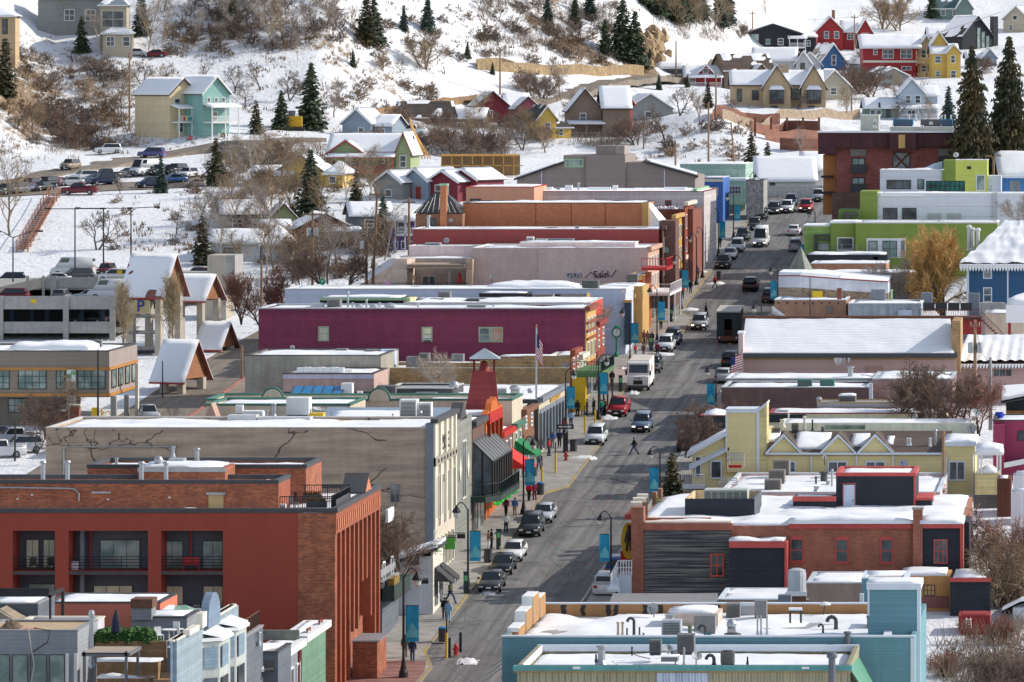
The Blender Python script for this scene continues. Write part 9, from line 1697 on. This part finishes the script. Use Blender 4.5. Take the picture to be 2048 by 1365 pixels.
def br_(seed,h,spr,n=(9,7,7),tk=.18,base=.25,up=.5,tw=.022,multi=1,wig=.25,col=None):
 rr=random.Random(seed);tr=MB();cr=MB()
 def limb(mb,p,d,ln,r,k,segs=3,tip=.35):
  pts=[p];rs=[r]
  for i in rg(segs):d=(d+V3((rr.uniform(-wig,wig),rr.uniform(-wig,wig),rr.uniform(-wig,wig)+.06*up))).normalized();pts.append(pts[-1]+d*ln/segs);rs.append(r*(1-(1-tip)*(i+1)/segs))
  mb.tube(pts,rs,k,False);return pts
 def at(pts,u):u*=len(pts)-1;i=min(int(u),len(pts)-2);return pts[i].lerp(pts[i+1],u-i)
 def dirn(d,ang):a=rr.uniform(0,6.283);q=d.to_track_quat('Z','Y');return(q@V3((sin(ang)*cos(a),sin(ang)*sin(a),cos(ang)))).normalized()
 for m in rg(multi):
  d=V3((rr.uniform(-.5,.5)*spr*(multi>1),rr.uniform(-.5,.5)*spr*(multi>1),1)).normalized()
  T0=limb(tr,V3((rr.uniform(-.3,.3)*(multi>1),rr.uniform(-.3,.3)*(multi>1),-.5)),d,h*.8,tk,6,5,.25)
  for i in rg(n[0]):
   u=base+(1-base)*(i+rr.random())/n[0];p=at(T0,min(.99,u));d1=dirn(d,spr*(1.15-.4*u));d1.z=max(d1.z,-.1+.5*up);l1=h*.48*(1.15-.65*u)*rr.uniform(.75,1.2)
   B1=limb(cr,p,d1,l1,tk*.5*(1.15-u*.8),4,3,.3)
   for j in rg(n[1]):
    u2=.25+.75*(j+rr.random())/n[1];d2=dirn((B1[-1]-B1[0]).normalized(),.75);l2=l1*.5*(1.2-.6*u2);B2=limb(cr,at(B1,min(.99,u2)),d2,l2,tk*.17,3,2,.4)
    for k in rg(n[2]):d3=dirn((B2[-1]-B2[0]).normalized(),.7);q=at(B2,rr.random()*.99);cr.tube([q,q+d3*l2*rr.uniform(.35,.75)],[tw,tw*.35],3,False)
 return tr,cr
def cf_(seed,h,Rr,n=26,gap=0.,ps=1.):
 rr=random.Random(seed);tr=TU([(0,0,-1),(0,0,h*.5),(0,0,h*.98)],[h*.018+.05,h*.012,.02],6);cr=MB()
 for i in rg(n):
  u=.07+.93*i/n;z=h*u;r=Rr*(1-u)**.85*rr.uniform(.75,1.12)+.15;m=max(4,int((5+6*(1-u))/ps))
  for k in rg(m):
   if rr.random()<gap:continue
   a=6.283*(k+rr.random()*.8)/m+i;rl=r*rr.uniform(.7,1.15);dr=rl*rr.uniform(.22,.5);c,s=cos(a),sin(a);nn=max(3,int(rl*3.2/ps))
   zj=rr.uniform(-.7,.7)*h/n
   for q in rg(nn):
    v=(q+.6)/nn;j2=rr.uniform(-.22,.22)*rl*ps;x,y,zz=c*rl*v-s*j2*2,s*rl*v+c*j2*2,z+j2+zj-dr*v*v+.12*rl*v;w_=ps*(.2+.28*min(rl,2.2)*(1-v*.6)*rr.uniform(.6,1.3));ln=ps*(.3+.25*rl/nn*3);px_,py_=-s,c;j=rr.uniform(-.18,.18)
    cr.add([(x-px_*w_-c*.1,y-py_*w_-s*.1,zz-.12-w_*.35),(x+c*.05,y+s*.05,zz+.1+j*.3),(x+px_*w_-c*.1,y+py_*w_-s*.1,zz-.12-w_*.35),(x+c*ln,y+s*ln,zz-.18-.25*dr*v)],[(0,3,1),(1,3,2)])
 cr.tube([(0,0,h*.9),(0,0,h)],[.12,.01],4);return tr,cr
TRUNK={};PL={}
def proto(key,gen,tm,cm,name,cat):
 tr,cr=gen;t=TL(name,'x',cat);t.pt('trunk',tr,tm,sm_=True);t.pt('crown',cr,cm);PL[key]=[t.o,False]
def pl_(key,loc,lb,s=1.,rz=None,gu=None):
 o,used=PL[key];rz=rz if rz is not None else(loc[0]*7.3+loc[1]*3.1)%6.28;sc_=(s,)*3 if not hasattr(s,'__len__')else s
 if not used:PL[key][1]=True;o.location=loc;o.rotation_euler=(0,0,rz);o.scale=sc_;o['label']=lb;r=o
 else:r=dp(o,loc,(0,0,rz),sc_,lb)
 if gu:r['group']=gu
 elif 'group' in r:del r['group']
 return r
BK=mt('oak_bark',(.1,.08,.07),'spread',sc=1,col2=(.06,.05,.045));TW_=mt('grey_twigs',(.2,.155,.13),'spread',sc=.3,col2=(.12,.095,.085));TWT=mt('tan_twigs',(.36,.26,.16),'spread',sc=.3,col2=(.24,.17,.11));TWP=mt('pale_twigs',(.42,.36,.3),'spread',sc=.3,col2=(.28,.23,.2));TWO=mt('orange_twigs',(.62,.38,.14),'spread',sc=.35,col2=(.42,.24,.08));TWR=mt('red_twigs',(.33,.15,.1),'spread',sc=.4,col2=(.22,.11,.08));ASB=mt('aspen_bark',(.5,.46,.4),'spread',sc=3,col2=(.3,.27,.24));DRY=mt('dry_brush',(.3,.19,.1),'spread',sc=.6,col2=(.17,.11,.07))
NEED=[mt('spruce_needles',(.03,.05,.028),'spread',sc=.5,col2=(.055,.07,.03)),mt('blue_spruce_needles',(.03,.055,.045),'spread',sc=.5,col2=(.05,.08,.06)),mt('brownish_spruce_needles',(.03,.042,.02),'spread',sc=.35,col2=(.08,.055,.018))]
for k in rg(3):proto('oak%d'%k,br_(10+k,7,.95,(8,6,6),.17,.25,.35,.03,2 if k==1 else 1,.4),BK,TW_,'bare_tree','tree')
for k in rg(3):proto('tall%d'%k,br_(20+k,12,.6,(12,7,6),.2,.2,.9,.026),mt('cottonwood_bark',(.26,.2,.15),'spread',col2=(.16,.12,.09)),TWT if k else TWP,'bare_tree','tree')
for k in rg(2):proto('aspen%d'%k,br_(30+k,12,.4,(14,5,5),.14,.25,1.0,.024),ASB,TWP if k else TWT,'aspen_tree','tree')
proto('round',br_(41,9,.75,(12,8,8),.22,.12,.6,.03,3),mt('cottonwood_bark'),TWT,'bare_tree','tree');proto('willow',br_(42,11,.85,(16,11,12),.3,.15,.6,.03,3),BK,TWO,'willow_tree','tree');proto('poplar',br_(43,9,.22,(18,6,6),.12,.08,1.2,.024,3),mt('cottonwood_bark'),mt('straw_twigs',(.42,.33,.2),'spread',sc=.4,col2=(.28,.22,.14)),'poplar_tree','tree');proto('redtwig',br_(44,8,.7,(12,8,8),.14,.12,.7,.024,3),BK,TWR,'bare_tree','tree');proto('brown',br_(45,8,.9,(12,9,9),.18,.12,.5,.028,3),BK,mt('brown_twigs',(.27,.18,.13),'spread',sc=.4,col2=(.17,.12,.095)),'bare_tree','tree');proto('white',br_(46,7,.75,(12,8,8),.12,.15,.7,.022,2),ASB,TWP,'bare_tree','tree')
for k in rg(3):proto('bush%d'%k,br_(50+k,2.2,1.0,(7,6,5),.06,.05,.5,.03,3),BK,DRY if k else TW_,'shrub','shrub')
for k in rg(4):proto('con%d'%k,cf_(60+k,12,(2.6,2.2,3.0,2.4)[k],(30,34,30,26)[k],(.05,.1,.05,.2)[k]),WOODB,NEED[(0,1,0,2)[k]],'spruce_tree','tree')
proto('bigcon',cf_(70,20,4.9,62,.2,.45),mt('spruce_trunk',(.2,.16,.13)),NEED[2],'spruce_tree','tree');proto('arbor',cf_(71,2.4,.75,16),WOODB,mt('hedge_needles',(.03,.1,.02),'spread',sc=2,col2=(.07,.16,.03)),'evergreen_shrub','shrub')
def tr_(key,x,y,ytop,lb,Yd=None,hh=None,wide=1.,gu=None,dz=-.2):
 p=hit(x,y)if Yd is None else W(x,y,Yd);H0={'oak':7,'tall':12,'aspe':12,'roun':9,'will':11,'popl':9,'redt':8,'brow':8,'whit':7,'bush':2.2,'con0':12,'con1':12,'con2':12,'con3':12,'bigc':20}[key[:4]if not key.startswith('oak')else 'oak']
 wide*=.72 if key in('willow','poplar')else 1;s=(y-ytop)*p.y/F/H0/(1.0 if key.startswith(('con','big'))else .97);return pl_(key,p+V3((0,0,dz)),lb,(s*wide,s*wide,s),gu=gu)
for a in(('con0',163,106,30,'dark bushy spruce before the hillside mansion'),('con1',283,70,-25,'tall dark spruce right of the hillside mansion'),('con3',512,268,196,'small dark spruce right of the teal house'),('con2',563,262,178,'dense bushy spruce right of the teal house'),('con0',622,258,122,'tall slim spruce on the slope'),('con3',432,372,270,'thin brownish spruce at the upper road'),('con1',322,386,312,'small blue spruce in the upper car park'),('con0',622,440,296,'tall dark spruce before the yellow house'),('con3',712,405,335,'sparse spruce below the green house'),('con2',766,495,390,'dark bushy spruce behind the utility poles'),('con3',405,530,425,'brownish spruce above the lift tower'),('con3',733,92,-20,'tall double topped spruce high on the slope'),('con2',748,88,-10,'broad spruce beside the double topped one'),('con1',855,64,-16,'dark spruce above the round cottonwood'),('con0',985,148,122,'tiny spruce above the golden wall'),('con0',935,116,82,'small blue spruce on the open slope'),('con0',1210,108,36,'slim spruce on the rocky slope'),('con0',1245,118,-8,'tall spruce left of the rock cutting'),('con2',1270,132,20,'broad dark spruce at the rock cutting'),('con1',808,62,8,'slim dark spruce high on the slope'),('con0',706,134,98,'little pair spruce on the open snow'),('con3',1503,350,258,'snowy limbed spruce above the mint building'),('con3',1535,345,280,'smaller spruce beside the snowy limbed one'),('con1',1897,262,170,'blue spruce right of the Victorian house'),('con0',465,60,-10,'spruce at the top of the frame over the oaks'),('con0',1290,10,-90,'dark spruce at the forest edge'),('con1',1180,40,-40,'spruce above the rocky slope'),('con0',1150,55,-10,'dark spruce among the rocky slope brush'),('con1',1095,48,-15,'spruce over the grey slope brush'),('con0',1300,130,95,'little spruce under the rock cutting'),('con1',1318,180,145,'small spruce at the hillside road'),('con0',1375,175,148,'little spruce by the small red cottage'),('con3',1416,215,160,'spruce beside the pale pole'),('con3',1718,130,92,'dark spruce before the blue gabled house'),('con3',10,195,70,'brown green spruce at the edge below the tan house'),('con0',1865,35,-30,'dark spruce beside the teal house')):tr_(*a,wide=1.15)
for x,y0,y1,Yd,lab in((1944,455,92,646,'huge spruce with brown tips beside the brick hotel'),(2018,455,72,652,'second huge spruce at the edge beyond the hotel')):p=W(x,y0,Yd);s=(y0-y1)*Yd/F/20;pl_('bigcon',p,lab,(s*.9,s*.9,s))
tr_('con3',1345,1012,898,'small yellowish spruce at the shaded kerb',424,wide=1.3)
for i in rg(11):p=W(203+9.8*i,1282,304.5+(i%3)*.5);pl_('arbor',p,'clipped arborvitae in the terrace hedge',(.7,.7,.32+.1*((i*7)%5)/5),gu='arborvitae hedge on the roof terrace')
for a in(('aspen0',298,112,-10,'tan aspen column right of the mansion'),('aspen1',312,108,-5,'pale aspen beside the tan column'),('aspen0',328,112,0,'aspen at the end of the mansion row'),('aspen1',205,110,10,'slender aspen before the mansion windows'),('aspen0',130,70,-20,'bare aspen left of the mansion'),('oak0',207,172,110,'gnarled oak below the mansion'),('oak1',285,172,112,'twin stemmed oak behind the tall pole'),('oak2',330,165,112,'leaning oak behind the tall pole'),('oak0',410,165,112,'dark oak above the duplex roof'),('oak1',470,185,120,'spreading oak above the teal house'),('oak2',495,215,155,'sprawling oak right of the teal house'),('oak0',520,180,110,'oak between duplex and tall spruce'),('oak1',580,200,130,'grey oak by the tall slim spruce'),('oak2',120,285,190,'spreading bare tree above the upper road'),('oak0',100,175,122,'oak on the slope left of the mansion drive'),('brown',145,300,230,'brown thicket tree above the tan car'),('round',852,138,52,'big round tan cottonwood alone on the open slope'),('round',765,140,100,'small round bush tree on the open slope'),('oak1',800,145,110,'low oak left of the cottonwood'),('aspen1',597,122,55,'lone aspen on the ski track'),('tall0',668,235,150,'pale bare tree on the open slope'),('tall1',540,330,245,'bare tree before the brown shed'),('brown',560,330,262,'brown thicket behind the yellow house'),('brown',500,330,275,'brown thicket left of the yellow house'),('brown',815,262,195,'brown thicket above the earth mover'),('brown',870,260,205,'thicket before the hillside fence'),('brown',900,300,240,'thicket below the brown sheds'),('brown',960,310,245,'dense thicket right of the timber frame'),('brown',1010,310,248,'dense grey thicket below the pink house'),('oak1',1045,300,230,'dark oak before the pink house'),('brown',1085,205,130,'tan thicket tree below the golden wall'),('brown',1060,190,125,'smaller thicket tree below the golden wall'),('tall0',1120,200,110,'tall grey tree rising past the golden wall'),('brown',1170,250,175,'grey tree before the weathered house'),('brown',1275,290,215,'orange brown thicket right of the red house'),('oak0',1330,280,195,'bare oak at the grey barn'),('oak2',1290,300,235,'fallen leaning oak on the snowy bank'),('oak1',1360,230,165,'bare tree by the bent pole'),('tall1',1400,250,170,'slim bare tree left of the crib walls'),('brown',1720,190,110,'tall brown tree right of the beige house'),('brown',1745,195,120,'brown tree before the grey barn'),('tall1',1800,225,135,'bare tree at the plank barn'),('round',1765,58,-20,'tall bare tree behind the red ridge house'),('round',1800,62,-15,'second tall bare tree on the ridge'),('aspen0',1530,45,-25,'bare tree at the top of the snowy ridge'),('tall2',1690,240,165,'bare tree by the thin dark pole'),('tall0',1600,320,250,'pale slim tree beside the hotel'),('tall1',1850,262,190,'bare tree before the Victorian house'),('brown',1950,150,100,'thicket below the blue grey cottage'),('brown',1480,75,40,'low thicket on the ridge')):tr_(*a)
for a in(('tall0',395,480,372,'tall forked bare tree above the lift tower'),('tall1',440,450,340,'bare tree at the upper car park end'),('oak1',195,500,405,'spreading bare tree behind the light poles'),('oak0',240,390,345,'bare shrub tree in the upper car park'),('tall2',548,545,430,'pale slim tree behind the white bungalow'),('tall1',585,560,440,'pale slim tree in the thicket'),('tall0',655,560,430,'slender tree right of the bungalow'),('aspen1',530,470,350,'aspen before the low tan house'),('aspen0',575,400,300,'aspen by the yellow house'),('aspen1',690,420,300,'aspen before the green house'),('tall1',735,420,320,'bare tree right of the green house'),('brown',640,560,480,'orange brown thicket before the bungalow'),('brown',700,560,490,'brown thicket behind the parking signs'),('oak2',690,585,500,'pollarded dark tree with thick trunk'),('brown',470,440,370,'thicket left of the low tan house'),('redtwig',525,655,530,'reddish bare tree in front of the alley'),('redtwig',480,640,535,'reddish bare tree beside the lift tower'),('redtwig',548,640,560,'small reddish tree at the purple corner'),('tall1',600,610,500,'slim tree left of the parking signs'),('oak0',100,615,555,'low bare tree at the stairway foot'),('oak2',355,470,400,'bare tree below the stairway bank'),('tall2',20,470,300,'tall pale tree at the picture edge')):tr_(*a,Yd={True:600,False:None}[a[2]>500 and a[1]>470])
for x,y0,y1,Yd,key,lab in((249,692,560,578,'poplar','columnar tan poplar before the steep roof'),(343,690,545,582,'poplar','columnar poplar behind the steep roof post'),(806,1165,990,370,'brown','bare grey tree before the white plank shop'),(885,790,690,478,'white','pale bare shrub tree against the tan brick wall'),(820,590,540,567,'tall1','small tan tree at the beige terrace'),(1205,690,590,524,'tall0','slim bare tree before the pale blue wall'),(1192,695,600,522,'tall1','thin bare tree beside the pale blue wall'),(1888,640,446,558,'willow','big golden orange willow before the blue house'),(1800,610,500,560,'white','whitish bare tree left of the willow'),(1745,605,520,562,'white','low whitish tree before the brown wall'),(2040,460,380,585,'white','pale twigs beside the white panelled wall'),(1800,830,735,462,'brown','bare tree before the mauve brick wall'),(1865,840,700,460,'brown','large bare tree right of the mauve brick wall'),(1925,850,720,458,'brown','spreading bare tree below the rippled roof'),(1960,860,740,456,'redtwig','reddish bare tree near the grey pole'),(1372,905,805,448,'brown','brown leafless shrub tree by the yellow house'),(1405,850,790,456,'brown','brown shrub tree at the brick corner'),(1490,845,792,462,'brown','second brown shrub tree before the brown brick'),(1912,1035,955,420,'oak0','small bare tree before the yellow tower wall'),(95,870,770,500,'brown','bare tree at the office corner'),(125,860,740,503,'tall1','slim bare tree before the office windows'),(348,860,790,500,'tall0','bare sapling behind the cracked wall'),(75,900,830,492,'oak1','bare bush tree in the snowy lot')):tr_(key,x,y0,y1,lab,Yd)
for i,(x,y0,y1,Yd,key,lab)in en(((1940,1420,1265,352,'brown','wide grey brown bush at the lower corner'),(1990,1430,1250,348,'brown','tall bush in the lower corner'),(1890,1410,1290,350,'redtwig','reddish bush beside the teal building'),(2030,1420,1270,345,'brown','bush at the very corner'),(1980,1330,1220,362,'redtwig','reddish twigs right of the red shed'),(2020,1240,1050,378,'round','orange brown tree at the edge by the black shed'),(1975,1190,1000,392,'brown','tall bare tree at the black corner house'),(2040,1180,1010,385,'redtwig','bare tree cut by the edge'),(1995,1240,1090,382,'brown','brown tree between shed and edge'))):tr_(key,x,y0,y1,lab,Yd)
rr=random.Random(77)
def sct(n,po,keys,lab,grp,s0,s1):
 for _ in rg(n):
  u,v=rr.random(),rr.random();(xa,ya),(xb,yb),(xc,yc),(xd,yd)=po
  x=(xa*(1-u)+xb*u)*(1-v)+(xd*(1-u)+xc*u)*v;y=(ya*(1-u)+yb*u)*(1-v)+(yd*(1-u)+yc*u)*v;p=hit(x,y);k=rr.choice(keys);s=rr.uniform(s0,s1);pl_(k,p-V3((0,0,.25)),lab,(s*1.2,s*1.2,s*.9),rr.random()*6,grp)
G1='leafless shrubs on the snowy hillside';L2,G2='low leafless shrub among the valley houses','leafless shrubs among the houses';L3,G3='leafless scrub oak on the upper snowy slope','scrub oaks on the upper slope';L1='low leafless brown shrub poking through the hillside snow';O3=['oak0','oak1','oak2'];B3=['bush0','bush1','bush2']
for n,po in((42,((0,120),(260,120),(260,250),(0,250))),(34,((330,20),(700,20),(700,110),(330,110))),(22,((700,40),(960,20),(960,130),(700,130))),(46,((960,10),(1260,30),(1240,130),(960,130))),(20,((560,170),(900,170),(900,230),(560,230))),(24,((60,210),(270,230),(270,300),(60,300))),(16,((1240,240),(1500,260),(1480,330),(1240,310)))):sct(n,po,B3,L1,G1,.7,1.7)
sct(30,((380,320),(900,320),(900,390),(380,390)),B3,L2,G2,.8,1.6);sct(26,((420,420),(800,420),(760,560),(400,560)),B3,L2,G2,.8,1.8);sct(12,((230,400),(420,400),(400,500),(200,500)),B3,L2,G2,.6,1.1)
sct(36,((340,10),(700,0),(700,95),(340,100)),O3,L3,G3,.55,.95);sct(16,((960,0),(1230,0),(1230,90),(960,90)),O3,L3,G3,.5,.8);sct(14,((0,110),(240,130),(260,230),(0,250)),O3,'leafless scrub oak on the near snowy bank','scrub oaks on the near bank',.4,.7)
sct(16,((1300,30),(1480,55),(1470,75),(1300,60)),['aspen0','aspen1','tall1'],'tan leafless aspen in the wood at the top edge','aspens of the ridge wood',.7,1.0);sct(10,((1300,20),(1480,45),(1470,60),(1300,40)),['con0','con1'],'dark spruce in the wood at the top edge','spruces of the ridge wood',.8,1.1);sct(18,((1420,120),(1900,150),(1900,250),(1420,250)),['bush0','bush1','oak0'],'low leafless shrub between the ridge houses','leafless shrubs between the ridge houses',.5,1.0)
sct(24,((330,20),(700,20),(700,115),(330,115)),['aspen0','aspen1','tall0'],'slim pale bare tree on the upper snowy slope','slim bare trees on the upper slope',.5,.9);sct(34,((400,330),(790,300),(790,560),(420,560)),['tall0','tall1','tall2','brown','aspen1'],'bare valley tree standing between the snow roofed houses','bare trees between the valley houses',.55,.95);sct(16,((800,250),(1120,250),(1100,320),(800,320)),['brown','tall1','oak1'],'bare tree in the thicket under the maroon and pink houses','bare trees of the middle thicket',.5,.8);sct(12,((0,140),(260,150),(250,300),(0,300)),['oak1','brown','tall1'],'bare tree on the brushy bank above the upper road','bare trees on the brushy bank',.5,.85)
gb=MB()
for po,n in((((0,110),(900,120),(900,240),(0,340)),1500),(((900,0),(1300,20),(1300,150),(900,130)),900),(((330,0),(900,0),(900,120),(330,120)),700),(((200,400),(700,330),(700,560),(200,540)),500),(((1200,240),(1640,240),(1600,330),(1200,320)),300)):
 for _ in rg(n):
  u,v=rr.random(),rr.random();(xa,ya),(xb,yb),(xc,yc),(xd,yd)=po;x=(xa*(1-u)+xb*u)*(1-v)+(xd*(1-u)+xc*u)*v;y=(ya*(1-u)+yb*u)*(1-v)+(yd*(1-u)+yc*u)*v
  if fbm(x*.012,y*.03,9)<.08:continue
  p=hit(x,y)
  for _k in rg(5):a=rr.uniform(0,6.28);d=V3((cos(a),sin(a),0));q=p+d*rr.uniform(0,.5);gb.add([q-V3((.07,0,.1)),q+V3((.07,0,-.1)),q+d*.25+V3((0,0,rr.uniform(.35,.8)))],[(0,1,2)])
ti(obj('dry_grass',gb,DRY),'tufts of dry brown grass standing through the hillside snow',None,None,'stuff')
rk_=MB();RM=mt('ochre_rock',(.42,.28,.13),'stone',pc=1.4,var=.35,col2=(.28,.2,.13))
for i in rg(46):
 x,y=rr.uniform(1235,1352),rr.uniform(70,138)
 if(x-1295)**2/55**2+(y-102)**2/34**2>1:continue
 p=hit(x,y);n=7;s=rr.uniform(.8,2.2);b=MB();b.lathe([(s*.7,-1),(s*rr.uniform(.8,1.1),0),(s*.7,s*.8),(s*.2,s*1.3)],n,p);b.v=[(v[0]+rr.uniform(-.3,.3)*s,v[1]+rr.uniform(-.3,.3)*s,v[2]+rr.uniform(-.3,.3)*s)for v in b.v];so_('boulder',b,RM,'ochre rock jutting from the cutting above the hillside road','rock','rocks of the ochre cutting')
gb=MB()
for po,n in((((0,110),(270,130),(280,290),(0,330)),190),(((330,-5),(720,-5),(720,105),(330,105)),170),(((960,0),(1250,10),(1240,120),(960,115)),420),(((790,240),(1080,240),(1060,330),(790,310)),260),(((420,300),(700,280),(620,380),(420,400)),150),(((480,430),(760,470),(740,570),(480,570)),90),(((1100,230),(1330,240),(1330,300),(1100,290)),130),(((1450,130),(1880,170),(1880,240),(1450,200)),90),(((1880,1290),(2060,1240),(2060,1380),(1890,1390)),90),(((1300,20),(1480,50),(1480,85),(1300,75)),120)):
 for _ in rg(n):
  u,v=rr.random(),rr.random();(xa,ya),(xb,yb),(xc,yc),(xd,yd)=po;x=(xa*(1-u)+xb*u)*(1-v)+(xd*(1-u)+xc*u)*v;y=(ya*(1-u)+yb*u)*(1-v)+(yd*(1-u)+yc*u)*v
  if fbm(x*.02,y*.04,4)<-.12:continue
  p=hit(x,y);hh=rr.uniform(.9,2.6)
  for _k in rg(16):q=p+V3((rr.gauss(0,.8),rr.gauss(0,.8),-.2));d=V3((rr.gauss(0,.35),rr.gauss(0,.35),1))*hh*rr.uniform(.5,1);gb.tube([q,q+d*.6,q+d+V3((rr.gauss(0,.2),0,0))],[.035,.025,.012],3,False)
ti(obj('undergrowth',gb,mt('brush_twigs',(.27,.21,.17),'spread',sc=.12,col2=(.38,.28,.19))),'tangled leafless brush covering the slopes and gardens',None,None,'stuff')
